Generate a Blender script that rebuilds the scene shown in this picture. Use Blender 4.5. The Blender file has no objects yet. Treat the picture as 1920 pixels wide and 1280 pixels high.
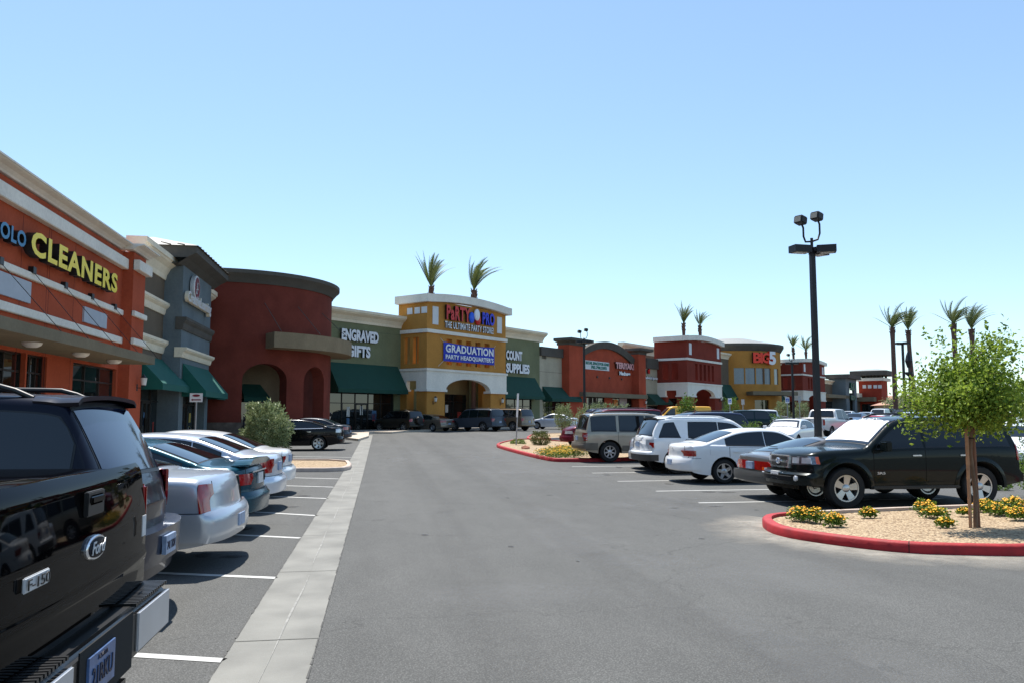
import bpy, bmesh, math, random
from mathutils import Vector, Matrix, noise
R = math.radians
SC = bpy.context.scene
COL = SC.collection

# ------------------------------------------------------------------ camera
CAM_H, YAW, PITCH, FPX = 1.72, R(9.17), math.atan(140/1536.0), 1536.0
cam = bpy.data.cameras.new('camera')
cam.sensor_width = 36.0
cam.lens = FPX/1920.0*36.0
cam.clip_end = 6000
camo = bpy.data.objects.new('camera', cam)
COL.objects.link(camo)
camo.location = (0, 0, CAM_H)
camo.rotation_euler = (R(90)+PITCH, 0, -YAW)
SC.camera = camo

# ------------------------------------------------------------------ sky and sun
SUN_EL, SUN_AZ = R(66), R(-12)          # azimuth clockwise from +Y
w = bpy.data.worlds.new('World')
SC.world = w
w.use_nodes = True
nt = w.node_tree
sky = nt.nodes.new('ShaderNodeTexSky')
sky.sky_type = 'NISHITA'
sky.sun_disc = False
sky.sun_elevation = SUN_EL
sky.sun_rotation = SUN_AZ
sky.altitude = 600
sky.air_density = 1.0
sky.dust_density = 0.35
sky.ozone_density = 1.6
tint = nt.nodes.new('ShaderNodeVectorMath'); tint.operation = 'MULTIPLY'
tint.inputs[1].default_value = (0.98, 1.10, 1.15)
gam = nt.nodes.new('ShaderNodeGamma'); gam.inputs[1].default_value = 0.8
nt.links.new(sky.outputs[0], gam.inputs[0])
nt.links.new(gam.outputs[0], tint.inputs[0])
nt.links.new(tint.outputs[0], nt.nodes['Background'].inputs[0])
nt.nodes['Background'].inputs[1].default_value = 0.15
sl = bpy.data.lights.new('sun', 'SUN')
sl.energy = 5.0
sl.angle = R(0.53)
sl.color = (1.0, 0.955, 0.89)
so = bpy.data.objects.new('sun', sl)
COL.objects.link(so)
sd = Vector((math.sin(SUN_AZ)*math.cos(SUN_EL), math.cos(SUN_AZ)*math.cos(SUN_EL), math.sin(SUN_EL)))
so.rotation_euler = sd.to_track_quat('Z', 'Y').to_euler()
so.location = sd*80
SC.view_settings.view_transform = 'Standard'
SC.view_settings.look = 'None'
SC.view_settings.exposure = 0.72
SC.view_settings.gamma = 1.0

# ------------------------------------------------------------------ geometry of the place
FWD = Vector((math.sin(YAW)*math.cos(PITCH), math.cos(YAW)*math.cos(PITCH), math.sin(PITCH)))
RGT = Vector((math.cos(YAW), -math.sin(YAW), 0))
UPV = RGT.cross(FWD)
CAMP = Vector((0, 0, CAM_H))
def gz(x, y):
    t = 0.16*x+0.987*y-18.0
    if t <= 0: return 0.0
    if t < 14: return 0.012*t*t/28.0
    return 0.012*(t-7.0) if t < 300 else 0.012*293.0
def ray(px, py):
    return (FWD+RGT*((px-960)/FPX)-UPV*((py-640)/FPX))
def G(px, py, dz=0.0):
    """surveyed ground position of a spot on the car park"""
    r = ray(px, py); z = dz
    for i in range(30):
        t = (z-CAM_H)/r.z
        p = CAMP+r*t
        z = gz(p.x, p.y)+dz
    return Vector((p.x, p.y, z))
def atdist(px, d):
    """ground point in the direction px at depth d"""
    r = ray(px, 780); r = r/(r.x*math.sin(YAW)+r.y*math.cos(YAW))*d
    return Vector((r.x, r.y, gz(r.x, r.y)))

# ------------------------------------------------------------------ materials
def lin(c):
    return tuple(((v/255.0)/12.92 if v/255.0 <= 0.04045 else ((v/255.0+0.055)/1.055)**2.4) for v in c)
_M = {}
def mat(name, rgb, rough=0.6, metal=0.0, coat=0.0, spec=0.5, var=0.0, vscale=3.0, bump=0.0, bscale=60.0, emit=0.0):
    if name in _M: return _M[name]
    m = bpy.data.materials.new(name); m.use_nodes = True
    n = m.node_tree.nodes; l = m.node_tree.links
    b = n['Principled BSDF']
    c = lin(rgb)
    b.inputs['Base Color'].default_value = (*c, 1)
    b.inputs['Roughness'].default_value = rough
    b.inputs['Metallic'].default_value = metal
    b.inputs['Coat Weight'].default_value = coat
    b.inputs['Coat Roughness'].default_value = 0.03
    b.inputs['Specular IOR Level'].default_value = spec
    tc = n.new('ShaderNodeTexCoord')
    if var > 0:
        nz = n.new('ShaderNodeTexNoise'); nz.inputs['Scale'].default_value = vscale; nz.inputs['Detail'].default_value = 6
        l.new(tc.outputs['Object'], nz.inputs['Vector'])
        mr = n.new('ShaderNodeMapRange')
        mr.inputs[1].default_value = 0.3; mr.inputs[2].default_value = 0.7
        mr.inputs[3].default_value = 1-var; mr.inputs[4].default_value = 1+var
        l.new(nz.outputs[0], mr.inputs[0])
        mx = n.new('ShaderNodeVectorMath'); mx.operation = 'SCALE'
        mx.inputs[0].default_value = c
        l.new(mr.outputs[0], mx.inputs['Scale'])
        l.new(mx.outputs[0], b.inputs['Base Color'])
    if bump > 0:
        nb = n.new('ShaderNodeTexNoise'); nb.inputs['Scale'].default_value = bscale; nb.inputs['Detail'].default_value = 4
        l.new(tc.outputs['Object'], nb.inputs['Vector'])
        bp = n.new('ShaderNodeBump'); bp.inputs['Strength'].default_value = bump; bp.inputs['Distance'].default_value = 0.01
        l.new(nb.outputs[0], bp.inputs['Height']); l.new(bp.outputs[0], b.inputs['Normal'])
    if emit > 0:
        b.inputs['Emission Color'].default_value = (*c, 1); b.inputs['Emission Strength'].default_value = emit
    _M[name] = m
    return m
def stucco(name, rgb, var=0.06):
    if name in _M: return _M[name]
    m = mat(name, rgb, rough=0.92, spec=0.15, var=var+0.04, vscale=0.7, bump=0.5, bscale=38)
    # long faint rain streaks, stretched down the wall, and fine mottling
    n = m.node_tree.nodes; l = m.node_tree.links; b = n['Principled BSDF']
    src = b.inputs['Base Color'].links[0].from_socket; tc = next(x for x in n if x.type == 'TEX_COORD')
    mp = n.new('ShaderNodeMapping'); mp.inputs['Scale'].default_value = (0.9, 0.9, 0.16); l.new(tc.outputs['Object'], mp.inputs[0])
    a = n.new('ShaderNodeTexNoise'); a.inputs['Scale'].default_value = 1.0; a.inputs['Detail'].default_value = 8; l.new(mp.outputs[0], a.inputs['Vector'])
    f = n.new('ShaderNodeTexNoise'); f.inputs['Scale'].default_value = 9.0; f.inputs['Detail'].default_value = 8; l.new(tc.outputs['Object'], f.inputs['Vector'])
    def mr(s, lo, hi):
        r = n.new('ShaderNodeMapRange'); r.inputs[1].default_value = 0.32; r.inputs[2].default_value = 0.68; r.inputs[3].default_value = lo; r.inputs[4].default_value = hi; l.new(s, r.inputs[0]); return r.outputs[0]
    q = n.new('ShaderNodeMath'); q.operation = 'MULTIPLY'; l.new(mr(a.outputs[0], 0.93, 1.04), q.inputs[0]); l.new(mr(f.outputs[0], 0.93, 1.06), q.inputs[1])
    v = n.new('ShaderNodeVectorMath'); v.operation = 'SCALE'; l.new(src, v.inputs[0]); l.new(q.outputs[0], v.inputs['Scale']); l.new(v.outputs[0], b.inputs['Base Color'])
    return m
def paint(name, rgb, metal=0.35, rough=0.3):
    dark = sum(rgb) < 260
    m = mat('paint_'+name, rgb, rough=rough, metal=metal*(0.4 if dark else 1), coat=0.38 if dark else 0.8, spec=0.08 if dark else 0.5, var=0.03, vscale=2.0)
    m.node_tree.nodes['Principled BSDF'].inputs['Coat IOR'].default_value = 1.42
    return m
BLACKPL = mat('black_plastic', (18, 18, 19), 0.45, var=0.1)
RUBBER = mat('tyre_rubber', (22, 22, 22), 0.8, var=0.15, vscale=20)
ALLOY = mat('alloy_rim', (176, 178, 180), 0.3, metal=0.85, var=0.04)
CHROME = mat('chrome', (222, 224, 228), 0.16, metal=0.8, var=0.02)
UNDER = mat('underbody', (10, 10, 10), 0.9, var=0.1)
GLASS = mat('tinted_glass', (14, 18, 22), 0.02, coat=0.0, spec=0.75, var=0.1, vscale=1.5)
PLATE = mat('plate_blue', (140, 158, 184), 0.4, var=0.25, vscale=14)
PLATEW = mat('plate_white', (205, 205, 205), 0.4, var=0.15, vscale=20)
REDL = mat('red_lens', (150, 8, 10), 0.08, coat=1.0, var=0.25, vscale=14)
AMBER = mat('amber_lens', (210, 80, 10), 0.08, coat=1.0, var=0.15)
CLEARL = mat('clear_lens', (205, 208, 212), 0.12, metal=0.25, coat=1.0, var=0.15, vscale=12)
SHOPGLASS = mat('shop_glass', (22, 26, 27), 0.02, spec=1.0, var=0.35, vscale=0.9)  # tone noise in the glass colour stands in for uneven reflections

# ------------------------------------------------------------------ object helpers
def tag(o, label=None, cat=None, group=None, kind=None):
    if label: o['label'] = label
    if cat: o['category'] = cat
    if group: o['group'] = group
    if kind: o['kind'] = kind
    return o
def empty(name, loc=(0, 0, 0), rz=0.0, label=None, cat=None, group=None):
    o = bpy.data.objects.new(name, None); COL.objects.link(o)
    o.empty_display_size = 0.3
    o.location = loc; o.rotation_euler = (0, 0, rz)
    return tag(o, label, cat, group)
def link(name, me, mats, parent=None, smooth=None, loc=None, rz=None):
    o = bpy.data.objects.new(name, me); COL.objects.link(o)
    if not isinstance(mats, (list, tuple)): mats = [mats]
    if len(me.materials) == 0:
        for m in mats: me.materials.append(m)
    if smooth is not None:
        me.polygons.foreach_set('use_smooth', [True]*len(me.polygons))
        me.set_sharp_from_angle(angle=R(smooth))
    if parent: o.parent = parent
    if loc is not None: o.location = loc
    if rz is not None: o.rotation_euler = (0, 0, rz)
    return o
class MB:
    """collects faces for ONE mesh object"""
    def __init__(s): s.v = []; s.f = []; s.m = []
    def quad(s, a, b, c, d, mi=0):
        i = len(s.v); s.v += [Vector(a), Vector(b), Vector(c), Vector(d)]; s.f.append((i, i+1, i+2, i+3)); s.m.append(mi)
    def poly(s, pts, mi=0):
        i = len(s.v); s.v += [Vector(p) for p in pts]; s.f.append(tuple(range(i, i+len(pts)))); s.m.append(mi)
    def hexa(s, p, mi=0):
        """8 points: bottom 4 ccw, top 4 ccw"""
        i = len(s.v); s.v += [Vector(q) for q in p]
        for f in ((0, 3, 2, 1), (4, 5, 6, 7), (0, 1, 5, 4), (1, 2, 6, 5), (2, 3, 7, 6), (3, 0, 4, 7)):
            s.f.append(tuple(i+k for k in f)); s.m.append(mi)
    def box(s, x0, x1, y0, y1, z0, z1, mi=0, M=None):
        p = [Vector(q) for q in ((x0, y0, z0), (x1, y0, z0), (x1, y1, z0), (x0, y1, z0), (x0, y0, z1), (x1, y0, z1), (x1, y1, z1), (x0, y1, z1))]
        if M: p = [M @ q for q in p]
        s.hexa(p, mi)
    def grid(s, fn, nu, nv, mi=0, flip=False):
        i = len(s.v)
        for a in range(nu+1):
            for b in range(nv+1): s.v.append(Vector(fn(a/nu, b/nv)))
        for a in range(nu):
            for b in range(nv):
                q = (i+a*(nv+1)+b, i+(a+1)*(nv+1)+b, i+(a+1)*(nv+1)+b+1, i+a*(nv+1)+b+1)
                s.f.append(q[::-1] if flip else q); s.m.append(mi)
    def tube(s, pts, rad, n=8, mi=0, caps=True):
        """swept tube; rad float or list"""
        pts = [Vector(p) for p in pts]
        rr = rad if isinstance(rad, (list, tuple)) else [rad]*len(pts)
        i = len(s.v); ref = None
        for k, p in enumerate(pts):
            t = (pts[min(k+1, len(pts)-1)]-pts[max(k-1, 0)]).normalized()
            if ref is None:
                a = t.cross(Vector((0, 0, 1)) if abs(t.z) < 0.9 else Vector((1, 0, 0))).normalized()
            else:
                a = ref-t*ref.dot(t)
                a = a.normalized() if a.length > 1e-4 else t.cross(Vector((0.3, 0.7, 0.2))).normalized()
            ref = a; b = t.cross(a)
            for j in range(n):
                an = 2*math.pi*j/n
                s.v.append(p+(a*math.cos(an)+b*math.sin(an))*rr[k])
        for k in range(len(pts)-1):
            for j in range(n):
                j2 = (j+1) % n
                s.f.append((i+k*n+j, i+k*n+j2, i+(k+1)*n+j2, i+(k+1)*n+j)); s.m.append(mi)
        if caps:
            s.f.append(tuple(i+j for j in range(n))[::-1]); s.m.append(mi)
            s.f.append(tuple(i+(len(pts)-1)*n+j for j in range(n))); s.m.append(mi)
    def lathe(s, prof, n=24, M=None, mi=0, close=False):
        """profile (r, h) turned about local z"""
        i = len(s.v); M = M or Matrix.Identity(4)
        for (r, h) in prof:
            for j in range(n):
                a = 2*math.pi*j/n
                s.v.append(M @ Vector((r*math.cos(a), r*math.sin(a), h)))
        for k in range(len(prof)-1):
            for j in range(n):
                j2 = (j+1) % n
                s.f.append((i+k*n+j, i+k*n+j2, i+(k+1)*n+j2, i+(k+1)*n+j)); s.m.append(mi)
    def mesh(s, name='m', weld=0.0, fixn=False):
        me = bpy.data.meshes.new(name)
        me.from_pydata([tuple(v) for v in s.v], [], s.f)
        me.polygons.foreach_set('material_index', s.m)
        if weld > 0 or fixn:
            bm = bmesh.new(); bm.from_mesh(me)
            if weld > 0: bmesh.ops.remove_doubles(bm, verts=bm.verts, dist=weld)
            if fixn: bmesh.ops.recalc_face_normals(bm, faces=bm.faces)
            bm.to_mesh(me); bm.free()
        me.update()
        return me
    def build(s, name, mats, parent=None, smooth=None, weld=0.0, fixn=True, loc=None, rz=None):
        return link(name, s.mesh(name, weld, fixn), mats, parent, smooth, loc, rz)
def bev(o, wdt=0.02, seg=2):
    """bake a bevel into the mesh"""
    bm = bmesh.new(); bm.from_mesh(o.data)
    bmesh.ops.remove_doubles(bm, verts=bm.verts, dist=1e-5)
    es = [e for e in bm.edges if len(e.link_faces) == 2 and e.calc_face_angle(0) > R(30)]
    bmesh.ops.bevel(bm, geom=es, offset=wdt, segments=seg, affect='EDGES', clamp_overlap=True)
    bm.to_mesh(o.data); bm.free()
    o.data.polygons.foreach_set('use_smooth', [True]*len(o.data.polygons))
    o.data.set_sharp_from_angle(angle=R(35))
    return o
def text_mesh(txt, width=None, height=1.0, extrude=0.03, bold=0.0, space=1.0, shear=0.0):
    cu = bpy.data.curves.new('t', 'FONT'); cu.body = txt; cu.size = 1.0
    cu.extrude = 0.05; cu.offset = bold; cu.space_character = space; cu.shear = shear
    cu.resolution_u = 3; cu.align_x = 'LEFT'
    o = bpy.data.objects.new('t', cu); COL.objects.link(o)
    dg = bpy.context.evaluated_depsgraph_get()
    me = bpy.data.meshes.new_from_object(o.evaluated_get(dg))
    bpy.data.objects.remove(o); bpy.data.curves.remove(cu)
    xs = [v.co.x for v in me.vertices]; ys = [v.co.y for v in me.vertices]
    x0, x1, y0, y1 = min(xs), max(xs), min(ys), max(ys)
    sx = (width/(x1-x0)) if width else height/(y1-y0)
    sy = height/(y1-y0)
    for v in me.vertices:
        v.co = ((v.co.x-(x0+x1)/2)*sx, (v.co.y-(y0+y1)/2)*sy, (v.co.z+0.05)*extrude/0.1)
    me.materials.clear()
    return me
def frame_matrix(origin, xdir, ydir=Vector((0, 0, 1))):
    """matrix whose local x is xdir, local y is ydir, local z faces out"""
    x = Vector(xdir).normalized(); y = Vector(ydir).normalized(); z = x.cross(y)
    M = Matrix((x, y, z)).transposed().to_4x4(); M.translation = Vector(origin)
    return M
def lettering(name, txt, m, M, width=None, height=1.0, extrude=0.05, bold=0.0, parent=None, side=None, **k):
    me = text_mesh(txt, width, height, extrude, bold, **k)
    me.transform(M if parent is None else parent.matrix_basis.inverted() @ M)
    mats = [m] if side is None else [m, side]
    if side is not None:
        zax = (M.to_3x3() @ Vector((0, 0, 1)))
        pr = parent.matrix_basis.to_3x3().inverted() if parent else Matrix.Identity(3)
        zl = pr @ zax
        for p in me.polygons:
            p.material_index = 0 if p.normal.dot(zl) > 0.7 else 1
    return link(name, me, mats, parent)

# ================================================================== GROUND
def ground_mat():
    m = bpy.data.materials.new('asphalt'); m.use_nodes = True
    n = m.node_tree.nodes; l = m.node_tree.links; b = n['Principled BSDF']
    tc = n.new('ShaderNodeTexCoord')
    def nz(scale, det=6, st=(1, 1, 1)):
        mp = n.new('ShaderNodeMapping'); mp.inputs['Scale'].default_value = st
        l.new(tc.outputs['Object'], mp.inputs[0])
        t = n.new('ShaderNodeTexNoise'); t.inputs['Scale'].default_value = scale; t.inputs['Detail'].default_value = det
        l.new(mp.outputs[0], t.inputs['Vector']); return t
    big = nz(0.25, 4, (1, 0.35, 1)); mid = nz(2.2, 6, (1.0, 0.4, 1)); fine = nz(95, 4); streak = nz(1.1, 6, (1, 0.05, 1))
    def mr(src, a, c, x=0.3, y=0.7):
        r = n.new('ShaderNodeMapRange'); r.inputs[1].default_value = x; r.inputs[2].default_value = y
        r.inputs[3].default_value = a; r.inputs[4].default_value = c; l.new(src, r.inputs[0]); return r.outputs[0]
    def mul(a, c):
        q = n.new('ShaderNodeMath'); q.operation = 'MULTIPLY'; l.new(a, q.inputs[0]); l.new(c, q.inputs[1]); return q.outputs[0]
    v = mul(mul(mr(big.outputs[0], 0.88, 1.12), mr(mid.outputs[0], 0.93, 1.07)), mul(mr(fine.outputs[0], 0.68, 1.36, 0.35, 0.65), mr(streak.outputs[0], 0.94, 1.08)))
    vo = n.new('ShaderNodeTexVoronoi'); vo.inputs['Scale'].default_value = 60
    l.new(tc.outputs['Object'], vo.inputs['Vector'])
    v = mul(v, mr(vo.outputs['Distance'], 1.4, 0.78, 0.0, 0.6))
    # hairline cracks: voronoi cell edges warped by noise, only here and there
    cr = n.new('ShaderNodeTexVoronoi'); cr.feature = 'DISTANCE_TO_EDGE'; cr.inputs['Scale'].default_value = 0.22
    wr = n.new('ShaderNodeVectorMath'); wr.operation = 'MULTIPLY_ADD'
    wn = nz(1.5, 5); l.new(wn.outputs['Color'], wr.inputs[0]); wr.inputs[1].default_value = (1.2, 1.2, 0); l.new(tc.outputs['Object'], wr.inputs[2])
    l.new(wr.outputs[0], cr.inputs['Vector'])
    v = mul(v, mr(cr.outputs['Distance'], 0.72, 1.0, 0.0, 0.0035))
    sc = n.new('ShaderNodeVectorMath'); sc.operation = 'SCALE'; sc.inputs[0].default_value = (0.089, 0.089, 0.084)
    l.new(v, sc.inputs['Scale']); l.new(sc.outputs[0], b.inputs['Base Color'])
    b.inputs['Roughness'].default_value = 0.88; b.inputs['Specular IOR Level'].default_value = 0.3
    bp = n.new('ShaderNodeBump'); bp.inputs['Strength'].default_value = 0.5; bp.inputs['Distance'].default_value = 0.006
    l.new(fine.outputs[0], bp.inputs['Height']); l.new(bp.outputs[0], b.inputs['Normal'])
    return m
def strip_coords(a, b, step):
    out = []; x = a
    while x < b:
        out.append(x); x += step
    out.append(b); return out
xs = [-2500, -800, -300] + strip_coords(-120, 400, 10) + [800, 2500]
ys = [-300, -60, -10] + strip_coords(0, 60, 2) + strip_coords(65, 450, 10) + [700, 1500, 4000]
g = MB(); nx, ny = len(xs), len(ys)
for x in xs:
    for y in ys: g.v.append(Vector((x, y, gz(x, y))))
for i in range(nx-1):
    for j in range(ny-1):
        g.f.append((i*ny+j, (i+1)*ny+j, (i+1)*ny+j+1, i*ny+j+1)); g.m.append(0)
ASPHALT = ground_mat()
tag(g.build('parking_lot_ground', ASPHALT, smooth=60), kind='structure')
def sheet(pts, dz, sub=24):
    """long quad following the ground: two edges given as polylines"""
    a, b = pts; m = MB()
    def f(u, v):
        def at(pl, u):
            k = min(int(u*(len(pl)-1)), len(pl)-2); t = u*(len(pl)-1)-k
            return Vector(pl[k]).lerp(Vector(pl[k+1]), t)
        p = at(a, u).lerp(at(b, u), v); return (p.x, p.y, gz(p.x, p.y)+dz)
    m.grid(f, sub, 2); return m
CONC = mat('concrete', (116, 115, 109), 0.85, var=0.22, vscale=1.7, bump=0.4, bscale=90)
CONCD = mat('concrete_dark', (118, 116, 110), 0.9, var=0.2, vscale=2.5, bump=0.4)
JOINT = mat('joint_grey', (98, 97, 92), 0.9, var=0.2)
WHITEL = mat('line_white', (178, 178, 174), 0.75, var=0.12, vscale=5)
# concrete drainage gutter beside the drive
GX0, GX1 = -1.07, -0.44
m = sheet(([(GX0, -3, 0), (GX0, 60, 0)], [(GX1, -3, 0), (GX1, 60, 0)]), 0.004, 60)
gut = tag(m.build('gutter', CONC, smooth=60), kind='structure')
m = MB()
for k in range(22):
    y = 1.0+k*2.85
    m.quad((GX0, y, gz(0, y)+0.008), (GX1, y, gz(0, y)+0.008), (GX1, y+0.014, gz(0, y)+0.008), (GX0, y+0.014, gz(0, y)+0.008))
tag(m.build('gutter_joints', JOINT), kind='structure')
# pale worn drainage streak down the middle of the gutter
m = MB(); random.seed(4)
def strk(u, v):
    y = 2+u*40; x = -0.74+0.012*math.sin(y*0.9)+0.006*math.sin(y*2.3)
    wd = 0.012+0.009*math.sin(y*1.7+1)
    return (x+(v-0.5)*wd, y, gz(0, y)+0.008)
m.grid(strk, 200, 1)
tag(m.build('gutter_streak', mat('pale_deposit', (132, 131, 126), 0.9, var=0.3, vscale=9)), kind='structure')
def edge_dirt():
    # rough joint where the asphalt meets the gutter
    m = MB(); random.seed(9)
    for X in (GX0, GX1):
        y = 1.5
        while y < 45:
            L = random.uniform(0.06, 0.3); w_ = random.uniform(0.003, 0.014)
            m.quad((X-w_, y, gz(0, y)+0.007), (X+w_*0.4, y, gz(0, y)+0.007), (X+w_*0.4, y+L, gz(0, y)+0.007), (X-w_*random.uniform(0.3, 1), y+L, gz(0, y)+0.007))
            y += L*random.uniform(0.9, 1.6)
    return m
tag(edge_dirt().build('gutter_edges', mat('tar_joint', (74, 73, 70), 0.9, var=0.2)), kind='structure')
# painted stall lines
def line_seg(p, q, wd=0.1, dz=0.004):
    m = MB(); p = Vector(p); q = Vector(q); d = (q-p).to_2d().normalized(); nn = Vector((-d.y, d.x))*wd/2
    def f(u, v):
        c = p.lerp(q, u); x = c.x+nn.x*(2*v-1); y = c.y+nn.y*(2*v-1)
        return (x, y, gz(x, y)+dz)
    m.grid(f, 10, 1); return m
left_lines = [((420, 1238), (245, 1227)), ((518, 1083), (285, 1073)), ((563, 1008), (405, 1000)), ((595, 966), (460, 958)),
              ((616, 934), (515, 930)), ((630, 912.5), (528, 909.5)), ((640, 897), (540, 894.5))]
for (a, b) in left_lines:
    p = G(*a); q = G(*b); d = (q-p).normalized(); q = p+d*5.2
    tag(line_seg(p, q).build('stall_line', WHITEL), kind='structure')
for (a, b) in (((672, 857), (560, 855)),):
    p = G(*a); q = G(*b); d = (q-p).normalized(); q = p+d*5.2
    tag(line_seg(p, q).build('stall_line', WHITEL), kind='structure')
for (px, py) in ((1310, 942), (1230, 920), (1158, 901.5), (1110, 886), (1072, 874)):
    p = G(px, py); q = p+Vector((5.4, 0.0, 0))
    tag(line_seg(p, q).build('stall_line', WHITEL), kind='structure')

# ------------------------------------------------------------------ kerbed islands
JOINTD = mat('joint_dark', (60, 30, 28), 0.9, var=0.2)
KRED = mat('kerb_red', (150, 16, 24), 0.7, var=0.24, vscale=6, bump=0.3, bscale=30)
KCON = mat('kerb_concrete', (176, 160, 148), 0.85, var=0.12, vscale=5, bump=0.3, bscale=60)
def gravel_mat():
    m = bpy.data.materials.new('gravel'); m.use_nodes = True
    n = m.node_tree.nodes; l = m.node_tree.links; b = n['Principled BSDF']
    tc = n.new('ShaderNodeTexCoord'); vo = n.new('ShaderNodeTexVoronoi'); vo.inputs['Scale'].default_value = 34
    l.new(tc.outputs['Object'], vo.inputs['Vector'])
    cr = n.new('ShaderNodeValToRGB'); e = cr.color_ramp.elements
    e[0].position = 0.0; e[0].color = (0.15, 0.09, 0.05, 1); e[1].position = 1.0; e[1].color = (0.46, 0.36, 0.23, 1)
    k = e.new(0.5); k.color = (0.36, 0.26, 0.155, 1)
    sp = n.new('ShaderNodeSeparateColor'); l.new(vo.outputs['Color'], sp.inputs[0]); l.new(sp.outputs[0], cr.inputs[0])
    l.new(cr.outputs[0], b.inputs['Base Color'])
    bp = n.new('ShaderNodeBump'); bp.inputs['Strength'].default_value = 1; bp.inputs['Distance'].default_value = 0.02; bp.invert = True
    l.new(vo.outputs['Distance'], bp.inputs['Height']); l.new(bp.outputs[0], b.inputs['Normal'])
    b.inputs['Roughness'].default_value = 0.95
    return m
GRAVEL = gravel_mat()
def smooth_closed(pts, it=2):
    for _ in range(it):
        o = []
        for i in range(len(pts)):
            a = pts[i]; b = pts[(i+1) % len(pts)]
            o += [a*0.75+b*0.25, a*0.25+b*0.75]
        pts = o
    return pts
def island(pts, redfn, h=0.135, wd=0.14, soil='gravel_bed', it=2):
    """closed kerb ring; redfn(point) says which stretch is painted red"""
    P = smooth_closed([Vector((p[0], p[1])) for p in pts], it)
    n = len(P); area = sum(P[i].x*P[(i+1) % n].y-P[(i+1) % n].x*P[i].y for i in range(n))
    if area < 0: P = P[::-1]
    inn = []
    for i in range(n):
        d = (P[(i+1) % n]-P[i-1]).normalized(); inn.append(P[i]+Vector((-d.y, d.x))*wd)
    m = MB()
    def v(p, z): return Vector((p.x, p.y, gz(p.x, p.y)+z))
    for i in range(n):
        j = (i+1) % n; mi = 0 if redfn((P[i]+P[j])/2) else 1
        a, b, c, d = P[i], P[j], inn[j], inn[i]
        ca = a.lerp(d, 0.18); cb = b.lerp(c, 0.18)
        m.quad(v(a, 0), v(b, 0), v(b, h-0.025), v(a, h-0.025), mi)
        m.quad(v(a, h-0.025), v(b, h-0.025), v(cb, h), v(ca, h), mi)
        m.quad(v(ca, h), v(cb, h), v(c, h), v(d, h), mi)
        m.quad(v(d, h), v(c, h), v(c, h-0.08), v(d, h-0.08), mi)
    tag(m.build('kerb', [KRED, KCON], smooth=50, weld=1e-4), kind='structure')
    m = MB(); acc = 0.0
    for i in range(n):
        j = (i+1) % n; acc += (P[j]-P[i]).length
        if acc > 2.6:
            acc = 0.0; d = (P[j]-P[i]).normalized()*0.012; a = P[j]; c = inn[j]; nn = (a-c).normalized()*0.003
            m.quad(v(a+nn, 0), v(a+nn+d, 0), v(a+nn+d, h-0.025), v(a+nn, h-0.025)); m.quad(v(a+nn, h-0.025), v(a+nn+d, h-0.025), v(a.lerp(c, 0.18)+d, h+0.002), v(a.lerp(c, 0.18), h+0.002)); m.quad(v(a.lerp(c, 0.18), h+0.002), v(a.lerp(c, 0.18)+d, h+0.002), v(c+d, h+0.002), v(c, h+0.002))
    tag(m.build('kerb_joints', JOINTD), kind='structure')
    # gravel bed with real relief
    c = sum(inn, Vector((0, 0)))/n; m = MB()
    rings = 26
    def f(u, t):
        k = u*n; i = int(k) % n; fr = k-int(k)
        e = inn[i].lerp(inn[(i+1) % n], fr); p = c.lerp(e, t)
        z = h-0.05+0.05*noise.noise(Vector((p.x*0.9, p.y*0.9, 0)))*(1-t**4)+0.012*noise.noise(Vector((p.x*14, p.y*14, 3)))
        return (p.x, p.y, gz(p.x, p.y)+z)
    m.grid(f, n*3, rings)
    tag(m.build(soil, GRAVEL, smooth=80, weld=1e-4), kind='structure')
    return P, inn
def g2(px, py):
    p = G(px, py); return (p.x, p.y)
near_pts = [g2(1425, 985), g2(1450, 1003), g2(1534, 1018), g2(1690, 1037), g2(1822, 1041), g2(1960, 1043), (14.5, 9.6), (14.9, 12.6), g2(1900, 955), g2(1690, 963), g2(1500, 972), g2(1440, 976)]
_r = G(1560, 1000)
NEAR_ISL = island(near_pts, lambda p: not (p.y > 13.0 and p.x > 6.2), it=2)
mid_pts = [g2(926, 836), g2(945, 843), g2(1025, 864), g2(1060, 866), g2(1200, 864), g2(1230, 848), g2(1100, 833), g2(985, 824), g2(950, 829)]
island(mid_pts, lambda p: True, it=2)
left_pts = [g2(512, 884), g2(640, 884), g2(662, 878), g2(652, 866), g2(520, 866), (-9, G(520, 866).y), (-9, G(512, 884).y)]
island(left_pts, lambda p: False, it=1, h=0.13)
far_pts = [g2(983, 824), g2(1002, 825), g2(1120, 820), g2(1120, 812), g2(1000, 814)]
island(far_pts, lambda p: p.x < G(1008, 820).x, it=1, h=0.13)
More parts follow.
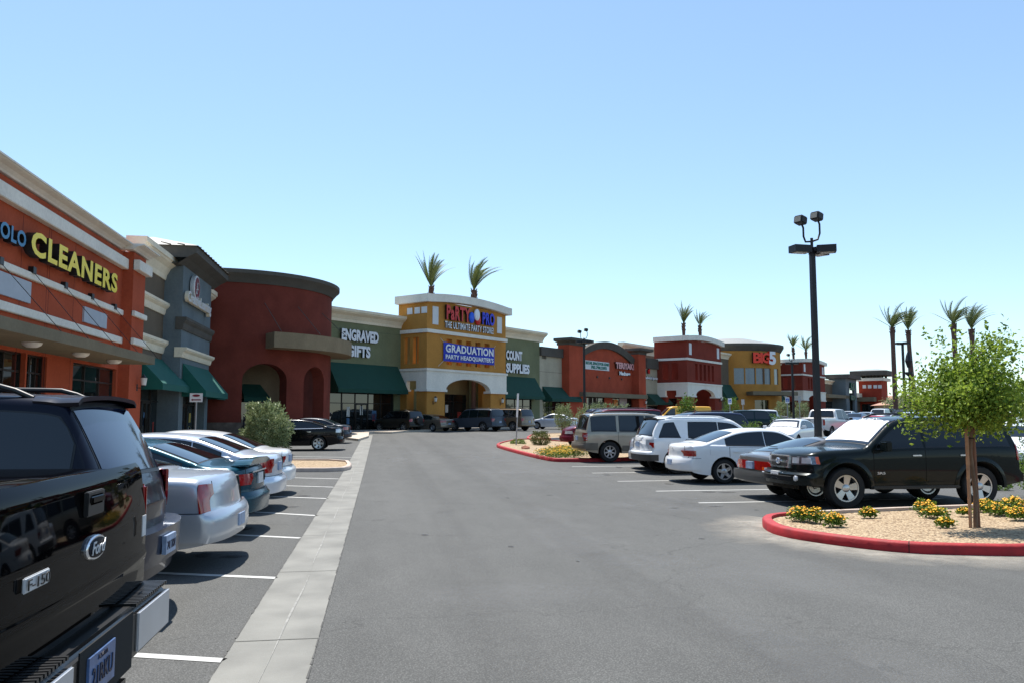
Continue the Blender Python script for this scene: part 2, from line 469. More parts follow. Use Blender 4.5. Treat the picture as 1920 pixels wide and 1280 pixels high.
# pale dust blown against the kerbs
def dust_mat():
    m = bpy.data.materials.new('dust'); m.use_nodes = True
    n = m.node_tree.nodes; l = m.node_tree.links; b = n['Principled BSDF']
    b.inputs['Base Color'].default_value = (0.36, 0.33, 0.28, 1); b.inputs['Roughness'].default_value = 1
    tc = n.new('ShaderNodeTexCoord'); nz = n.new('ShaderNodeTexNoise'); nz.inputs['Scale'].default_value = 1.6; nz.inputs['Detail'].default_value = 12; nz.inputs['Roughness'].default_value = 0.75
    l.new(tc.outputs['Object'], nz.inputs['Vector'])
    at = n.new('ShaderNodeAttribute'); at.attribute_name = 'edge'
    ml = n.new('ShaderNodeMath'); ml.operation = 'MULTIPLY'; l.new(nz.outputs[0], ml.inputs[0]); l.new(at.outputs['Fac'], ml.inputs[1])
    mr = n.new('ShaderNodeMapRange'); mr.inputs[1].default_value = 0.22; mr.inputs[2].default_value = 0.62; mr.inputs[3].default_value = 0; mr.inputs[4].default_value = 0.75
    l.new(ml.outputs[0], mr.inputs[0])
    t = n.new('ShaderNodeBsdfTransparent'); mx = n.new('ShaderNodeMixShader')
    l.new(mr.outputs[0], mx.inputs[0]); l.new(t.outputs[0], mx.inputs[1]); l.new(b.outputs[0], mx.inputs[2]); l.new(mx.outputs[0], n['Material Output'].inputs[0])
    return m
DUST = dust_mat()
def dust_strip(P, sel, wd):
    pts = [p for p in P if sel(p)]
    n = len(P); v = []; f = []; att = []
    idx = [i for i in range(n) if sel(P[i]) and sel(P[(i+1) % n])]
    K = 6
    for i in idx:
        a, b = P[i], P[(i+1) % n]
        da = (P[(i+1) % n]-P[i-1]).normalized(); db = (P[(i+2) % n]-P[i]).normalized()
        na = Vector((da.y, -da.x)); nb = Vector((db.y, -db.x))
        for k in range(K):
            q = len(v)
            for (p, nn, t) in ((a, na, k/K), (b, nb, k/K), (b, nb, (k+1)/K), (a, na, (k+1)/K)):
                c = p+nn*wd*t; v.append((c.x, c.y, gz(c.x, c.y)+0.004)); att.append(1.0-abs(t-0.12)*1.05 if t > 0.12 else 1.0)
            f.append((q, q+1, q+2, q+3))
    me = bpy.data.meshes.new('dust'); me.from_pydata(v, [], f)
    a_ = me.attributes.new('edge', 'FLOAT', 'POINT'); a_.data.foreach_set('value', att)
    tag(link('kerb_dust', me, DUST), kind='structure')
dust_strip(NEAR_ISL[0], lambda p: not (p.y > 13.0 and p.x > 6.6), 1.5)
# oil drips in the stalls and worn wheel tracks, thin films with ragged edges
def film_mat(name, rgb, lo, hi, top):
    m = bpy.data.materials.new(name); m.use_nodes = True
    n = m.node_tree.nodes; l = m.node_tree.links; b = n['Principled BSDF']
    b.inputs['Base Color'].default_value = (*rgb, 1); b.inputs['Roughness'].default_value = 0.7
    tc = n.new('ShaderNodeTexCoord'); nz = n.new('ShaderNodeTexNoise'); nz.inputs['Scale'].default_value = 3.2; nz.inputs['Detail'].default_value = 10; nz.inputs['Roughness'].default_value = 0.7
    l.new(tc.outputs['Object'], nz.inputs['Vector'])
    at = n.new('ShaderNodeAttribute'); at.attribute_name = 'edge'
    ml = n.new('ShaderNodeMath'); ml.operation = 'MULTIPLY'; l.new(nz.outputs[0], ml.inputs[0]); l.new(at.outputs['Fac'], ml.inputs[1])
    mr = n.new('ShaderNodeMapRange'); mr.inputs[1].default_value = lo; mr.inputs[2].default_value = hi; mr.inputs[3].default_value = 0; mr.inputs[4].default_value = top
    l.new(ml.outputs[0], mr.inputs[0])
    t = n.new('ShaderNodeBsdfTransparent'); mx = n.new('ShaderNodeMixShader')
    l.new(mr.outputs[0], mx.inputs[0]); l.new(t.outputs[0], mx.inputs[1]); l.new(b.outputs[0], mx.inputs[2]); l.new(mx.outputs[0], n['Material Output'].inputs[0])
    return m
def blots(name, spots, m, dz):
    v = []; f = []; att = []
    for (x, y, rx, ry) in spots:
        q = len(v); K = 14; v.append((x, y, gz(x, y)+dz)); att.append(1.0)
        for ring, a_ in ((0.5, 0.75), (1.0, 0.0)):
            for k in range(K):
                t = 2*math.pi*k/K; X = x+rx*ring*math.cos(t); Y = y+ry*ring*math.sin(t); v.append((X, Y, gz(X, Y)+dz)); att.append(a_)
        for k in range(K):
            k2 = (k+1) % K; f.append((q, q+1+k, q+1+k2)); f.append((q+1+k, q+1+K+k, q+1+K+k2, q+1+k2))
    me = bpy.data.meshes.new(name); me.from_pydata(v, [], f)
    a_ = me.attributes.new('edge', 'FLOAT', 'POINT'); a_.data.foreach_set('value', att)
    tag(link(name, me, m), kind='structure')
random.seed(31)
sp = []
for k in range(9):
    y = 4.6+2.85*k
    for j in range(3): sp.append((random.uniform(-4.8, -1.6), y+random.uniform(-0.6, 0.6), random.uniform(0.15, 0.45), random.uniform(0.12, 0.4)))
for y in (15, 17.8, 20.6, 23.5, 26.4, 29.3):
    for j in range(2): sp.append((random.uniform(6.3, 8.5), y+random.uniform(-0.5, 0.5), random.uniform(0.15, 0.4), random.uniform(0.12, 0.35)))
for j in range(26): sp.append((random.uniform(0.2, 8), random.uniform(3, 40), random.uniform(0.03, 0.14), random.uniform(0.03, 0.14)))
blots('oil_stains', sp, film_mat('oil_film', (0.02, 0.019, 0.018), 0.2, 0.5, 0.75), 0.0045)
def track(x0, y0, x1, y1, wd):
    v = []; att = []; f = []; n = 60
    for i in range(n+1):
        u = i/n; x = x0+(x1-x0)*u+0.5*math.sin(u*3.0); y = y0+(y1-y0)*u
        for k, a_ in ((-1, 0), (-0.5, 0.8), (0.5, 0.8), (1, 0)):
            v.append((x+k*wd/2, y, gz(x, y)+0.0035)); att.append(a_)
    for i in range(n):
        for k in range(3):
            q = i*4+k; f.append((q, q+1, q+5, q+4))
    me = bpy.data.meshes.new('wheel_track'); me.from_pydata(v, [], f)
    a_ = me.attributes.new('edge', 'FLOAT', 'POINT'); a_.data.foreach_set('value', att)
    tag(link('wheel_track', me, TRK), kind='structure')
TRK = film_mat('track_film', (0.055, 0.053, 0.05), 0.15, 0.65, 0.13)
for x in (0.9, 2.5): track(x, 1.5, x-0.4, 60, 0.75)
pale = [(random.uniform(0, 7), random.uniform(3, 40), random.uniform(0.4, 1.6), random.uniform(0.5, 2.5)) for j in range(22)]
blots('worn_patches', pale, film_mat('worn_film', (0.17, 0.17, 0.165), 0.15, 0.6, 0.3), 0.003)

# ================================================================== VEHICLES
def chaikin(pts, it=2):
    for _ in range(it):
        o = [pts[0]]
        for a, b in zip(pts[:-1], pts[1:]):
            o += [(a[0]*0.75+b[0]*0.25, a[1]*0.75+b[1]*0.25), (a[0]*0.25+b[0]*0.75, a[1]*0.25+b[1]*0.75)]
        o.append(pts[-1]); pts = o
    return pts
def lerp1(pl, x):
    if x <= pl[0][0]: return pl[0][1]
    for a, b in zip(pl[:-1], pl[1:]):
        if x <= b[0]:
            return a[1] if b[0] == a[0] else a[1]+(b[1]-a[1])*(x-a[0])/(b[0]-a[0])
    return pl[-1][1]
class Shape:
    """analytic car skin; s runs from the nose (0) to the tail (L)"""
    def __init__(c, L, W, top, belt, fx, rx, R_=0.33, zb=0.22, lean=0.42, inset=0.03, fprof=None, rprof=None,
                 nose=0.30, tail=0.20, ftaper=0.10, rtaper=0.05, rad=0.09, bot=None, tumble=0.09, arch=0.06, smooth=2):
        c.L, c.W, c.fx, c.rx, c.R, c.zb, c.lean, c.inset = L, W, fx, rx, R_, zb, lean, inset
        c.top = chaikin(top, smooth); c.belt = belt; c.Ra = R_+arch
        c.fp = fprof or [(0.2, 0.10), (0.35, 0.0), (0.55, 0.0), (0.6, 0.04), (0.8, 0.08)]
        c.rp = rprof or [(0.2, 0.10), (0.35, 0.0), (0.55, 0.0), (0.6, 0.04), (1.0, 0.08)]
        c.nose, c.tail, c.ft, c.rt, c.rad, c.tum = nose, tail, ftaper, rtaper, rad, tumble
        c.bot = bot or [(0, zb+0.05), (0.6, zb), (L-0.7, zb), (L, zb+0.1)]
    def zt(c, s): return lerp1(c.top, s)
    def zB(c, s): return min(lerp1(c.belt, s), c.zt(s)-0.05)
    def bottom(c, s):
        z = lerp1(c.bot, s)
        for a in (c.fx, c.rx):
            d = abs(s-a)
            if d < c.Ra: z = max(z, c.R+math.sqrt(max(0, c.Ra**2-d*d)))
        return min(z, c.zt(s)-0.08)
    def wplan(c, s):
        k = 1.0
        if s < 0.9: k -= c.ft*(1-s/0.9)**2
        if s > c.L-0.9: k -= c.rt*(1-(c.L-s)/0.9)**2
        return c.W/2*k
    def side(c, s, z):
        W = c.wplan(s); zB = c.zB(s)
        if z <= zB:
            t = (zB-z)/max(0.2, zB-c.zb)
            return W*(1-c.tum*(t-0.35)**2-0.012*max(0, 1-t*7))
        W = W*(1-c.tum*0.1225-0.012)
        e = min(1, (z-zB)/0.05)
        return W-c.inset*e*e*(3-2*e)-c.lean*(z-zB)
    def closure(c, s):
        zt = c.zt(s); room = zt-c.bottom(s)
        r = min(c.rad, room*0.6); cr = 0.025
        zr = zt-cr-r; h0 = c.side(s, zr); ry = min(0.13, h0*0.3)
        return zt, cr, r, zr, h0, ry
    def hw(c, s, z):
        zt, cr, r, zr, h0, ry = c.closure(s)
        if z <= zr: return c.side(s, z)
        k = min(1, (z-zr)/r); return h0-ry+ry*math.sqrt(max(0, 1-k*k))
    def pt(c, s, y, z):
        d = 0.0
        h = max(0.3, c.wplan(s)); q = min(1.05, abs(y)/h)
        wf = max(0, 1-s/0.55)
        if wf > 0: d += wf**1.5*lerp1(c.fp, z)+wf*wf*c.nose*q**3
        wr = max(0, 1-(c.L-s)/0.55)
        if wr > 0: d -= wr**1.5*lerp1(c.rp, z)+wr*wr*c.tail*q**3
        return Vector((c.L/2-(s+d), y, z))
    def topz(c, s, y):
        zt, cr, r, zr, h0, ry = c.closure(s)
        f = h0-ry
        if abs(y) <= f: return zt-cr*(y/f)**2
        k = min(1, (abs(y)-f)/ry); return zt-cr-r+r*math.sqrt(max(0, 1-k*k))
    def body(c, mats, parent, fine=True):
        st = set()
        n = int(c.L/(0.14 if fine else 0.3))
        for i in range(n+1): st.add(round(c.L*i/n, 4))
        for p in c.top: st.add(round(min(max(p[0], 0), c.L), 4))
        for e in (0.0, 0.02, 0.05, 0.09, 0.14, 0.2, 0.28, 0.38):
            st.add(e); st.add(round(c.L-e, 4))
        for a in (c.fx, c.rx):
            for k in range(0, 13 if fine else 9):
                th = math.pi*k/(12 if fine else 8); st.add(round(a+c.Ra*math.cos(th), 4))
            st.add(round(a-c.Ra-0.004, 4)); st.add(round(a+c.Ra+0.004, 4))
        st = sorted(st); S = [st[0]]
        for s in st[1:]:
            if s-S[-1] > 0.003: S.append(s)
        N1, N2, NA, NR = (9, 6, 5, 4) if fine else (5, 4, 3, 2)
        def section(s):
            zt, cr, r, zr, h0, ry = c.closure(s)
            zb = c.bottom(s); zm = min(c.zB(s), zr); zm = max(zm, zb+0.002)
            o = []
            for k in range(N1+1): 
                z = zb+(zm-zb)*k/N1; o.append((c.side(s, min(z, zr)), z))
            for k in range(1, N2+1):
                z = zm+(zr-zm)*k/N2; o.append((c.side(s, z), z))
            for k in range(1, NA+1):
                a = math.pi/2*k/NA; o.append((h0-ry+ry*math.cos(a), zr+r*math.sin(a)))
            for k in range(1, NR+1):
                y = (h0-ry)*(1-k/NR); o.append((y, zt-cr*(y/(h0-ry))**2))
            return o
        v = []; f = []; mi = []
        cols = []
        for s in S:
            sec = section(s); n_ = len(sec)
            row = [(-y, z) for (y, z) in sec]+[(y, z) for (y, z) in sec[:-1][::-1]]
            idx = []
            for (y, z) in row: idx.append(len(v)); v.append(c.pt(s, y, z))
            cols.append(idx)
        m = len(cols[0])
        for i in range(len(S)-1):
            for k in range(m-1):
                f.append((cols[i][k], cols[i][k+1], cols[i+1][k+1], cols[i+1][k])); mi.append(0)
            f.append((cols[i][m-1], cols[i][0], cols[i+1][0], cols[i+1][m-1])); mi.append(1)
        for end, s in ((0, S[0]), (-1, S[-1])):
            sec = section(s); rows = sec[:N1+N2+NA+1]; Q = 2*NR
            prev = None
            for ri, (y, z) in enumerate(rows):
                cur = []
                for k in range(Q+1):
                    yy = -y+2*y*k/Q
                    zz = z if ri < len(rows)-1 else c.topz(s, yy*0.9999)
                    cur.append(len(v)); v.append(c.pt(s, yy, zz))
                if prev:
                    for k in range(Q):
                        q = (prev[k], prev[k+1], cur[k+1], cur[k]); f.append(q); mi.append(0)
                prev = cur
        me = bpy.data.meshes.new('body'); me.from_pydata([tuple(p) for p in v], [], f)
        me.polygons.foreach_set('material_index', mi)
        bm = bmesh.new(); bm.from_mesh(me)
        bmesh.ops.remove_doubles(bm, verts=bm.verts, dist=0.0015)
        bmesh.ops.recalc_face_normals(bm, faces=bm.faces)
        bm.to_mesh(me); bm.free()
        return link('body', me, mats, parent, smooth=38)
    # ---- patches laid on the skin
    def patch(c, name, fn, nu, nv, off, m, parent, edge=None, thick=None):
        bm = bmesh.new(); g_ = [[bm.verts.new(fn(a/nu, b/nv)) for b in range(nv+1)] for a in range(nu+1)]
        for a in range(nu):
            for b in range(nv):
                try: bm.faces.new((g_[a][b], g_[a+1][b], g_[a+1][b+1], g_[a][b+1]))
                except ValueError: pass
        bmesh.ops.remove_doubles(bm, verts=bm.verts, dist=1e-5)
        bmesh.ops.recalc_face_normals(bm, faces=bm.faces)
        bm.normal_update()
        tot = sum((f_.normal.dot(f_.calc_center_median()-Vector((f_.calc_center_median().x*0.8, 0, 0.6)))*f_.calc_area() for f_ in bm.faces))
        if tot < 0: bmesh.ops.reverse_faces(bm, faces=bm.faces); bm.normal_update()
        nrm = {v: v.normal.copy() for v in bm.verts}
        for v in bm.verts: v.co += nrm[v]*off
        be = [e for e in bm.edges if e.is_boundary]
        r = bmesh.ops.extrude_edge_only(bm, edges=be)
        t = thick if thick is not None else off+0.012
        nv_ = [x for x in r['geom'] if isinstance(x, bmesh.types.BMVert)]
        nf = [x for x in r['geom'] if isinstance(x, bmesh.types.BMFace)]
        bv = list(nrm.keys())
        for x in nv_:
            o = min((e.other_vert(x) for e in x.link_edges if e.other_vert(x) in nrm), key=lambda q: (q.co-x.co).length)
            x.co = x.co-nrm[o]*t
        for q in nf: q.material_index = 1 if edge else 0
        me = bpy.data.meshes.new(name); bm.to_mesh(me); bm.free()
        return link(name, me, [m, edge] if edge else m, parent, smooth=45)
    def hi(c, s, marg): 
        zt, cr, r, zr, h0, ry = c.closure(s); return zr+r*0.25-marg
    def side_window(c, a, b, sgn, parent, m=None, marg=0.02, lo=0.03, slant=(0, 0), trim=True, n=16):
        """glass between two pillars, following belt and roof line"""
        A = [a+(b-a)*i/60 for i in range(61)]
        ok = [s for s in A if c.hi(s, marg)-(c.zB(s)+lo) > 0.035]
        if not ok: return None
        a2, b2 = ok[0], ok[-1]
        def mk(ext):
            def f(u, v):
                s0 = a2-ext+(b2-a2+2*ext)*u; zl = c.zB(s0)+lo-ext; zh = max(c.hi(s0, marg)+ext*0.8, zl+0.02)
                z = zl+(zh-zl)*v; s = s0+slant[0]*(1-u)*v+slant[1]*u*v
                z = min(z, max(zl+0.01, c.hi(s, marg)+ext*0.8))
                return c.pt(s, sgn*c.hw(s, z), z)
            return f
        if trim:
            w_ = c.patch('window', mk(0.018), n, 6, 0.003, BLACKPL, parent)
            c.patch('pane', mk(0), n, 6, 0.007, m or GLASS, w_)
            return w_
        return c.patch('window', mk(0), n, 6, 0.005, m or GLASS, parent)
    def screen(c, name, a, b, parent, m=None, k0=0.97, k1=0.97, n=10, off=0.005, trim=True):
        """windscreen / rear window over the sloping top skin"""
        def mk(e):
            def f(u, v):
                s = a-e+(b-a+2*e)*u; zt, cr, r, zr, h0, ry = c.closure(s)
                wdt = (h0-ry*0.55)*(k0+(k1-k0)*u)+e; y = wdt*(2*v-1)
                return c.pt(s, y, c.topz(s, y))
            return f
        if trim:
            w_ = c.patch(name, mk(0.02), n, 14, off*0.5, BLACKPL, parent)
            c.patch('pane', mk(0), n, 14, off+0.003, m or GLASS, w_); return w_
        return c.patch(name, mk(0), n, 14, off, m or GLASS, parent)
    def side_panel(c, name, a, b, z0, z1, sgn, m, parent, off=0.004, edge=None, n=14, nv=6, fz0=None, fz1=None, thick=None):
        def f(u, v):
            s = a+(b-a)*u; zl = fz0(s) if fz0 else z0; zh = fz1(s) if fz1 else z1
            zl = max(zl, c.bottom(s)+0.005); zh = max(zh, zl+0.004); z = zl+(zh-zl)*v
            return c.pt(s, sgn*c.hw(s, z), z)
        return c.patch(name, f, n, nv, off, m, parent, edge, thick)
    def wrap(c, name, end, q0, q1, z0, z1, sgn, m, parent, off=0.01, n=16, nv=5, edge=None, thick=None, taper=(0, 0)):
        """q<=1 runs across the end, beyond 1 is metres along the flank; sgn 0 = full width"""
        sE = 0.0 if end == 'front' else c.L
        def one(q, z, sg):
            if q <= 1:
                y = q*c.hw(sE, z); return c.pt(sE, sg*y, z)
            s = sE+(q-1) if end == 'front' else sE-(q-1)
            return c.pt(s, sg*c.hw(s, z), z)
        def f(u, v):
            if sgn == 0:
                q = -q1+2*q1*u; sg = -1 if q < 0 else 1; q = abs(q)
            else: q = q0+(q1-q0)*u; sg = sgn
            zz0 = z0+taper[0]*u; zz1 = z1+taper[1]*u
            return one(q, zz0+(zz1-zz0)*v, sg)
        return c.patch(name, f, n, nv, off, m, parent, edge, thick)
    def end_box(c, name, end, y0, y1, z0, z1, m, parent, depth=0.02, b=0.0):
        sE = 0.0 if end == 'front' else c.L
        zc = (z0+z1)/2; x = c.pt(sE, (y0+y1)/2, zc).x; sg = 1 if end == 'front' else -1
        m_ = MB(); m_.box(min(x, x+sg*depth), max(x, x+sg*depth), y0, y1, z0, z1)
        o = m_.build(name, m, parent)
        if b: bev(o, b)
        return o

_WH = {}
def wheel_mesh(Rt, wdt, spokes, rimr, style):
    k = (Rt, wdt, spokes, rimr, style)
    if k in _WH: return _WH[k]
    t = MB(); h = wdt/2; M = Matrix.Rotation(R(90), 4, 'X')
    t.lathe([(rimr, -h+0.02), (rimr+0.02, -h), (Rt-0.03, -h+0.004), (Rt-0.008, -h+0.03), (Rt, -h+0.06), (Rt, h-0.06), (Rt-0.008, h-0.03), (Rt-0.03, h-0.004), (rimr+0.02, h), (rimr, h-0.02), (rimr-0.03, 0), (rimr, -h+0.02)], 32, M)
    tm = t.mesh('tyre', 1e-4, True)
    r = MB(); ho = h-0.015
    # barrel lip (outer face at local +z -> -y after rotation)
    r.lathe([(rimr+0.006, ho-0.02), (rimr+0.004, ho), (rimr-0.018, ho-0.002), (rimr-0.03, ho-0.05), (rimr-0.035, -ho)], 32, M)
    dep = ho-0.04
    if style == 'cover':
        r.lathe([(rimr-0.02, ho-0.02), (rimr*0.8, ho-0.005), (rimr*0.72, ho-0.025), (rimr*0.3, ho-0.03), (rimr*0.25, ho), (0.001, ho+0.002)], 32, M)
    else:
        for i in range(spokes):
            a = 2*math.pi*i/spokes; w0, w1 = style
            for (r0, r1, wa, wb, z0, z1) in ((0.04, rimr-0.022, w0, w1, dep+0.012, dep+0.03),):
                ps = []
                for zz in (-0.03, 0):
                    for (rr, ww) in ((r0, -wa), (r1, -wb), (r1, wb), (r0, wa)):
                        zc = (z0 if rr == r0 else z1)+zz
                        ps.append(M @ (Matrix.Rotation(a, 4, 'Z') @ Vector((rr, ww, zc))))
                r.hexa(ps)
        r.lathe([(0.075, dep-0.02), (0.072, dep+0.022), (0.05, dep+0.032), (0.001, dep+0.034)], 20, M)
    rm = r.mesh('rim', 0, True)
    d = MB(); d.lathe([(rimr-0.02, dep-0.05), (0.001, dep-0.05)], 24, M); d.lathe([(rimr*0.62, dep-0.03), (rimr*0.6, dep-0.015), (0.05, dep-0.012)], 24, M)
    dm = d.mesh('brake_disc', 0, True)
    _WH[k] = (tm, rm, dm); return _WH[k]
def wheels(c, parent, wdt=0.21, spokes=5, rimr=None, style=(0.055, 0.035), rimm=None, far=False):
    rimr = rimr or c.R*0.63
    tm, rm, dm = wheel_mesh(c.R, wdt, spokes, rimr, style)
    for s in (c.fx, c.rx):
        for sg in (-1, 1):
            x = c.L/2-s; y = sg*(c.side(s, c.R+c.Ra)-wdt/2-0.012)
            e = bpy.data.objects.new('wheel', None); COL.objects.link(e); e.parent = parent
            e.location = (x, y, c.R); e.rotation_euler = (0, R(random.uniform(0, 70)), 0 if sg < 0 else math.pi)
            e.empty_display_size = 0.2
            link('tyre', tm, RUBBER, e, smooth=30)
            link('rim', rm, rimm or ALLOY, e, smooth=30)
            if not far: link('brake_disc', dm, UNDER, e, smooth=30)
def mirror(c, s, z, sgn, m, parent, sz=(0.09, 0.2, 0.15)):
    y = sgn*(c.hw(s, z)+0.03+sz[1]/2); x = c.L/2-s
    b = MB(); b.box(x-sz[0]/2, x+sz[0]/2, y-sz[1]/2, y+sz[1]/2, z, z+sz[2])
    b.box(x-0.03, x+0.03, min(sgn*c.hw(s, z)-sgn*0.02, y), max(sgn*c.hw(s, z)-sgn*0.02, y), z+0.01, z+0.05)
    return bev(b.build('wing_mirror', m, parent), 0.03, 3)
def handle(c, s, z, sgn, m, parent, L=0.19):
    y = sgn*(c.hw(s, z)+0.018); x = c.L/2-s
    b = MB(); b.box(x-L/2, x+L/2, y-0.014, y+0.014, z-0.014, z+0.014)
    return bev(b.build('handle', m, parent), 0.008, 2)
def roof_rails(c, a, b, m, parent, yk=0.80, h=0.07, r=0.018, bars=True):
    for sg in (-1, 1):
        mm = MB(); pts = []
        for i in range(17):
            u = i/16; s = a+(b-a)*u; zt = c.zt(s); zt_, cr, rr, zr, h0, ry = c.closure(s); y = sg*h0*yk
            lift = h*min(1, math.sin(math.pi*u)*3.2)
            pts.append((c.L/2-s, y, c.topz(s, y)-0.01+lift))
        mm.tube(pts, r, 8); mm.build('roof_rail', m, parent, smooth=50)
def doors(c, spans, sgn, m, parent, handles=None, zlo=None, zhi=0.02, hm=None, hz=None):
    for i, (a, b) in enumerate(spans):
        zl = (zlo or c.zb+0.12)
        d = c.side_panel('door', a, b, 0, 0, sgn, m, parent, 0.005, UNDER, 14, 8, fz0=lambda s: zl, fz1=lambda s: c.zB(s)-zhi)
        c.side_panel('door_seam', a-0.010, b+0.010, 0, 0, sgn, UNDER, d, 0.002, None, 14, 8, fz0=lambda s: zl-0.01, fz1=lambda s: c.zB(s)-zhi+0.008)
        s = b-0.18
        z = (hz if hz else c.zB(s)-0.13)
        handle(c, s, z, sgn, hm or m, d)
def seams(c, parent, zb_, zt_, qv=0.8, end='rear', q1=1.62):
    """dark shut lines of bumper top and boot lid"""
    c.wrap('shut_line', end, 0, q1, zb_, zb_+0.009, 0, UNDER, parent, off=0.0025, n=40, nv=1, thick=0.004)
    for sg in (-1, 1):
        c.wrap('shut_line', end, qv, qv+0.012, zb_, zt_, sg, UNDER, parent, off=0.0025, n=1, nv=8, thick=0.004)
def plate(c, end, z, m, parent, y=0.0, txt='', col=None):
    o = c.end_box('number_plate', end, y-0.155, y+0.155, z-0.078, z+0.078, m, parent, 0.02)
    return o
def put(root, X, Y, deg):
    root.location = (X, Y, gz(X, Y)); root.rotation_euler = (0, 0, R(deg))
    # lie along the slope of the ground
    h = Vector((math.cos(R(deg)), math.sin(R(deg))))
    a = gz(X+h.x*1.4, Y+h.y*1.4)-gz(X-h.x*1.4, Y-h.y*1.4)
    root.rotation_euler = (0, -math.atan2(a, 2.8), R(deg))
    return root
def put_by_wheel(root, c, axle, sgn, px, py, deg):
    """park so that this wheel stands on that spot of the ground"""
    p = G(px, py); s = c.fx if axle == 'front' else c.rx
    l = Vector((c.L/2-s, sgn*(c.side(s, c.R+c.Ra)-0.1), 0)); l.rotate(Matrix.Rotation(R(deg), 3, 'Z'))
    return put(root, p.x-l.x, p.y-l.y, deg)
def put_by_end(root, c, end, px, d, deg):
    """tail (or nose) middle at the direction px and depth d"""
    p = atdist(px, d); l = Vector((c.L/2 if end == 'front' else -c.L/2, 0, 0)); l.rotate(Matrix.Rotation(R(deg), 3, 'Z'))
    return put(root, p.x-l.x, p.y-l.y, deg)

def sedan_shape(L=4.8, W=1.8, H=1.42, hood=0.96, deck=1.03, cowl=1.30, wtop=2.15, rtop=3.35, rbase=4.15, fx=0.95, wb=2.75, Rt=0.32, **k):
    top = [(0, 0.55), (0.02, 0.64), (0.16, 0.72), (0.6, hood-0.11), (cowl-0.15, hood-0.01), (cowl, hood+0.02), (wtop-0.25, H-0.12), (wtop, H-0.02), (wtop+0.4, H),
           (rtop-0.3, H-0.02), (rtop, H-0.07), (rtop+0.2, H-0.13), (rbase-0.12, deck+0.05), (rbase, deck+0.01), (rbase+0.2, deck), (L-0.12, deck-0.02), (L-0.02, deck-0.08), (L, deck-0.2)]
    d = dict(belt=[(0, 0.6), (0.9, hood-0.14), (cowl, hood-0.05), (rbase-0.5, deck-0.08), (rbase, deck-0.06), (L, deck-0.08)], lean=0.44, R_=Rt)
    d.update(k)
    return Shape(L, W, top, fx=fx, rx=fx+wb, **d)
def suv_shape(L=4.8, W=1.85, H=1.78, hood=1.08, cowl=1.25, wtop=1.95, sill=1.08, fx=0.92, wb=2.75, Rt=0.37, rg=0.42, nz=0.0, **k):
    top = [(0, 0.72+nz), (0.02, 0.86+nz), (0.14, 0.95+nz*0.7), (0.5, hood-0.07+nz*0.3), (cowl-0.15, hood), (cowl, hood+0.02), (wtop-0.2, H-0.16), (wtop, H-0.05), (wtop+0.5, H),
           (L-1.2, H), (L-rg-0.2, H-0.02), (L-rg, H-0.05), (L-rg+0.05, H-0.1), (L-0.09, sill+0.04), (L-0.05, sill-0.02), (L-0.03, sill-0.12), (L, sill-0.2)]
    d = dict(belt=[(0, 0.75), (0.9, hood-0.12), (cowl, hood-0.06), (cowl+1, hood-0.03), (L-0.6, sill-0.02), (L, sill-0.04)], lean=0.22, R_=Rt, inset=0.02, zb=0.32, arch=0.07, tail=0.14, rtaper=0.03, tumble=0.06)
    d.update(k)
    return Shape(L, W, top, fx=fx, rx=fx+wb, **d)

PARKED = 'cars parked in the shopping centre lot'
def car_base(name, label, cat): return empty(name, label=label, cat=cat, group=PARKED)

def simple_sedan(label, pm, c=None, coupe=False, far=True, cover='cover', lens=None, name='parked_sedan', cat='car'):
    c = c or sedan_shape()
    r = car_base(name, label, cat)
    c.body([pm, UNDER], r, fine=not far)
    L = c.L; rb = [p for p in c.top]
    cowl = c.cowl_ if hasattr(c, 'cowl_') else 1.30
    for sg in (-1, 1):
        c.side_window(1.35, 2.52, sg, r, trim=not far, n=10)
        c.side_window(2.6, 3.55, sg, r, trim=not far, n=10)
        c.wrap('tail_lamp', 'rear', 0.5, 1.16, 0.74, 0.9, sg, lens or REDL, r, n=8, nv=2)
        c.wrap('headlamp', 'front', 0.5, 1.2, 0.58, 0.68, sg, CLEARL, r, n=8, nv=2)
        mirror(c, 1.62, 0.95, sg, pm, r)
    c.screen('windscreen', 1.38, 2.05, r, trim=not far)
    c.screen('rear_window', 3.5, 4.02, r, trim=not far)
    plate(c, 'rear', 0.62, PLATE, r)
    wheels(c, r, 0.2, 5, style=cover, far=far)
    return r, c
def simple_suv(label, pm, c=None, far=True, name='parked_suv', cat='suv', rails=True, style=(0.05, 0.04), nwin=3):
    c = c or suv_shape()
    r = car_base(name, label, cat)
    c.body([pm, UNDER], r, fine=not far)
    L = c.L
    a0 = 1.32; a3 = L-0.42
    cuts = [a0, a0+1.13, a0+2.05, a3] if nwin == 3 else [a0, a0+1.13, a3]
    for sg in (-1, 1):
        for a, b in zip(cuts[:-1], cuts[1:]):
            c.side_window(a+0.04, b-0.04, sg, r, trim=not far, n=10, marg=0.03)
        c.wrap('tail_lamp', 'rear', 0.82, 1.07, 0.82, 1.05, sg, REDL, r, n=6, nv=3)
        c.wrap('headlamp', 'front', 0.55, 1.2, 0.72, 0.86, sg, CLEARL, r, n=8, nv=2)
        mirror(c, 1.6, 1.08, sg, BLACKPL, r, (0.1, 0.2, 0.18))
    c.screen('windscreen', 1.36, 1.88, r, trim=not far)
    c.screen('rear_window', L-0.38, L-0.13, r, trim=not far, k1=0.96)
    c.wrap('bumper', 'rear', 0, 1.25, 0.42, 0.62, 0, BLACKPL if False else pm, r, off=0.05, n=24, nv=4)
    c.wrap('bumper', 'front', 0, 1.25, 0.42, 0.62, 0, pm, r, off=0.04, n=24, nv=4)
    plate(c, 'rear', 0.78, PLATE, r)
    if rails: roof_rails(c, 2.1, L-0.6, BLACKPL, r)
    wheels(c, r, 0.23, 5, style=style, far=far)
    return r, c

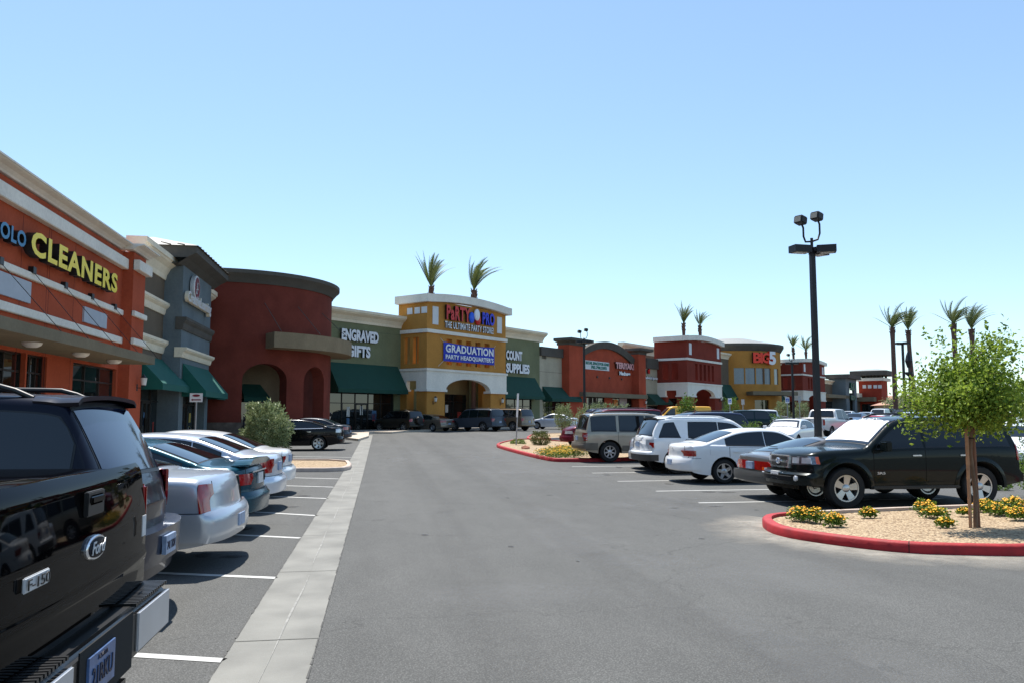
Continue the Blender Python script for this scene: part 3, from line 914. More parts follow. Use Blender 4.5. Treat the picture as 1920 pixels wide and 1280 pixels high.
# ------------------------------------------------------------------ the black pickup in the corner
PBLACK = paint('black', (5, 5, 6), 0.0, 0.3)
PBLACK.node_tree.nodes['Principled BSDF'].inputs['Coat Weight'].default_value = 0.4
PBLACK.node_tree.nodes['Principled BSDF'].inputs['Specular IOR Level'].default_value = 0.0
def pickup_near():
    L = 5.7; W = 1.98
    top = [(0, 0.9), (0.03, 1.02), (0.3, 1.10), (1.2, 1.20), (1.35, 1.23), (2.05, 1.84), (2.4, 1.9), (3.3, 1.9), (3.75, 1.86), (3.92, 1.56), (3.96, 1.50), (4.05, 1.485), (5.62, 1.485), (5.67, 1.47), (L, 1.42)]
    c = Shape(L, W, top, [(0, 0.95), (1.3, 1.14), (3.9, 1.22), (4.0, 1.40), (L, 1.40)], 0.95, 4.6, 0.39, zb=0.55, lean=0.2, fprof=[(0.4, 0), (1, 0.05)],
              rprof=[(0.4, 0.05), (0.9, 0.0), (1.2, 0.0), (1.42, 0.03)], tail=0.035, rtaper=0.01, rad=0.05, tumble=0.04, bot=[(0, 0.55), (4.0, 0.5), (L, 0.86)], arch=0.08, smooth=2)
    r = car_base('parked_pickup', 'glossy black pickup cropped at the left edge, tailgate and step bumper nearest the camera', 'pickup')
    c.body([PBLACK, UNDER], r)
    for sg in (-1, 1):
        c.side_window(1.5, 2.45, sg, r, marg=0.03); c.side_window(2.55, 3.6, sg, r, marg=0.03)
    c.screen('windscreen', 1.42, 2.1, r)
    # tailgate: its own panel, 0.86 to 1.47
    xT = -L/2
    def tg(u, v):
        y = -0.935+1.87*u; z = 0.885+(1.475-0.885)*v
        x = c.pt(L, y, z).x-0.004
        if v > 0.9: x += 0.03*((v-0.9)/0.1)**2
        x -= 0.010*max(0, 1-abs(z-1.02)/0.03)     # pressed crease
        return (x, y, z)
    t = c.patch('tailgate', tg, 40, 30, 0.012, PBLACK, r, UNDER, thick=0.03)
    xo = xT-0.018
    # handle recess and handle
    m = MB(); m.box(xo+0.001, xo+0.02, -0.16, 0.04, 1.315, 1.415); bev(m.build('handle_bezel', BLACKPL, t), 0.004)
    m = MB(); m.box(xo-0.010, xo+0.01, -0.14, 0.02, 1.36, 1.40); bev(m.build('handle', PBLACK, t), 0.012, 3)
    # oval badge, script and model badge : local +y is the right flank seen from behind reversed -> work in a frame
    def FM(y, z, off=0.0): return frame_matrix((xo-off, y, z), (0, -1, 0))
    def oval(a, b, h, off, mm, nm, y, z, par):
        q = MB(); M = FM(y, z, off); S = Matrix.Diagonal((a, b, 1, 1))
        q.lathe([(1.0, -0.01), (1.0, h*0.6), (0.93, h), (0.001, h)], 40, M @ S)
        return q.build(nm, mm, par, smooth=40)
    bd = oval(0.118, 0.050, 0.012, 0.0, CHROME, 'badge', -0.05, 1.185, t)
    oval(0.105, 0.040, 0.004, 0.012, mat('badge_navy', (16, 20, 30), 0.5, spec=0.1, var=0.1), 'badge_field', -0.05, 1.185, bd)
    me = text_mesh('Ford', 0.165, 0.052, 0.003, 0.01, shear=0.35); me.transform(FM(-0.05, 1.187, 0.018)); link('lettering', me, mat('badge_satin', (196, 198, 200), 0.5, metal=0.3, var=0.05), bd)
    q = MB(); yb = 0.53
    q.box(xo-0.006, xo+0.004, yb-0.105, yb+0.105, 1.135, 1.187); mb = bev(q.build('model_badge', mat('badge_satin', (196, 198, 200), 0.5, metal=0.3, var=0.05), t), 0.004)
    me = text_mesh('F-150', 0.185, 0.036, 0.003, 0.0); me.transform(FM(yb, 1.161, 0.0105)); link('lettering', me, BLACKPL, mb)
    q = MB(); q.box(xo-0.004, xo, -0.80, -0.74, 1.13, 1.23); q.build('sticker', PLATEW, t)
    # tail lamps at the corners
    for sg in (-1, 1):
        q = MB(); x0 = c.pt(L, 0.9, 1.1).x; q.box(x0-0.004, x0+0.16, min(sg*0.945, sg*0.985), max(sg*0.945, sg*0.985), 1.08, 1.37); bev(q.build('tail_lamp', REDL, r), 0.015, 3)
    # step bumper
    def bmp(name, y0, y1, z0, z1, x0, x1, mm, par, b=0.02):
        q = MB(); q.box(xT-x1, xT-x0, y0, y1, z0, z1); return bev(q.build(name, mm, par), b, 3)
    bp = MB()
    BCH = CHROME; BBL = mat('bumper_black', (20, 20, 21), 0.35, var=0.1)
    st = bmp('step_bumper', -0.97, 0.97, 0.62, 0.865, -0.06, 0.10, BBL, r, 0.03)
    # notch for the plate sits lower in the middle: faces
    for sg in (-1, 1):
        q = MB(); a, b_ = sorted((sg*0.40, sg*0.95))
        q.box(xT-0.112, xT-0.099, a, min(b_, 0.95), 0.66, 0.84); bev(q.build('bumper_face', mat('bumper_steel', (196, 198, 202), 0.3, metal=0.55, var=0.08), st), 0.01, 2)
        # ribbed tread pad
        q = MB(); n = 17
        for k in range(n):
            y = sg*(0.42+0.52*k/(n-1)); q.box(xT-0.095, xT+0.02, y-0.009, y+0.009, 0.862, 0.876)
        q.build('step_tread', BBL, st)
    q = MB(); q.box(xT-0.09, xT+0.1, -0.34, 0.34, 0.50, 0.61); bev(q.build('hitch_beam', BBL, st), 0.03, 2)
    q = MB(); q.box(xT-0.14, xT-0.08, -0.05, 0.05, 0.47, 0.56); q.build('hitch_receiver', UNDER, st)
    # dark recess + plate
    q = MB(); q.box(xT-0.106, xT-0.1, -0.33, 0.33, 0.62, 0.86); q.build('plate_recess', UNDER, st)
    q = MB(); q.box(xT-0.116, xT-0.106, -0.053, 0.253, 0.665, 0.818); pl = q.build('number_plate', mat('plate_photo', (72, 98, 140), 0.35, var=0.35, vscale=16), st)
    me = text_mesh('21RKU', 0.24, 0.07, 0.003, 0.01); me.transform(frame_matrix((xT-0.1165, 0.1, 0.735), (0, -1, 0))); link('lettering', me, mat('plate_navy', (14, 20, 50), 0.5), pl)
    me = text_mesh('NEVADA', 0.11, 0.02, 0.002, 0.01); me.transform(frame_matrix((xT-0.1165, 0.1, 0.798), (0, -1, 0))); link('lettering', me, mat('plate_navy', (14, 20, 50), 0.5), pl)
    wheels(c, r, 0.26, 6)
    return r, c
r, c = pickup_near()
put(r, -1.17-c.L/2, 3.62, 180)

# ------------------------------------------------------------------ dark blue SUV
def blue_suv():
    P = paint('midnight_blue', (15, 18, 32), 0.3, 0.3)
    c = suv_shape(5.1, 1.92, 1.92, lean=0.30, hood=1.15, cowl=1.3, wtop=2.0, sill=1.17, fx=0.95, wb=2.95, Rt=0.39, rg=0.50, zb=0.36, nose=0.2,
                  rprof=[(0.3, 0.06), (0.5, 0.02), (0.9, 0.0), (1.17, 0.0)], tail=0.16, rad=0.12)
    r = car_base('parked_suv', 'dark blue SUV with roof rack, rear spoiler and tinted glass, beside the black pickup', 'suv')
    c.body([P, UNDER], r); L = c.L
    for sg in (-1, 1):
        c.side_window(1.42, 2.4, sg, r, marg=0.03); c.side_window(2.5, 3.4, sg, r, marg=0.03); c.side_window(3.52, 4.74, sg, r, marg=0.04)
        doors(c, [(1.35, 2.45), (2.46, 3.45)], sg, P, r)
        c.wrap('tail_lamp', 'rear', 0.86, 1.10, 0.88, 1.22, sg, REDL, r, n=8, nv=6)
        mirror(c, 1.6, 1.12, sg, BLACKPL, r, (0.1, 0.22, 0.2))
    c.screen('windscreen', 1.42, 1.95, r)
    c.screen('rear_window', L-0.44, L-0.12, r, k0=0.97, k1=0.86, m=mat('rear_glass_blue', (26, 32, 52), 0.05, spec=0.7, var=0.1))
    # spoiler lip
    def sp(u, v):
        s = L-0.72+0.34*v; zt, cr, rr, zr, h0, ry = c.closure(min(s, L-0.52)); y = (2*u-1)*(h0-0.02)
        return Vector((L/2-s, y, c.topz(min(s, L-0.55), y*0.98)+0.012*v))
    c.patch('spoiler', sp, 24, 8, 0.008, P, r, P, thick=0.035)
    # bumper with step pad
    b = c.wrap('bumper', 'rear', 0, 1.55, 0.50, 0.78, 0, paint('bumper_blue', (24, 29, 46), 0.3), r, off=0.14, n=44, nv=10, thick=0.2)
    c.wrap('bumper_skirt', 'rear', 0, 1.5, 0.40, 0.50, 0, P, r, off=0.10, n=40, nv=3, thick=0.15)
    p = MB(); x = -L/2; p.box(x-0.165, x-0.13, -0.155, 0.155, 0.56, 0.715); pl = p.build('number_plate', PLATE, r)
    me = text_mesh('741 TKN', 0.25, 0.07, 0.003, 0.01); me.transform(frame_matrix((x-0.166, 0, 0.63), (0, -1, 0))); link('lettering', me, mat('plate_navy', (14, 20, 50), 0.5), pl)
    roof_rails(c, 2.2, L-0.75, BLACKPL, r, yk=0.86, h=0.085, r=0.022)
    q = MB(); q.tube([(x+0.6, 0.6, 0.33), (x-0.06, 0.62, 0.33)], 0.035, 10); q.build('exhaust_pipe', CHROME, r, smooth=40)
    wheels(c, r, 0.25, 6)
    return r, c
r, c = blue_suv(); put(r, -1.92-c.L/2, 7.62, 179)

# ------------------------------------------------------------------ silver coupe
def silver_coupe():
    P = paint('silver', (178, 184, 192), 0.55, 0.3)
    c = sedan_shape(5.0, 1.85, 1.40, hood=0.93, deck=1.08, cowl=1.5, wtop=2.4, rtop=3.35, rbase=4.15, fx=1.05, wb=2.81, Rt=0.33,
                    rprof=[(0.2, 0.16), (0.3, 0.06), (0.42, 0.0), (0.6, 0.0), (0.66, 0.05), (1.05, 0.12)], tail=0.13, rtaper=0.03, zb=0.24, bot=[(0, 0.25), (4.2, 0.24), (5.0, 0.32)])
    r = car_base('parked_coupe', 'silver coupe with tall narrow red tail lamps, between blue SUV and teal sedan', 'car')
    c.body([P, UNDER], r); L = c.L
    for sg in (-1, 1):
        c.side_window(1.6, 2.95, sg, r); c.side_window(3.05, 3.9, sg, r)
        doors(c, [(1.55, 2.98)], sg, P, r)
        c.wrap('tail_lamp', 'rear', 0.86, 1.07, 0.665, 0.97, sg, REDL, r, n=10, nv=8, off=0.018, edge=BLACKPL)
        mirror(c, 1.8, 0.93, sg, P, r)
    c.screen('windscreen', 1.58, 2.3, r); c.screen('rear_window', 3.42, 4.05, r)
    c.wrap('bumper', 'rear', 0, 1.62, 0.36, 0.655, 0, P, r, off=0.05, n=44, nv=8, thick=0.07, edge=P)
    c.end_box('number_plate', 'rear', -0.155, 0.155, 0.44, 0.58, PLATE, r, 0.06); seams(c, r, 0.66, 1.0, 0.83)
    wheels(c, r, 0.21, 5)
    return r, c
r, c = silver_coupe(); put(r, -1.66-c.L/2, 10.5, 177)

# ------------------------------------------------------------------ teal sedan with a boot spoiler
def teal_sedan():
    P = paint('teal', (18, 62, 76), 0.5, 0.24)
    c = sedan_shape(4.85, 1.80, 1.42, deck=1.03, rtop=3.3, rbase=4.2, rprof=[(0.2, 0.14), (0.34, 0.02), (0.55, 0.0), (0.6, 0.05), (1.0, 0.07)], tail=0.2)
    r = car_base('parked_sedan', 'teal sedan with lip spoiler and orange red tail lamps, beside the silver coupe', 'car')
    c.body([P, UNDER], r); L = c.L
    for sg in (-1, 1):
        c.side_window(1.35, 2.5, sg, r); c.side_window(2.58, 3.35, sg, r); c.side_window(3.42, 3.86, sg, r)
        doors(c, [(1.4, 2.53), (2.54, 3.5)], sg, P, r)
        c.wrap('tail_lamp', 'rear', 0.55, 1.28, 0.73, 0.89, sg, REDL, r, n=12, nv=4, off=0.012, edge=BLACKPL)
        mirror(c, 1.6, 0.95, sg, P, r)
    c.screen('windscreen', 1.38, 2.05, r); c.screen('rear_window', 3.42, 4.08, r)
    c.wrap('bumper', 'rear', 0, 1.6, 0.34, 0.62, 0, P, r, off=0.04, n=40, nv=8, thick=0.06, edge=P)
    x = -L/2; plate(c, 'rear', 0.80, PLATEW, r); seams(c, r, 0.625, 0.98, 0.84)
    q = MB()
    for k in range(24):
        y0 = -0.68+1.36*k/24; y1 = -0.68+1.36*(k+1)/24
        def zz(y): return 1.03+0.075*(1-(abs(y)/0.68)**6)
        q.hexa([(x+0.10, y0, 1.0), (x+0.34, y0, 1.0), (x+0.34, y1, 1.0), (x+0.10, y1, 1.0), (x+0.05, y0, zz(y0)), (x+0.30, y0, zz(y0)-0.015), (x+0.30, y1, zz(y1)-0.015), (x+0.05, y1, zz(y1))])
    q.build('spoiler', P, r, smooth=50, weld=1e-4)
    c.end_box('trunk_strip', 'rear', -0.45, 0.45, 0.9, 0.92, CHROME, r, 0.008)
    wheels(c, r, 0.2, 5, style='cover')
    return r, c
r, c = teal_sedan(); put(r, -1.72-c.L/2, 13.25, 176)

# ------------------------------------------------------------------ two pale sedans
PSILV = paint('pale_silver', (200, 205, 214), 0.45, 0.3)
PWHITE = paint('white', (225, 226, 226), 0.0, 0.28)
def pale_sedan(label, P, dk, zt0, zt1, q0, q1):
    c = sedan_shape(4.8, 1.78, 1.43, deck=dk, rtop=3.35, rbase=4.2, rprof=[(0.2, 0.12), (0.34, 0.02), (0.55, 0.0), (0.6, 0.06), (1.0, 0.06)], tail=0.2)
    r = car_base('parked_sedan', label, 'car'); c.body([P, UNDER], r); L = c.L
    for sg in (-1, 1):
        c.side_window(1.35, 2.5, sg, r); c.side_window(2.58, 3.3, sg, r); c.side_window(3.36, 3.85, sg, r)
        doors(c, [(1.4, 2.53), (2.54, 3.5)], sg, P, r)
        c.wrap('tail_lamp', 'rear', q0, q1, zt0, zt1, sg, REDL, r, n=12, nv=4, off=0.012, edge=BLACKPL)
        mirror(c, 1.6, 0.95, sg, P, r)
    c.screen('windscreen', 1.38, 2.05, r); c.screen('rear_window', 3.42, 4.08, r)
    c.wrap('bumper', 'rear', 0, 1.6, 0.34, 0.63, 0, P, r, off=0.04, n=40, nv=8, thick=0.06, edge=P)
    plate(c, 'rear', 0.80, PLATE, r); seams(c, r, 0.635, 0.98, 0.84)
    wheels(c, r, 0.2, 6, style='cover')
    return r, c
r, c = pale_sedan('pale silver sedan with angular red tail lamps, between teal sedan and white sedan', PSILV, 1.05, 0.70, 0.95, 0.62, 1.18); put(r, -1.78-c.L/2, 16.3, 176)
r, c = pale_sedan('white sedan with boxy tail lamps, last in the left row before the gravel island', PWHITE, 1.02, 0.72, 0.86, 0.6, 1.12); put(r, -1.90-c.L/2, 19.3, 176)

# ------------------------------------------------------------------ black sedan side on, dark grey sedan behind it
def black_sedan():
    P = paint('black_sedan', (14, 14, 18), 0.3, 0.2)
    c = sedan_shape(4.85, 1.80, 1.45, hood=1.0, deck=1.08, rtop=3.3, rbase=4.25, Rt=0.33, wb=2.8)
    r = car_base('parked_sedan', 'black sedan seen side on with chrome window trim, beyond the left gravel island', 'car'); c.body([P, UNDER], r)
    for sg in (-1, 1):
        for (a, b) in ((1.35, 2.5), (2.58, 3.9)):
            w_ = c.side_window(a, b, sg, r)
        doors(c, [(1.4, 2.53), (2.54, 3.5)], sg, P, r, hm=CHROME)
        c.side_panel('chrome_strip', 1.5, 3.95, 0, 0, sg, CHROME, r, 0.008, fz0=lambda s: c.zB(s)+0.0, fz1=lambda s: c.zB(s)+0.018, n=20, nv=1)
        c.wrap('tail_lamp', 'rear', 0.6, 1.22, 0.82, 0.98, sg, CLEARL, r, n=10, nv=4)
        mirror(c, 1.6, 0.98, sg, P, r)
    c.screen('windscreen', 1.38, 2.05, r); c.screen('rear_window', 3.42, 4.08, r)
    c.wrap('bumper', 'rear', 0, 1.5, 0.34, 0.62, 0, P, r, off=0.03, n=36, nv=6, edge=P)
    wheels(c, r, 0.2, 6, style=(0.05, 0.045), rimr=0.23)
    return r, c
r, c = black_sedan(); put_by_wheel(r, c, 'rear', 1, 597, 844, 178)
r, c = simple_sedan('dark grey sedan with red tail lamp, partly hidden beyond the black sedan', paint('slate', (52, 56, 62), 0.5), far=False)
put_by_end(r, c, 'rear', 659, 46, 172)

# ------------------------------------------------------------------ RIGHT ROW
def runner_suv():
    P = paint('black_green', (22, 29, 29), 0.4, 0.25)
    c = suv_shape(4.80, 1.90, 1.74, hood=1.14, cowl=1.38, wtop=2.08, sill=1.15, fx=0.92, wb=2.79, Rt=0.385, rg=0.40, lean=0.26, nose=0.22, nz=0.12,
                  fprof=[(0.3, 0.10), (0.42, 0.02), (0.6, 0.0), (0.64, 0.07), (0.95, 0.10)], rprof=[(0.3, 0.1), (0.45, 0.0), (0.62, 0.0), (0.68, 0.08), (1.1, 0.10)], zb=0.38, rad=0.13, arch=0.085)
    r = car_base('parked_suv', 'black SUV with silver sunshade, facing the drive beside the red kerb island', 'suv')
    c.body([P, UNDER], r); L = c.L; W = c.W
    PT = mat('privacy_glass', (10, 13, 14), 0.05, spec=0.55, var=0.1)
    for sg in (-1, 1):
        c.side_window(1.42, 2.52, sg, r, m=PT, marg=0.045); c.side_window(2.60, 3.48, sg, r, m=PT, marg=0.045); c.side_window(3.56, 4.42, sg, r, m=PT, marg=0.05, slant=(0.08, -0.12))
        doors(c, [(1.48, 2.55), (2.56, 3.55)], sg, P, r, hm=CHROME, zlo=0.50, zhi=0.03, hz=0.985)
        # wheel arch flares
        for a in (c.fx, c.rx):
            def fl(u, v, a=a, sg=sg):
                th = R(-8)+R(196)*u; rr = c.Ra+0.012+0.075*v
                s = a-rr*math.cos(th); z = c.R+rr*math.sin(th); z = max(z, 0.36)
                s = min(max(s, 0.0), L)
                p = c.pt(s, sg*c.hw(s, z), z); p.y += sg*0.028*math.sin(math.pi*min(1, v*1.0)*0.5+math.pi/2*(1-v)*0.6)*(1-v*0.85)
                return p
            c.patch('arch_flare', fl, 30, 4, 0.006, P, r, thick=0.05)
        # running board
        q = MB(); q.box(L/2-3.25, L/2-1.42, sg*(W/2-0.12), sg*(W/2+0.03), 0.36, 0.42); bev(q.build('running_board', BLACKPL, r), 0.02)
        c.wrap('headlamp', 'front', 0.50, 1.36, 0.80, 0.97, sg, mat('headlamp_glass', (112, 116, 122), 0.08, metal=0.5, coat=1, var=0.4, vscale=14), r, n=20, nv=6, off=0.014, edge=BLACKPL, taper=(0.03, 0.0))
        c.wrap('reflector', 'front', 0.60, 0.82, 0.835, 0.945, sg, CLEARL, r, n=6, nv=3, off=0.02)
        c.wrap('reflector', 'front', 0.90, 1.12, 0.84, 0.945, sg, CLEARL, r, n=8, nv=3, off=0.02)
        c.wrap('turn_signal', 'front', 1.27, 1.37, 0.83, 0.965, sg, AMBER, r, n=6, nv=4, off=0.018)
        c.wrap('tail_lamp', 'rear', 0.84, 1.16, 0.88, 1.18, sg, REDL, r, n=10, nv=6, off=0.012)
        mirror(c, 1.66, 1.07, sg, P, r, (0.13, 0.21, 0.19))
        # fog lamp
        x = c.pt(0, 0.62, 0.56).x; q = MB()
        q.lathe([(0.05, -0.03), (0.055, 0.0), (0.045, 0.015), (0.001, 0.02)], 20, frame_matrix((x+0.055, sg*0.66, 0.56), (0, 1, 0)))
        q.build('fog_lamp', CLEARL, r, smooth=40)
    ws = c.screen('windscreen', 1.44, 2.10, r, k0=0.98, k1=0.98)
    # silver accordion sunshade filling the lower glass, white script strip above
    def shade(u, v):
        s = 1.49+0.50*u; zt, cr, rr, zr, h0, ry = c.closure(s); y = (h0-ry*0.8)*0.95*(2*v-1)
        s2 = s+ (0.03*abs(math.sin(v*14)) if u > 0.97 else 0)
        p = c.pt(s2, y, c.topz(s2, y)+0.0)
        return p
    c.patch('sunshade', shade, 10, 40, 0.012, mat('foil_white', (235, 236, 238), 0.45, metal=0.0, var=0.06, vscale=9), ws)
    me = text_mesh('XOOX', 0.62, 0.07, 0.003, 0.012)
    s = 2.02; zt, cr, rr, zr, h0, ry = c.closure(s)
    sl_ = Vector((c.L/2-1.95, 0, c.zt(1.95)))-Vector((c.L/2-2.08, 0, c.zt(2.08)))
    M = frame_matrix((c.L/2-2.03, 0, c.zt(2.03)+0.018), (0, 1, 0), -sl_.normalized())
    me.transform(M); link('lettering', me, PLATEW, ws)
    c.screen('rear_window', L-0.36, L-0.13, r)
    # grille
    gx = c.pt(0, 0, 0.88).x
    def gr(u, v):
        y = -0.36+0.72*u; z = 0.735+0.245*v; p = c.pt(0.0, y, z); return (p.x+0.004, y, z)
    g_ = c.patch('grille', gr, 20, 10, 0.035, CHROME, r)
    def gi(a, b, hh):
        def f(u, v):
            y = -0.31+0.62*u; z = a+(b-a)*v; p = c.pt(0.0, y, z); return (p.x+0.005, y, z)
        return f
    for (a, b) in ((0.765, 0.835), (0.885, 0.95)):
        c.patch('grille_opening', gi(a, b, 0), 16, 4, 0.040, UNDER, g_)
    q = MB(); M = frame_matrix((gx+0.055, 0, 0.862), (0, 1, 0))
    q.lathe([(1, -0.01), (1, 0.006), (0.84, 0.012), (0.78, 0.0)], 30, M @ Matrix.Diagonal((0.085, 0.06, 1, 1)))
    q.lathe([(1, -0.01), (1, 0.006), (0.78, 0.012), (0.7, 0.0)], 24, M @ Matrix.Diagonal((0.03, 0.055, 1, 1)))
    q.build('emblem', CHROME, g_, smooth=50)
    # bumper
    b = c.wrap('bumper', 'front', 0, 1.42, 0.44, 0.70, 0, P, r, off=0.055, n=48, nv=8, thick=0.07, edge=P)
    def itk(u, v):
        y = -0.55+1.1*u; z = 0.50+0.13*v; p = c.pt(0.0, y, z); return (p.x+0.058, y, z)
    c.patch('air_intake', itk, 20, 3, 0.004, UNDER, b)
    q = MB(); q.box(gx+0.085, gx+0.145, -0.155, 0.155, 0.51, 0.665); pl = bev(q.build('number_plate', PLATEW, b), 0.004)
    me = text_mesh('482 SRD', 0.25, 0.075, 0.003, 0.01); me.transform(frame_matrix((gx+0.146, 0, 0.575), (0, 1, 0))); link('lettering', me, mat('plate_grey', (90, 90, 100), 0.5), pl)
    me = text_mesh('SR5', 0.16, 0.045, 0.004, 0.012); s = 1.62; me.transform(frame_matrix((c.L/2-s, c.hw(s, 0.66)+0.006, 0.66), (-1, 0, 0))); link('door_badge', me, CHROME, r)
    roof_rails(c, 2.3, L-0.55, BLACKPL, r, yk=0.86, h=0.075, r=0.02)
    wheels(c, r, 0.25, 5, rimr=0.245, style=(0.045, 0.07))
    return r, c
r, c = runner_suv(); put_by_wheel(r, c, 'front', 1, 1585, 953, 180)

def grey_hatch():
    P = paint('warm_grey', (92, 88, 84), 0.4, 0.35)
    top = [(0, 0.5), (0.03, 0.62), (0.2, 0.68), (1.3, 0.86), (1.45, 0.88), (2.2, 1.24), (2.5, 1.29), (2.9, 1.29), (3.1, 1.26), (4.1, 0.98), (4.2, 0.95), (4.38, 0.93), (4.43, 0.90), (4.45, 0.8)]
    c = Shape(4.45, 1.68, top, [(0, 0.55), (1.3, 0.80), (4.45, 0.88)], 0.9, 3.42, 0.31, zb=0.24, lean=0.5, tail=0.08, rtaper=0.02,
              rprof=[(0.2, 0.1), (0.36, 0.02), (0.5, 0.0), (0.6, 0.02), (0.9, 0.04)])
    r = car_base('parked_hatchback', 'old low grey hatchback with wide red tail panel, nosed in beside black SUV', 'car')
    c.body([P, UNDER], r); L = c.L
    for sg in (-1, 1):
        c.side_window(1.5, 2.8, sg, r); c.side_window(2.88, 3.6, sg, r)
        doors(c, [(1.5, 2.85)], sg, P, r)
        lt = c.wrap('tail_lamp', 'rear', 0.24, 0.98, 0.62, 0.80, sg, REDL, r, n=10, nv=4, off=0.02)
        c.wrap('indicator', 'rear', 0.62, 0.92, 0.625, 0.69, sg, AMBER, lt, n=6, nv=2, off=0.024)
        c.wrap('reverse_lamp', 'rear', 0.72, 0.84, 0.63, 0.685, sg, CLEARL, lt, n=3, nv=2, off=0.028)
        mirror(c, 1.8, 0.86, sg, P, r, (0.08, 0.15, 0.11))
    c.screen('windscreen', 1.52, 2.15, r); rw = c.screen('rear_window', 3.14, 4.08, r, k0=0.96, k1=0.9)
    q = MB(); xs_ = L/2-3.85
    q.tube([(xs_, -0.05, c.zt(3.85)+0.03), (xs_+0.02, 0.42, c.zt(3.83)+0.03)], 0.008, 6); q.build('rear_wiper', BLACKPL, r)
    c.wrap('bumper', 'rear', 0, 1.7, 0.40, 0.58, 0, mat('bumper_grey', (70, 70, 68), 0.4, var=0.1), r, off=0.09, n=44, nv=6, thick=0.12)
    x = -L/2; q = MB(); q.box(x-0.03, x+0.02, -0.15, 0.15, 0.63, 0.78); q.build('number_plate', PLATE, r)
    wheels(c, r, 0.19, 5, style='cover')
    return r, c
r, c = grey_hatch(); put_by_end(r, c, 'rear', 1404, 17.5, 0)

def white_sedan():
    c = sedan_shape(4.83, 1.78, 1.42, hood=0.95, deck=1.03, rtop=3.3, rbase=4.25, Rt=0.315, wb=2.72, fx=0.98, rprof=[(0.2, 0.16), (0.34, 0.03), (0.5, 0.0), (0.62, 0.03), (0.68, 0.08), (1.0, 0.08)], tail=0.24, rtaper=0.07)
    P = PWHITE
    r = car_base('parked_sedan', 'white sedan with rounded red tail lamps and five spoke wheels, right row', 'car'); c.body([P, UNDER], r); L = c.L
    for sg in (-1, 1):
        c.side_window(1.35, 2.52, sg, r); c.side_window(2.58, 3.62, sg, r, slant=(0, 0))
        doors(c, [(1.4, 2.53), (2.54, 3.55)], sg, P, r)
        c.wrap('tail_lamp', 'rear', 0.70, 1.30, 0.705, 0.845, sg, REDL, r, n=14, nv=5, off=0.016, edge=REDL)
        mirror(c, 1.6, 0.95, sg, P, r)
    c.screen('windscreen', 1.38, 2.05, r); c.screen('rear_window', 3.38, 4.12, r)
    c.wrap('bumper', 'rear', 0, 1.5, 0.36, 0.64, 0, P, r, off=0.035, n=44, nv=8, thick=0.05, edge=P)
    x = -L/2; c.end_box('number_plate', 'rear', -0.155, 0.155, 0.46, 0.60, PLATE, r, 0.045)
    c.side_panel('fuel_door', 3.92, 4.08, 0.74, 0.88, -1, P, r, 0.004, UNDER, 5, 5)
    c.end_box('badge', 'rear', -0.03, 0.03, 0.86, 0.90, CHROME, r, 0.01); seams(c, r, 0.645, 0.97, 0.86, q1=1.5)
    wheels(c, r, 0.2, 5, rimr=0.205, style=(0.05, 0.035))
    return r, c
r, c = white_sedan(); put_by_wheel(r, c, 'rear', -1, 1357, 906, 0)

def white_suv():
    P = PWHITE
    c = suv_shape(4.80, 1.82, 1.70, hood=1.05, cowl=1.2, wtop=2.0, sill=1.08, fx=0.95, wb=2.86, Rt=0.35, rg=0.55, lean=0.34, inset=0.03,
                  rprof=[(0.3, 0.1), (0.42, 0.02), (0.62, 0.0), (0.66, 0.06), (1.05, 0.09)], tail=0.2, rad=0.13)
    r = car_base('parked_suv', 'white SUV with clear tail lamps and dark lower bumper, second white car from the right', 'suv'); c.body([P, UNDER], r); L = c.L
    for sg in (-1, 1):
        c.side_window(1.35, 2.42, sg, r, marg=0.05); c.side_window(2.48, 3.42, sg, r, marg=0.05, slant=(0, -0.05)); c.side_window(3.68, 4.36, sg, r, marg=0.05, slant=(0.16, -0.16))
        doors(c, [(1.42, 2.45), (2.46, 3.5)], sg, P, r)
        t = c.wrap('tail_lamp', 'rear', 0.80, 1.16, 0.74, 1.02, sg, CLEARL, r, n=10, nv=8, off=0.014, edge=BLACKPL)
        c.wrap('stop_lens', 'rear', 1.0, 1.12, 0.78, 0.93, sg, REDL, t, n=5, nv=5, off=0.02)
        mirror(c, 1.6, 1.03, sg, BLACKPL, r)
    c.screen('windscreen', 1.32, 1.95, r); c.screen('rear_window', L-0.5, L-0.13, r, k0=0.98, k1=0.96)
    def sp(u, v):
        s = L-0.72+0.24*v; q = min(s, L-0.6); zt, cr, rr, zr, h0, ry = c.closure(q); y = (2*u-1)*(h0-0.05)
        return Vector((L/2-s, y, c.topz(q, y*0.98)+0.01*v))
    c.patch('spoiler', sp, 24, 6, 0.010, P, r, BLACKPL, thick=0.04)
    c.wrap('bumper', 'rear', 0, 1.45, 0.58, 0.70, 0, P, r, off=0.045, n=44, nv=6, thick=0.06, edge=P)
    c.wrap('bumper_skirt', 'rear', 0, 1.40, 0.40, 0.578, 0, mat('cladding_grey', (62, 60, 58), 0.6, var=0.1), r, off=0.035, n=44, nv=5, thick=0.06)
    x = -L/2; plate(c, 'rear', 0.87, PLATE, r)
    c.end_box('trunk_strip', 'rear', -0.42, 0.42, 0.965, 0.99, CHROME, r, 0.015)
    q = MB(); q.tube([(x+0.08, 0, 1.1), (x+0.14, -0.3, 1.16)], 0.01, 6); q.build('rear_wiper', BLACKPL, r)
    roof_rails(c, 2.1, L-0.75, P, r, yk=0.88, h=0.05, r=0.022)
    wheels(c, r, 0.22, 5, rimr=0.22, style=(0.05, 0.05))
    return r, c
r, c = white_suv(); put_by_wheel(r, c, 'rear', -1, 1268, 888, 0)

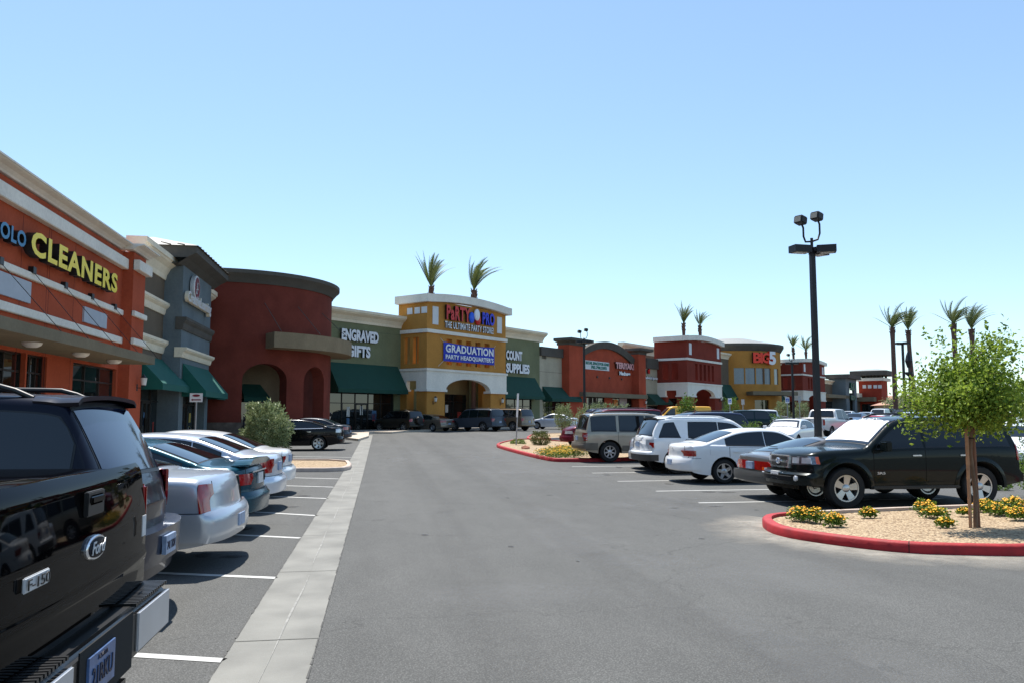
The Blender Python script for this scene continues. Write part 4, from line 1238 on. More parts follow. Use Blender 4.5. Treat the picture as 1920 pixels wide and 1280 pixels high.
# silver hatchback, only its tail shows
r, c = simple_sedan('silver car showing only its rounded tail, between white SUV and tan SUV', PSILV, sedan_shape(4.3, 1.7, 1.40, deck=1.0, rbase=4.0, rtop=3.2, wb=2.55, nose=0.3, tail=0.3), far=False)
put(r, G(1153, 872).x+c.L/2+0.1, 25.9, 0)

def tan_suv():
    P = paint('champagne', (150, 142, 126), 0.45, 0.3)
    c = suv_shape(4.85, 1.88, 1.80, hood=1.1, cowl=1.25, wtop=1.95, sill=1.12, fx=0.92, wb=2.88, Rt=0.375, rg=0.36, lean=0.2,
                  rprof=[(0.3, 0.1), (0.44, 0.02), (0.6, 0.0), (0.66, 0.03), (1.1, 0.05)], tail=0.12)
    r = car_base('parked_suv', 'champagne SUV with ribbed red tail lamps, beside the yellow flower island', 'suv'); c.body([P, UNDER], r); L = c.L
    CL = mat('cladding_tan', (98, 92, 82), 0.5, metal=0.2, var=0.08)
    for sg in (-1, 1):
        c.side_window(1.32, 2.4, sg, r, marg=0.04); c.side_window(2.48, 3.42, sg, r, marg=0.04); c.side_window(3.56, 4.5, sg, r, marg=0.04)
        doors(c, [(1.4, 2.45), (2.46, 3.48)], sg, P, r)
        t = c.wrap('tail_lamp', 'rear', 0.86, 1.12, 0.78, 1.06, sg, REDL, r, n=8, nv=6, off=0.014)
        for k in range(4):
            c.wrap('lamp_rib', 'rear', 0.87, 1.11, 0.83+k*0.055, 0.838+k*0.055, sg, CHROME, t, n=8, nv=1, off=0.02)
        c.side_panel('cladding', c.rx+c.Ra+0.01, L-0.02, 0.44, 0.70, sg, CL, r, 0.015)
        c.side_panel('cladding', c.fx+c.Ra+0.01, c.rx-c.Ra-0.01, 0.40, 0.60, sg, CL, r, 0.015, n=24)
        c.wrap('side_marker', 'rear', 1.03, 1.3, 0.66, 0.70, sg, REDL, r, n=6, nv=1, off=0.022)
        mirror(c, 1.6, 1.05, sg, P, r, (0.1, 0.2, 0.18))
    c.screen('windscreen', 1.36, 1.88, r); c.screen('rear_window', L-0.33, L-0.12, r)
    c.wrap('bumper', 'rear', 0, 1.3, 0.50, 0.70, 0, CL, r, off=0.07, n=40, nv=6, thick=0.09)
    x = -L/2; plate(c, 'rear', 0.87, PLATE, r)
    roof_rails(c, 2.1, L-0.45, BLACKPL, r, yk=0.86)
    wheels(c, r, 0.23, 7, rimr=0.22, style=(0.03, 0.02))
    return r, c
r, c = tan_suv(); put_by_wheel(r, c, 'rear', -1, 1143, 866, 0)

# ------------------------------------------------------------------ cars by the ochre tower, nose to the shops
HB = 134.5
c = suv_shape(4.5, 1.79, 1.72, sill=1.05, wb=2.7, Rt=0.36)
r, c = simple_suv('dark olive SUV with spare wheel on its tail, parked before the green awning', paint('olive', (48, 46, 40), 0.4), c, far=False, style=(0.04, 0.04))
q = MB(); q.lathe([(0.001, -0.02), (0.30, -0.02), (0.35, 0.03), (0.35, 0.15), (0.31, 0.20), (0.001, 0.21)], 28, frame_matrix((-c.L/2+0.02, 0.0, 0.92), (0, -1, 0)))
q.build('spare_wheel', BLACKPL, r, smooth=40)
put_by_wheel(r, c, 'rear', 1, 757, 809, HB)
r, c = simple_sedan('light bronze sedan between the olive SUV and the grey SUV', paint('bronze', (128, 118, 104), 0.5), far=False, name='parked_sedan')
put_by_wheel(r, c, 'rear', 1, 812, 808, HB)
r, c = simple_suv('grey SUV with silver roof and tall tail, before the ochre tower arch', paint('graphite', (70, 76, 84), 0.5), suv_shape(5.1, 1.93, 1.85, sill=1.15, wb=3.03, Rt=0.38), far=False)
for sg in (-1, 1):
    pass
put_by_wheel(r, c, 'rear', 1, 906, 808, HB)
r, c = simple_suv('gold brown SUV right of the grey SUV, behind the narrow signpost', paint('gold_brown', (118, 100, 78), 0.45), suv_shape(5.0, 1.93, 1.85, sill=1.15, wb=2.95, Rt=0.38), far=False)
put_by_wheel(r, c, 'rear', 1, 962, 807, HB)
r, c = simple_sedan('white sedan half hidden by the round grey shrub, before the cream wall', PSILV, sedan_shape(4.6, 1.72, 1.40), far=False)
put_by_wheel(r, c, 'front', 1, 1007, 803.6, 150)

# ------------------------------------------------------------------ cars of the rows beyond
def small(kind, label, pm, px, d, deg, end='front', shape=None, **k):
    if kind == 'suv': r, c = simple_suv(label, pm, shape, **k)
    else: r, c = simple_sedan(label, pm, shape, **k)
    return put_by_end(r, c, end, px, d, deg), c
PMAR = paint('maroon', (88, 22, 36), 0.4)
small('suv', 'maroon SUV with roof rails behind the champagne SUV', PMAR, 1052, 40, 180, shape=suv_shape(5.2, 1.95, 1.92, sill=1.15, wb=3.0, Rt=0.38, hood=1.15), far=False)
small('suv', 'dark blue SUV, only its roof showing between maroon roof and yellow van', paint('navy', (36, 44, 66), 0.5), 1242, 50, 0, 'front', suv_shape(5.0, 1.93, 1.9, sill=1.15, wb=2.9))
small('suv', 'navy SUV with black roof bars behind the white SUV', paint('navy2', (44, 52, 74), 0.5), 1402, 35, 180, 'rear', suv_shape(4.8, 1.88, 1.80, rg=0.6, sill=1.1), far=False)
small('car', 'small white car behind the navy SUV tail', PWHITE, 1419, 62, 170, 'rear')
small('suv', 'dark green minivan before the ochre drum doorway', paint('dark_green', (24, 44, 46), 0.5), 1449, 60, 168, 'rear', suv_shape(4.9, 1.9, 1.78, rg=0.6, sill=1.05), rails=False, name='parked_minivan', cat='minivan')
small('suv', 'white SUV beyond the dark green minivan', PWHITE, 1462, 68, 168, 'rear', rails=False)
_r, c = small('car', 'white sedan with patterned sunshade facing the camera, left of the lamp post', PWHITE, 1449, 39.5, -136, 'front', far=False)
def shade2(u, v):
    s = 1.42+0.42*u; zt, cr, rr, zr, h0, ry = c.closure(s); y = (h0-ry*0.8)*0.9*(2*v-1)
    return c.pt(s, y, c.topz(s, y))
c.patch('sunshade', shade2, 8, 12, 0.014, mat('foil_pattern', (196, 200, 204), 0.4, var=0.5, vscale=9), _r)
small('car', 'red sedan facing the camera, right of the white pickup', paint('red', (176, 26, 30), 0.1), 1622, 54, -136, 'front')
small('car', 'blue grey sedan between white pickup and red sedan', paint('blue_grey', (70, 92, 120), 0.5), 1592, 78, -136, 'front')
small('car', 'pale silver sedan roof just beyond the red sedan', PSILV, 1612, 92, -136, 'front')
small('car', 'dark burgundy sedan right of the red sedan', paint('burgundy', (60, 18, 26), 0.4), 1664, 62, -136, 'front')
small('suv', 'black SUV above the burgundy sedan, before the far palms', PBLACK, 1682, 66, -136, 'front')
small('suv', 'silver SUV behind the black SUV roof, left of the young tree', PSILV, 1690, 27.0, -136, 'front', suv_shape(4.9, 1.9, 1.84, sill=1.12), far=False)
small('car', 'white sedan at the right edge under the young tree', PWHITE, 1905, 26, -128, 'front', far=False)
small('suv', 'white SUV at the right edge beyond the white sedan', PWHITE, 1870, 47, -136, 'front')
small('car', 'silver sedan far behind the young tree', PSILV, 1760, 52, -136, 'front')
small('suv', 'dark grey SUV far behind the young tree trunk', paint('slate', (52, 56, 62), 0.5), 1810, 56, -136, 'front')
small('suv', 'white minivan far behind the red sedan', PWHITE, 1640, 100, -136, 'front')
small('car', 'silver sedan far behind the burgundy sedan', PSILV, 1672, 84, -136, 'front')
small('suv', 'dark SUV in the distance before the far red tower', PBLACK, 1654, 118, -136, 'front')
small('car', 'white sedan in the distance before the far slate tower', PWHITE, 1580, 112, -136, 'front')
small('car', 'beige sedan in the distance left of the lamp post', paint('bronze', (128, 118, 104), 0.5), 1478, 88, 160, 'rear')

def white_pickup():
    P = paint('pickup_white', (206, 204, 200), 0.1)
    L = 5.9
    top = [(0, 0.9), (0.03, 1.05), (0.3, 1.12), (1.2, 1.18), (1.4, 1.22), (2.05, 1.82), (2.4, 1.88), (3.4, 1.88), (3.7, 1.82), (3.80, 1.35), (3.84, 1.33), (L-0.04, 1.33), (L, 1.3)]
    c = Shape(L, 1.98, top, [(0, 0.95), (1.3, 1.12), (3.9, 1.2), (4.0, 1.25), (L, 1.25)], 0.95, 4.65, 0.38, zb=0.5, lean=0.22, tail=0.04, rtaper=0.01, rad=0.05, tumble=0.04)
    r = car_base('parked_pickup', 'white pickup with its tailgate toward the camera, behind the tall lamp post', 'pickup'); c.body([P, UNDER], r)
    for sg in (-1, 1):
        c.side_window(1.5, 2.5, sg, r, marg=0.03); c.side_window(2.6, 3.5, sg, r, marg=0.03)
        c.wrap('tail_lamp', 'rear', 0.9, 1.06, 0.85, 1.2, sg, REDL, r, n=5, nv=3)
        mirror(c, 1.7, 1.15, sg, BLACKPL, r)
    c.screen('windscreen', 1.5, 2.0, r); c.screen('rear_window', 3.68, 3.795, r, k0=0.9, k1=0.9)
    t = c.end_box('tailgate', 'rear', -0.8, 0.8, 0.8, 1.29, P, r, 0.015, 0.01)
    q = MB(); q.box(-L/2-0.03, -L/2, -0.12, 0.12, 1.14, 1.2); q.build('handle', BLACKPL, t)
    # flat black slab: the shade inside the open bed, put in as colour
    q = MB(); q.box(-L/2+0.1, L/2-3.95, -0.78, 0.78, 1.3, 1.318); q.build('bed_shade_slab', BLACKPL, r)
    q = MB(); q.box(-L/2-0.2, -L/2+0.05, -0.98, 0.98, 0.52, 0.7); bev(q.build('bumper', CHROME, r), 0.03)
    wheels(c, r, 0.26, 5)
    return r, c
r, c = white_pickup(); put_by_end(r, c, 'rear', 1516, 52, 38)

def yellow_van():
    P = paint('van_yellow', (232, 170, 20), 0.0)
    L = 5.4
    top = [(0, 0.85), (0.02, 1.0), (0.1, 1.06), (0.75, 1.22), (0.85, 1.27), (1.5, 1.95), (1.75, 2.06), (2.2, 2.06), (L-0.3, 2.06), (L-0.12, 2.0), (L-0.06, 1.9), (L, 1.2)]
    c = Shape(L, 1.98, top, [(0, 0.85), (0.9, 1.12), (L, 1.2)], 0.85, 4.2, 0.36, zb=0.4, lean=0.1, tail=0.05, rad=0.12)
    r = car_base('delivery_van', 'yellow delivery van with red lettering, parked before the dark red tower', 'van'); c.body([P, UNDER], r)
    for sg in (-1, 1):
        c.side_window(1.0, 1.95, sg, r, marg=0.1)
        M = frame_matrix((L/2-3.2, sg*(c.hw(3.2, 1.6)+0.012), 1.55), (-sg, 0, 0))
        me = text_mesh('DHL', 1.5, 0.34, 0.01, 0.03, shear=0.3); me.transform(M); link('lettering', me, mat('van_red', (196, 20, 20), 0.4), r)
        mirror(c, 1.2, 1.25, sg, BLACKPL, r)
        c.wrap('tail_lamp', 'rear', 0.9, 1.04, 0.9, 1.3, sg, REDL, r, n=5, nv=3)
    c.screen('windscreen', 0.9, 1.45, r); wheels(c, r, 0.22, 5, style='cover', far=True)
    return r, c
r, c = yellow_van(); put_by_end(r, c, 'front', 1222, 75, 172)

# ================================================================== THE SHOPPING CENTRE
class Facade:
    """a wall plane: origin, direction along it, outward normal on the viewer's side"""
    def __init__(f, O, ang):
        f.O = Vector((O[0], O[1])); f.D = Vector((math.cos(R(ang)), math.sin(R(ang)))); f.N = Vector((f.D.y, -f.D.x))
    def P(f, s, z, o=0.0):
        p = f.O+f.D*s+f.N*o; return Vector((p.x, p.y, z))
    def s(f, px, o=0.0, py=780):
        r = ray(px, py); d = Vector((r.x, r.y)); b = f.O+f.N*o
        # b + D s = d t
        det = f.D.x*(-d.y)+d.x*f.D.y
        return ((-b.x)*(-d.y)+d.x*(-b.y))/det
    def z(f, px, py, o=0.0):
        s = f.s(px, o, py); p = f.P(s, 0, o); r = ray(px, py)
        return CAM_H+r.z*math.hypot(p.x, p.y)/math.hypot(r.x, r.y)
    def g(f, s, o=0.0):
        p = f.P(s, 0, o); return gz(p.x, p.y)
    def box(f, m, s0, s1, z0, z1, o0, o1, mi=0):
        P = f.P
        m.hexa([P(s0, z0, o0), P(s0, z0, o1), P(s1, z0, o1), P(s1, z0, o0), P(s0, z1, o0), P(s0, z1, o1), P(s1, z1, o1), P(s1, z1, o0)], mi)
    def prof(f, m, s0, s1, pts, mi=0):
        """extrude an (o,z) profile along the wall"""
        n = len(pts); a = [f.P(s0, z, o) for (o, z) in pts]; b = [f.P(s1, z, o) for (o, z) in pts]
        for i in range(n):
            j = (i+1) % n; m.quad(a[i], a[j], b[j], b[i], mi)
        o0 = min(o for o, z in pts)
        for s in (s0, s1):
            for (oa, za), (ob, zb) in zip(pts[1:-1], pts[2:-1]):
                if abs(zb-za) > 1e-6: m.quad(f.P(s, za, o0), f.P(s, za, oa), f.P(s, zb, ob), f.P(s, zb, o0), mi)
F1 = Facade((-11.0, 0.0), 90)
F2 = Facade((0.04, 69.8), 45.5)
class Turned(Facade):
    """the side face of a tower, square to its front"""
    def __init__(f, base, s, o0):
        f.O = Vector(base.P(s, 0, o0)[:2]); f.D = base.N.copy(); f.N = -base.D.copy()

def wall_open(f, m, s0, s1, z0, z1, o0, o1, openings, mi=0, mi_in=None, step=0.35, ztop=None):
    """wall slab with rectangular or arched openings [(a,b,zlow,zspring,rise)]"""
    mi_in = mi if mi_in is None else mi_in
    cuts = {s0, s1}
    for (a, b, zl, zs, ri) in openings:
        cuts |= {a, b}
        if ri > 0:
            for k in range(1, 16): cuts.add(a+(b-a)*(0.5-0.5*math.cos(math.pi*k/16)))
    if ztop:
        k = s0
        while k < s1: cuts.add(round(k, 3)); k += step
    cuts = sorted(cuts)
    zt = ztop if ztop else (lambda s: z1)
    P = f.P
    for a, b in zip(cuts[:-1], cuts[1:]):
        if b-a < 1e-5: continue
        mid = (a+b)/2; op = next((q for q in openings if q[0] < mid < q[1]), None)
        if not op: cells = [((z0, z0), (zt(a), zt(b)))]
        else:
            qa, qb, zl, zs, ri = op
            def ar(s):
                if ri <= 0: return zs
                t = (s-(qa+qb)/2)/((qb-qa)/2); return zs+ri*math.sqrt(max(0, 1-t*t))
            cells = [((ar(a), ar(b)), (zt(a), zt(b)))]
            if zl > z0+0.01: cells.append(((z0, z0), (zl, zl)))
        for (l, h) in cells:
            m.quad(P(a, l[0], o1), P(b, l[1], o1), P(b, h[1], o1), P(a, h[0], o1), mi)
            m.quad(P(a, l[0], o0), P(b, l[1], o0), P(b, h[1], o0), P(a, h[0], o0), mi)
            m.quad(P(a, l[0], o0), P(b, l[1], o0), P(b, l[1], o1), P(a, l[0], o1), mi_in)
            m.quad(P(a, h[0], o0), P(b, h[1], o0), P(b, h[1], o1), P(a, h[0], o1), mi)
    for s, in [(s0,), (s1,)]:
        m.quad(P(s, z0, o0), P(s, z0, o1), P(s, zt(s), o1), P(s, zt(s), o0), mi)
    for (a, b, zl, zs, ri) in openings:
        for s in (a, b): m.quad(P(s, zl, o0), P(s, zl, o1), P(s, zs, o1), P(s, zs, o0), mi_in)

CREAM = stucco('cream_trim', (226, 214, 190), 0.0); TRIMW = stucco('white_trim', (224, 218, 206), 0.0); GREYT = stucco('grey_trim', (88, 84, 78))
ORANGE = stucco('orange_stucco', (168, 80, 54)); TAUPE = stucco('taupe_stucco', (106, 94, 80)); SLATE = stucco('slate_stucco', (104, 114, 118))
BRICK = stucco('brick_red_stucco', (112, 54, 44), 0.14); OLIVE = stucco('olive_stucco', (116, 120, 92)); OCHRE = stucco('ochre_stucco', (180, 128, 64))
WINE = stucco('wine_stucco', (124, 54, 42)); CREAMW = stucco('cream_wall', (170, 162, 142)); CANOPY = stucco('canopy_paint', (116, 108, 90)); GROOVE = mat('groove', (96, 36, 26), 0.9, var=0.1)
AWN = mat('green_awning', (8, 84, 74), 0.85, var=0.06, vscale=2); AWND = mat('dark_green_awning', (10, 62, 50), 0.85, var=0.07, vscale=2)
FRAMEM = mat('window_frame_bronze', (38, 32, 28), 0.4, metal=0.3, var=0.1); METROOF = mat('metal_roof', (150, 146, 136), 0.4, metal=0.4, var=0.08)
POSTERS = [mat('poster_white', (190, 188, 182), 0.6, var=0.25, vscale=4), mat('poster_blue', (60, 96, 130), 0.6, var=0.3, vscale=4), mat('poster_red', (150, 50, 40), 0.6, var=0.3, vscale=5), mat('poster_yellow', (170, 150, 70), 0.6, var=0.3, vscale=5)]
DARKIN = mat('interior_dark', (30, 28, 26), 0.9, var=0.3)

def bldg(name, label, f, s, cat='building', o=0.0):
    p = f.P(s, 0, o); return empty(name, (p.x, p.y, 0), 0, label, cat)
def B(m, name, mats, par, smooth=None, weld=0.0):
    o = m.build(name, mats, par, smooth, weld)
    o.matrix_parent_inverse = Matrix.Translation(par.location).inverted() if par.parent is None else par.matrix_parent_inverse
    return o
def BC(m, name, mats, par, smooth=None):
    """child of a child: built in world coordinates"""
    o = m.build(name, mats, par, smooth); o.matrix_parent_inverse = par.matrix_parent_inverse.copy() if False else Matrix.Identity(4)
    return o
def cornice(f, s0, s1, z, h, out, par, m_, o=0.0, name='cornice'):
    """moulded cornice: z is its top"""
    m = MB(); f.prof(m, s0, s1, [(o-0.3, z-h), (o+0.06, z-h), (o+0.10, z-h*0.8), (o+out*0.45, z-h*0.5), (o+out*0.85, z-h*0.32), (o+out*0.9, z-h*0.25), (o+out, z-h*0.22), (o+out, z), (o-0.3, z)])
    return B(m, name, m_, par)
def band(f, s0, s1, z0, z1, out, par, m_, o=0.0, name='trim_band'):
    m = MB(); f.box(m, s0, s1, z0, z1, o-0.05, o+out); return bev(B(m, name, m_, par), 0.02, 2)
def awning(f, s0, s1, zt, zb, out, par, m_, o=0.0, val=0.3, ends=True):
    m = MB(); P = f.P; k = 0.03
    m.quad(P(s0, zt, o+0.02), P(s1, zt, o+0.02), P(s1, zb, o+out), P(s0, zb, o+out))
    m.quad(P(s0, zb, o+out), P(s1, zb, o+out), P(s1, zb-val, o+out), P(s0, zb-val, o+out))
    m.quad(P(s0, zb-val, o+out-k), P(s1, zb-val, o+out-k), P(s1, zt-0.05, o+0.02), P(s0, zt-0.05, o+0.02))
    m.quad(P(s0, zb-val, o+out), P(s1, zb-val, o+out), P(s1, zb-val, o+out-k), P(s0, zb-val, o+out-k))
    for s in (s0, s1):
        m.poly([P(s, zt, o+0.02), P(s, zb, o+out), P(s, zb-val, o+out), P(s, zb-val, o+0.02)])
    a = B(m, 'awning', m_, par)
    return a
def storefront(f, s0, s1, z0, z1, par, o=-0.15, cols=4, transom=0.75, doors_=(), glass=None, name='shop_window'):
    """glazing with frame; doors_ are column numbers"""
    m = MB(); fr = 0.06
    W_ = (s1-s0)/cols
    f.box(m, s0, s1, z0, z0+fr*1.5, o-0.04, o+0.05); f.box(m, s0, s1, z1-fr, z1, o-0.04, o+0.05)
    zt = z1-(z1-z0)*(1-transom)
    f.box(m, s0, s1, zt-fr/2, zt+fr/2, o-0.035, o+0.045)
    for k in range(cols+1):
        s = s0+W_*k; f.box(m, s-fr/2, s+fr/2, z0, z1, o-0.045, o+0.055)
    w_ = B(m, name, FRAMEM, par)
    rnd = random.Random(int(s0*10)+cols)
    for k in range(cols*2):
        if rnd.random() < 0.45:
            c_ = s0+W_*(rnd.randrange(cols)+0.5); pw_ = W_*rnd.uniform(0.12, 0.36); pz = z0+(zt-z0)*rnd.uniform(0.2, 0.75); ph = rnd.uniform(0.12, 0.4)
            q = MB(); f.box(q, c_-pw_/2, c_+pw_/2, pz-ph, pz+ph, o+0.004, o+0.012)
            B(q, 'poster', POSTERS[rnd.randrange(4)], par)
    m = MB(); f.box(m, s0+0.01, s1-0.01, z0+0.01, z1-0.01, o-0.02, o)
    BW(m, 'pane', glass or SHOPGLASS, w_)
    for k in doors_:
        m = MB(); a = s0+W_*k+0.04; b = s0+W_*(k+1)-0.04
        f.box(m, a, a+0.09, z0, zt-0.03, o, o+0.06); f.box(m, b-0.09, b, z0, zt-0.03, o, o+0.06); f.box(m, a, b, z0, z0+0.2, o, o+0.06); f.box(m, a, b, zt-0.13, zt-0.03, o, o+0.06)
        f.box(m, (a+b)/2-0.03, (a+b)/2+0.03, z0+0.2, zt-0.1, o, o+0.058)
        f.box(m, (a+b)/2+0.06, (a+b)/2+0.09, z0+0.8, z0+1.3, o+0.06, o+0.11)
        B(m, 'shop_door', FRAMEM, par)
    return w_
def BW(m, name, mats, par):
    """grandchild in world coordinates (parent already carries the inverse)"""
    o = m.build(name, mats, par)
    top = par.parent
    o.matrix_parent_inverse = Matrix.Identity(4)
    # parent's own matrix is identity in its thing, whose inverse is stored; undo nothing
    return o
def interior(f, s0, s1, z0, z1, par, o0=-3.0, o1=-0.5):
    pass
def on_facade(f, s, z, o): return frame_matrix(f.P(s, z, o), (f.D.x, f.D.y, 0))
def sign(name, label, f, s, z, o, lines, cat='sign'):
    """lines: (text, ds, dz, width, height, extrude, material, side material, bold)"""
    e = empty(name, f.P(s, z, o), 0, label, cat)
    for (t, ds, dz, w_, h_, ex, m_, sm, bo) in lines:
        lettering('lettering', t, m_, on_facade(f, s+ds, z+dz, o+ex/2), w_, h_, ex, bo, parent=e, side=sm)
    return e
SIDEBLK = mat('letter_return_black', (12, 12, 12), 0.5, var=0.1)

# ------------------------------------------------------------------ block 1: orange shopfront parallel to the drive
zf = lambda px, py, o=0: F1.z(px, py, o)
sE = F1.s(262, 0.45)                       # far end of the orange block
s_pier0 = F1.s(231, 0, 480)                     # its end pier
e = bldg('shop_building', 'orange stucco shop block at the left edge with cream cornice and long canopy', F1, 20)
m = MB(); z1 = zf(236, 452, 0); g0 = 0.0
zc = F1.z(150, 383, 0.5)
TOPZ = F1.z(120, 364, 0.55)
ops = [(15.2, 18.2, 0.8, 3.5, 0), (20.0, 22.6, 0.8, 3.5, 0), (23.0, 25.4, 0.8, 3.5, 0), (28.2, 30.6, 0.8, 3.5, 0), (31.2, 37.6, 0.1, 3.5, 0)]
a1 = F1.s(30-0, -0.1)
def c1(px): return F1.s(px, -0.1)
ops = [(8.0, 14.0, 0.5, 3.7, 0), (c1(-70), c1(36), 0.5, 3.7, 0), (c1(39), c1(77), 0.5, 3.7, 0), (c1(127), c1(210), 0.3, 3.7, 0)]
wall_open(F1, m, 4.0, s_pier0, -0.3, TOPZ-0.3, -0.35, 0.0, ops)
B(m, 'wall', ORANGE, e)
for (a, b, zl, zs, ri) in ops:
    storefront(F1, a, b, zl, zs, e, o=-0.2, cols=3 if b-a < 6 else 5, transom=0.82)
m = MB(); F1.box(m, s_pier0, sE, -0.3, TOPZ-0.3, -0.5, 0.45); B(m, 'end_pier', ORANGE, e)
m = MB(); F1.box(m, 4.0, sE, -0.3, TOPZ-0.6, -8, -0.5); B(m, 'rear_block', ORANGE, e)
CH = TOPZ-F1.z(0, 306, 0.35)
cornice(F1, 4.0, s_pier0, TOPZ, CH, 0.5, e, TRIMW); cornice(F1, s_pier0-0.4, sE+0.4, TOPZ+0.003, CH, 0.5, e, TRIMW, o=0.45)
zb1 = F1.z(0, 335, 0.25); zb0 = F1.z(0, 365, 0.25)
band(F1, 4.0, s_pier0, zb0, zb1, 0.25, e, TRIMW); band(F1, s_pier0, sE+0.2, zb0, zb1, 0.25, e, TRIMW, o=0.45)
for (ya, yb) in ((486, 501), (562, 580)):
    za, zb_ = F1.z(0, yb, 0.12), F1.z(0, ya, 0.12)
    band(F1, 4.0, s_pier0, za, zb_, 0.12, e, TRIMW); band(F1, s_pier0, sE+0.12, za, zb_, 0.12, e, TRIMW, o=0.45)
    if ya == 486: Zt1 = zb_
    else: Zt2 = zb_
# vertical control joints
m = MB()
for px in (42, 92, 143, 96):
    s = F1.s(px, 0, 450)
    F1.box(m, s-0.012, s+0.012, 0.0, TOPZ-1.0, -0.02, 0.004)
B(m, 'control_joints', GROOVE, e)
# white panels
for (pa, pb, ya, yb) in ((-60, 58, 515, 570), (157, 200, 573, 617)):
    a, b = F1.s(pa, 0.06, ya+30), F1.s(pb, 0.06, ya+30); z0_, z1_ = F1.z(max(pb, 58), yb, 0.06), F1.z(pb, (530 if pa < 0 else 590), 0.06)
    m = MB(); F1.box(m, a, b, z0_, z1_, -0.02, 0.07); B(m, 'wall_panel', mat('panel_grey', (170, 176, 184), 0.7, var=0.05), e)
# canopy
zcb = F1.z(290, 683, 2.0); zct = F1.z(290, 668, 2.0); sC = F1.s(290, 2.0, 683)
m = MB(); F1.box(m, 4.0, sC, zcb, zct, 0.0, 2.0)
cn = B(m, 'canopy', CANOPY, e)
for px in (60, 152, 215):
    s = F1.s(px, 1.3); p = F1.P(s, zcb, 1.2)
    m = MB(); m.lathe([(0.001, -0.14), (0.14, -0.13), (0.24, -0.07), (0.27, 0.0)], 20, Matrix.Translation(p)); B(m, 'ceiling_lamp', mat('lamp_glass', (206, 204, 198), 0.4, var=0.1), e, smooth=60)
for (px, py) in ((0, 490), (62, 508), (122, 536), (172, 557), (215, 576)):
    s = F1.s(px, 0.1, py); z = F1.z(px, py, 0.1)
    m = MB(); m.tube([F1.P(s, z, 0.08), F1.P(s+0.1, zct, 1.85)], 0.011, 6); B(m, 'tie_rod', FRAMEM, e)
    m = MB(); F1.box(m, s-0.12, s+0.12, z-0.1, z+0.12, 0.0, 0.16); B(m, 'rod_anchor', BLACKPL, e)
# lettering
YEL = mat('letter_yellow', (236, 208, 20), 0.45, var=0.05); BLU = mat('letter_blue', (52, 120, 160), 0.5, var=0.05); REDS = mat('letter_return_red', (70, 16, 10), 0.5, var=0.1)
sA, sB = F1.s(57, 0.4, 460), F1.s(219, 0.4, 530)
zl1 = F1.z(70, 434, 0.4); zl0 = F1.z(70, 484, 0.4)
hL = (zl1-zl0)
sg_ = empty('shop_sign', F1.P((sA+sB)/2, (zl0+zl1)/2, 0.1), 0, 'yellow raised letters reading CLEANERS on the orange shop wall', 'sign')
lettering('lettering', 'CLEANERS', YEL, on_facade(F1, (sA+sB)/2, (zl0+zl1)/2, 0.15), sB-sA, hL*0.95, 0.28, 0.035, parent=sg_, side=SIDEBLK, space=1.12)
sA2, sB2 = F1.s(-62, 0.3, 400), F1.s(47, 0.3, 440)
zz1, zz0 = F1.z(10, 421, 0.2), F1.z(10, 453, 0.2)
sg2 = empty('shop_sign', F1.P((sA2+sB2)/2, (zz0+zz1)/2, 0.1), 0, 'blue raised letters left of the yellow letters on the orange wall', 'sign')
lettering('lettering', 'PICCOLO', BLU, on_facade(F1, (sA2+sB2)/2, (zz0+zz1)/2, 0.12), sB2-sA2, zz1-zz0, 0.22, 0.03, parent=sg2, side=SIDEBLK, space=1.12)
def wall_lamp(f, s, z, o, label):
    e_ = empty('wall_lamp', f.P(s, z, o), 0, label, 'lamp', 'lantern lamps on the shop piers')
    N3 = Vector((f.N.x, f.N.y, 0)); U = Vector((0, 0, 1)); M = Matrix.Translation(N3*0.28)
    m = MB(); m.lathe([(0.14, 0.32), (0.06, 0.42), (0.001, 0.5)], 10, M); m.lathe([(0.001, 0.36), (0.17, 0.32)], 10, M); m.lathe([(0.1, -0.04), (0.11, 0.0), (0.001, -0.02)], 10, M)
    m.tube([(0, 0, -0.12), N3*0.28+U*-0.12, N3*0.28+U*-0.02], 0.02, 6)
    m.tube([(0, 0, -0.25), (0, 0, 0.05)], 0.045, 6)
    m.build('bracket', BLACKPL, e_, smooth=40)
    m = MB(); m.lathe([(0.105, 0.0), (0.15, 0.32)], 10, M); m.build('lamp_glass', mat('lamp_glass', (206, 204, 198), 0.4, var=0.1), e_, smooth=40)
wall_lamp(F1, F1.s(254, 0.45), F1.z(262, 722, 0.45), 0.45, 'black lantern lamp on the orange end pier beside the first green awning')

# taupe section
sT1 = F1.s(320, 0, 510)
e = bldg('shop_building', 'taupe stucco shop section with cream cornices between the orange block and grey tower', F1, (sE+sT1)/2)
zt_ = F1.z(340, 492, 0.6)
m = MB(); wall_open(F1, m, sE, sT1+0.3, 0, zt_-0.3, -0.35, 0, [(sE+0.6, sT1-0.9, 0.3, 3.2, 0)]); B(m, 'wall', TAUPE, e)
m = MB(); F1.box(m, sE, sT1+0.3, 0, zt_-0.4, -8, -0.36); B(m, 'rear_block', TAUPE, e)
cornice(F1, sE-0.5, sT1+0.1, zt_, 1.1, 0.6, e, CREAM)
for (ya, yb, px) in ((572, 586, 322), (640, 656, 316)):
    zz_ = F1.z(px, ya, 0.3); cornice(F1, sE, sT1+0.05, zz_, zz_-F1.z(px, yb+2, 0.3)+0.15, 0.3, e, CREAM, name='trim_band')
storefront(F1, sE+0.6, sT1-0.9, 0.3, 3.2, e, cols=3, doors_=(1,))
za = F1.z(300, 672, 0.1); zb_ = F1.z(330, 733, 1.2)
awning(F1, sE+0.3, sT1-0.15, za, zb_+0.3, 1.3, e, AWN)

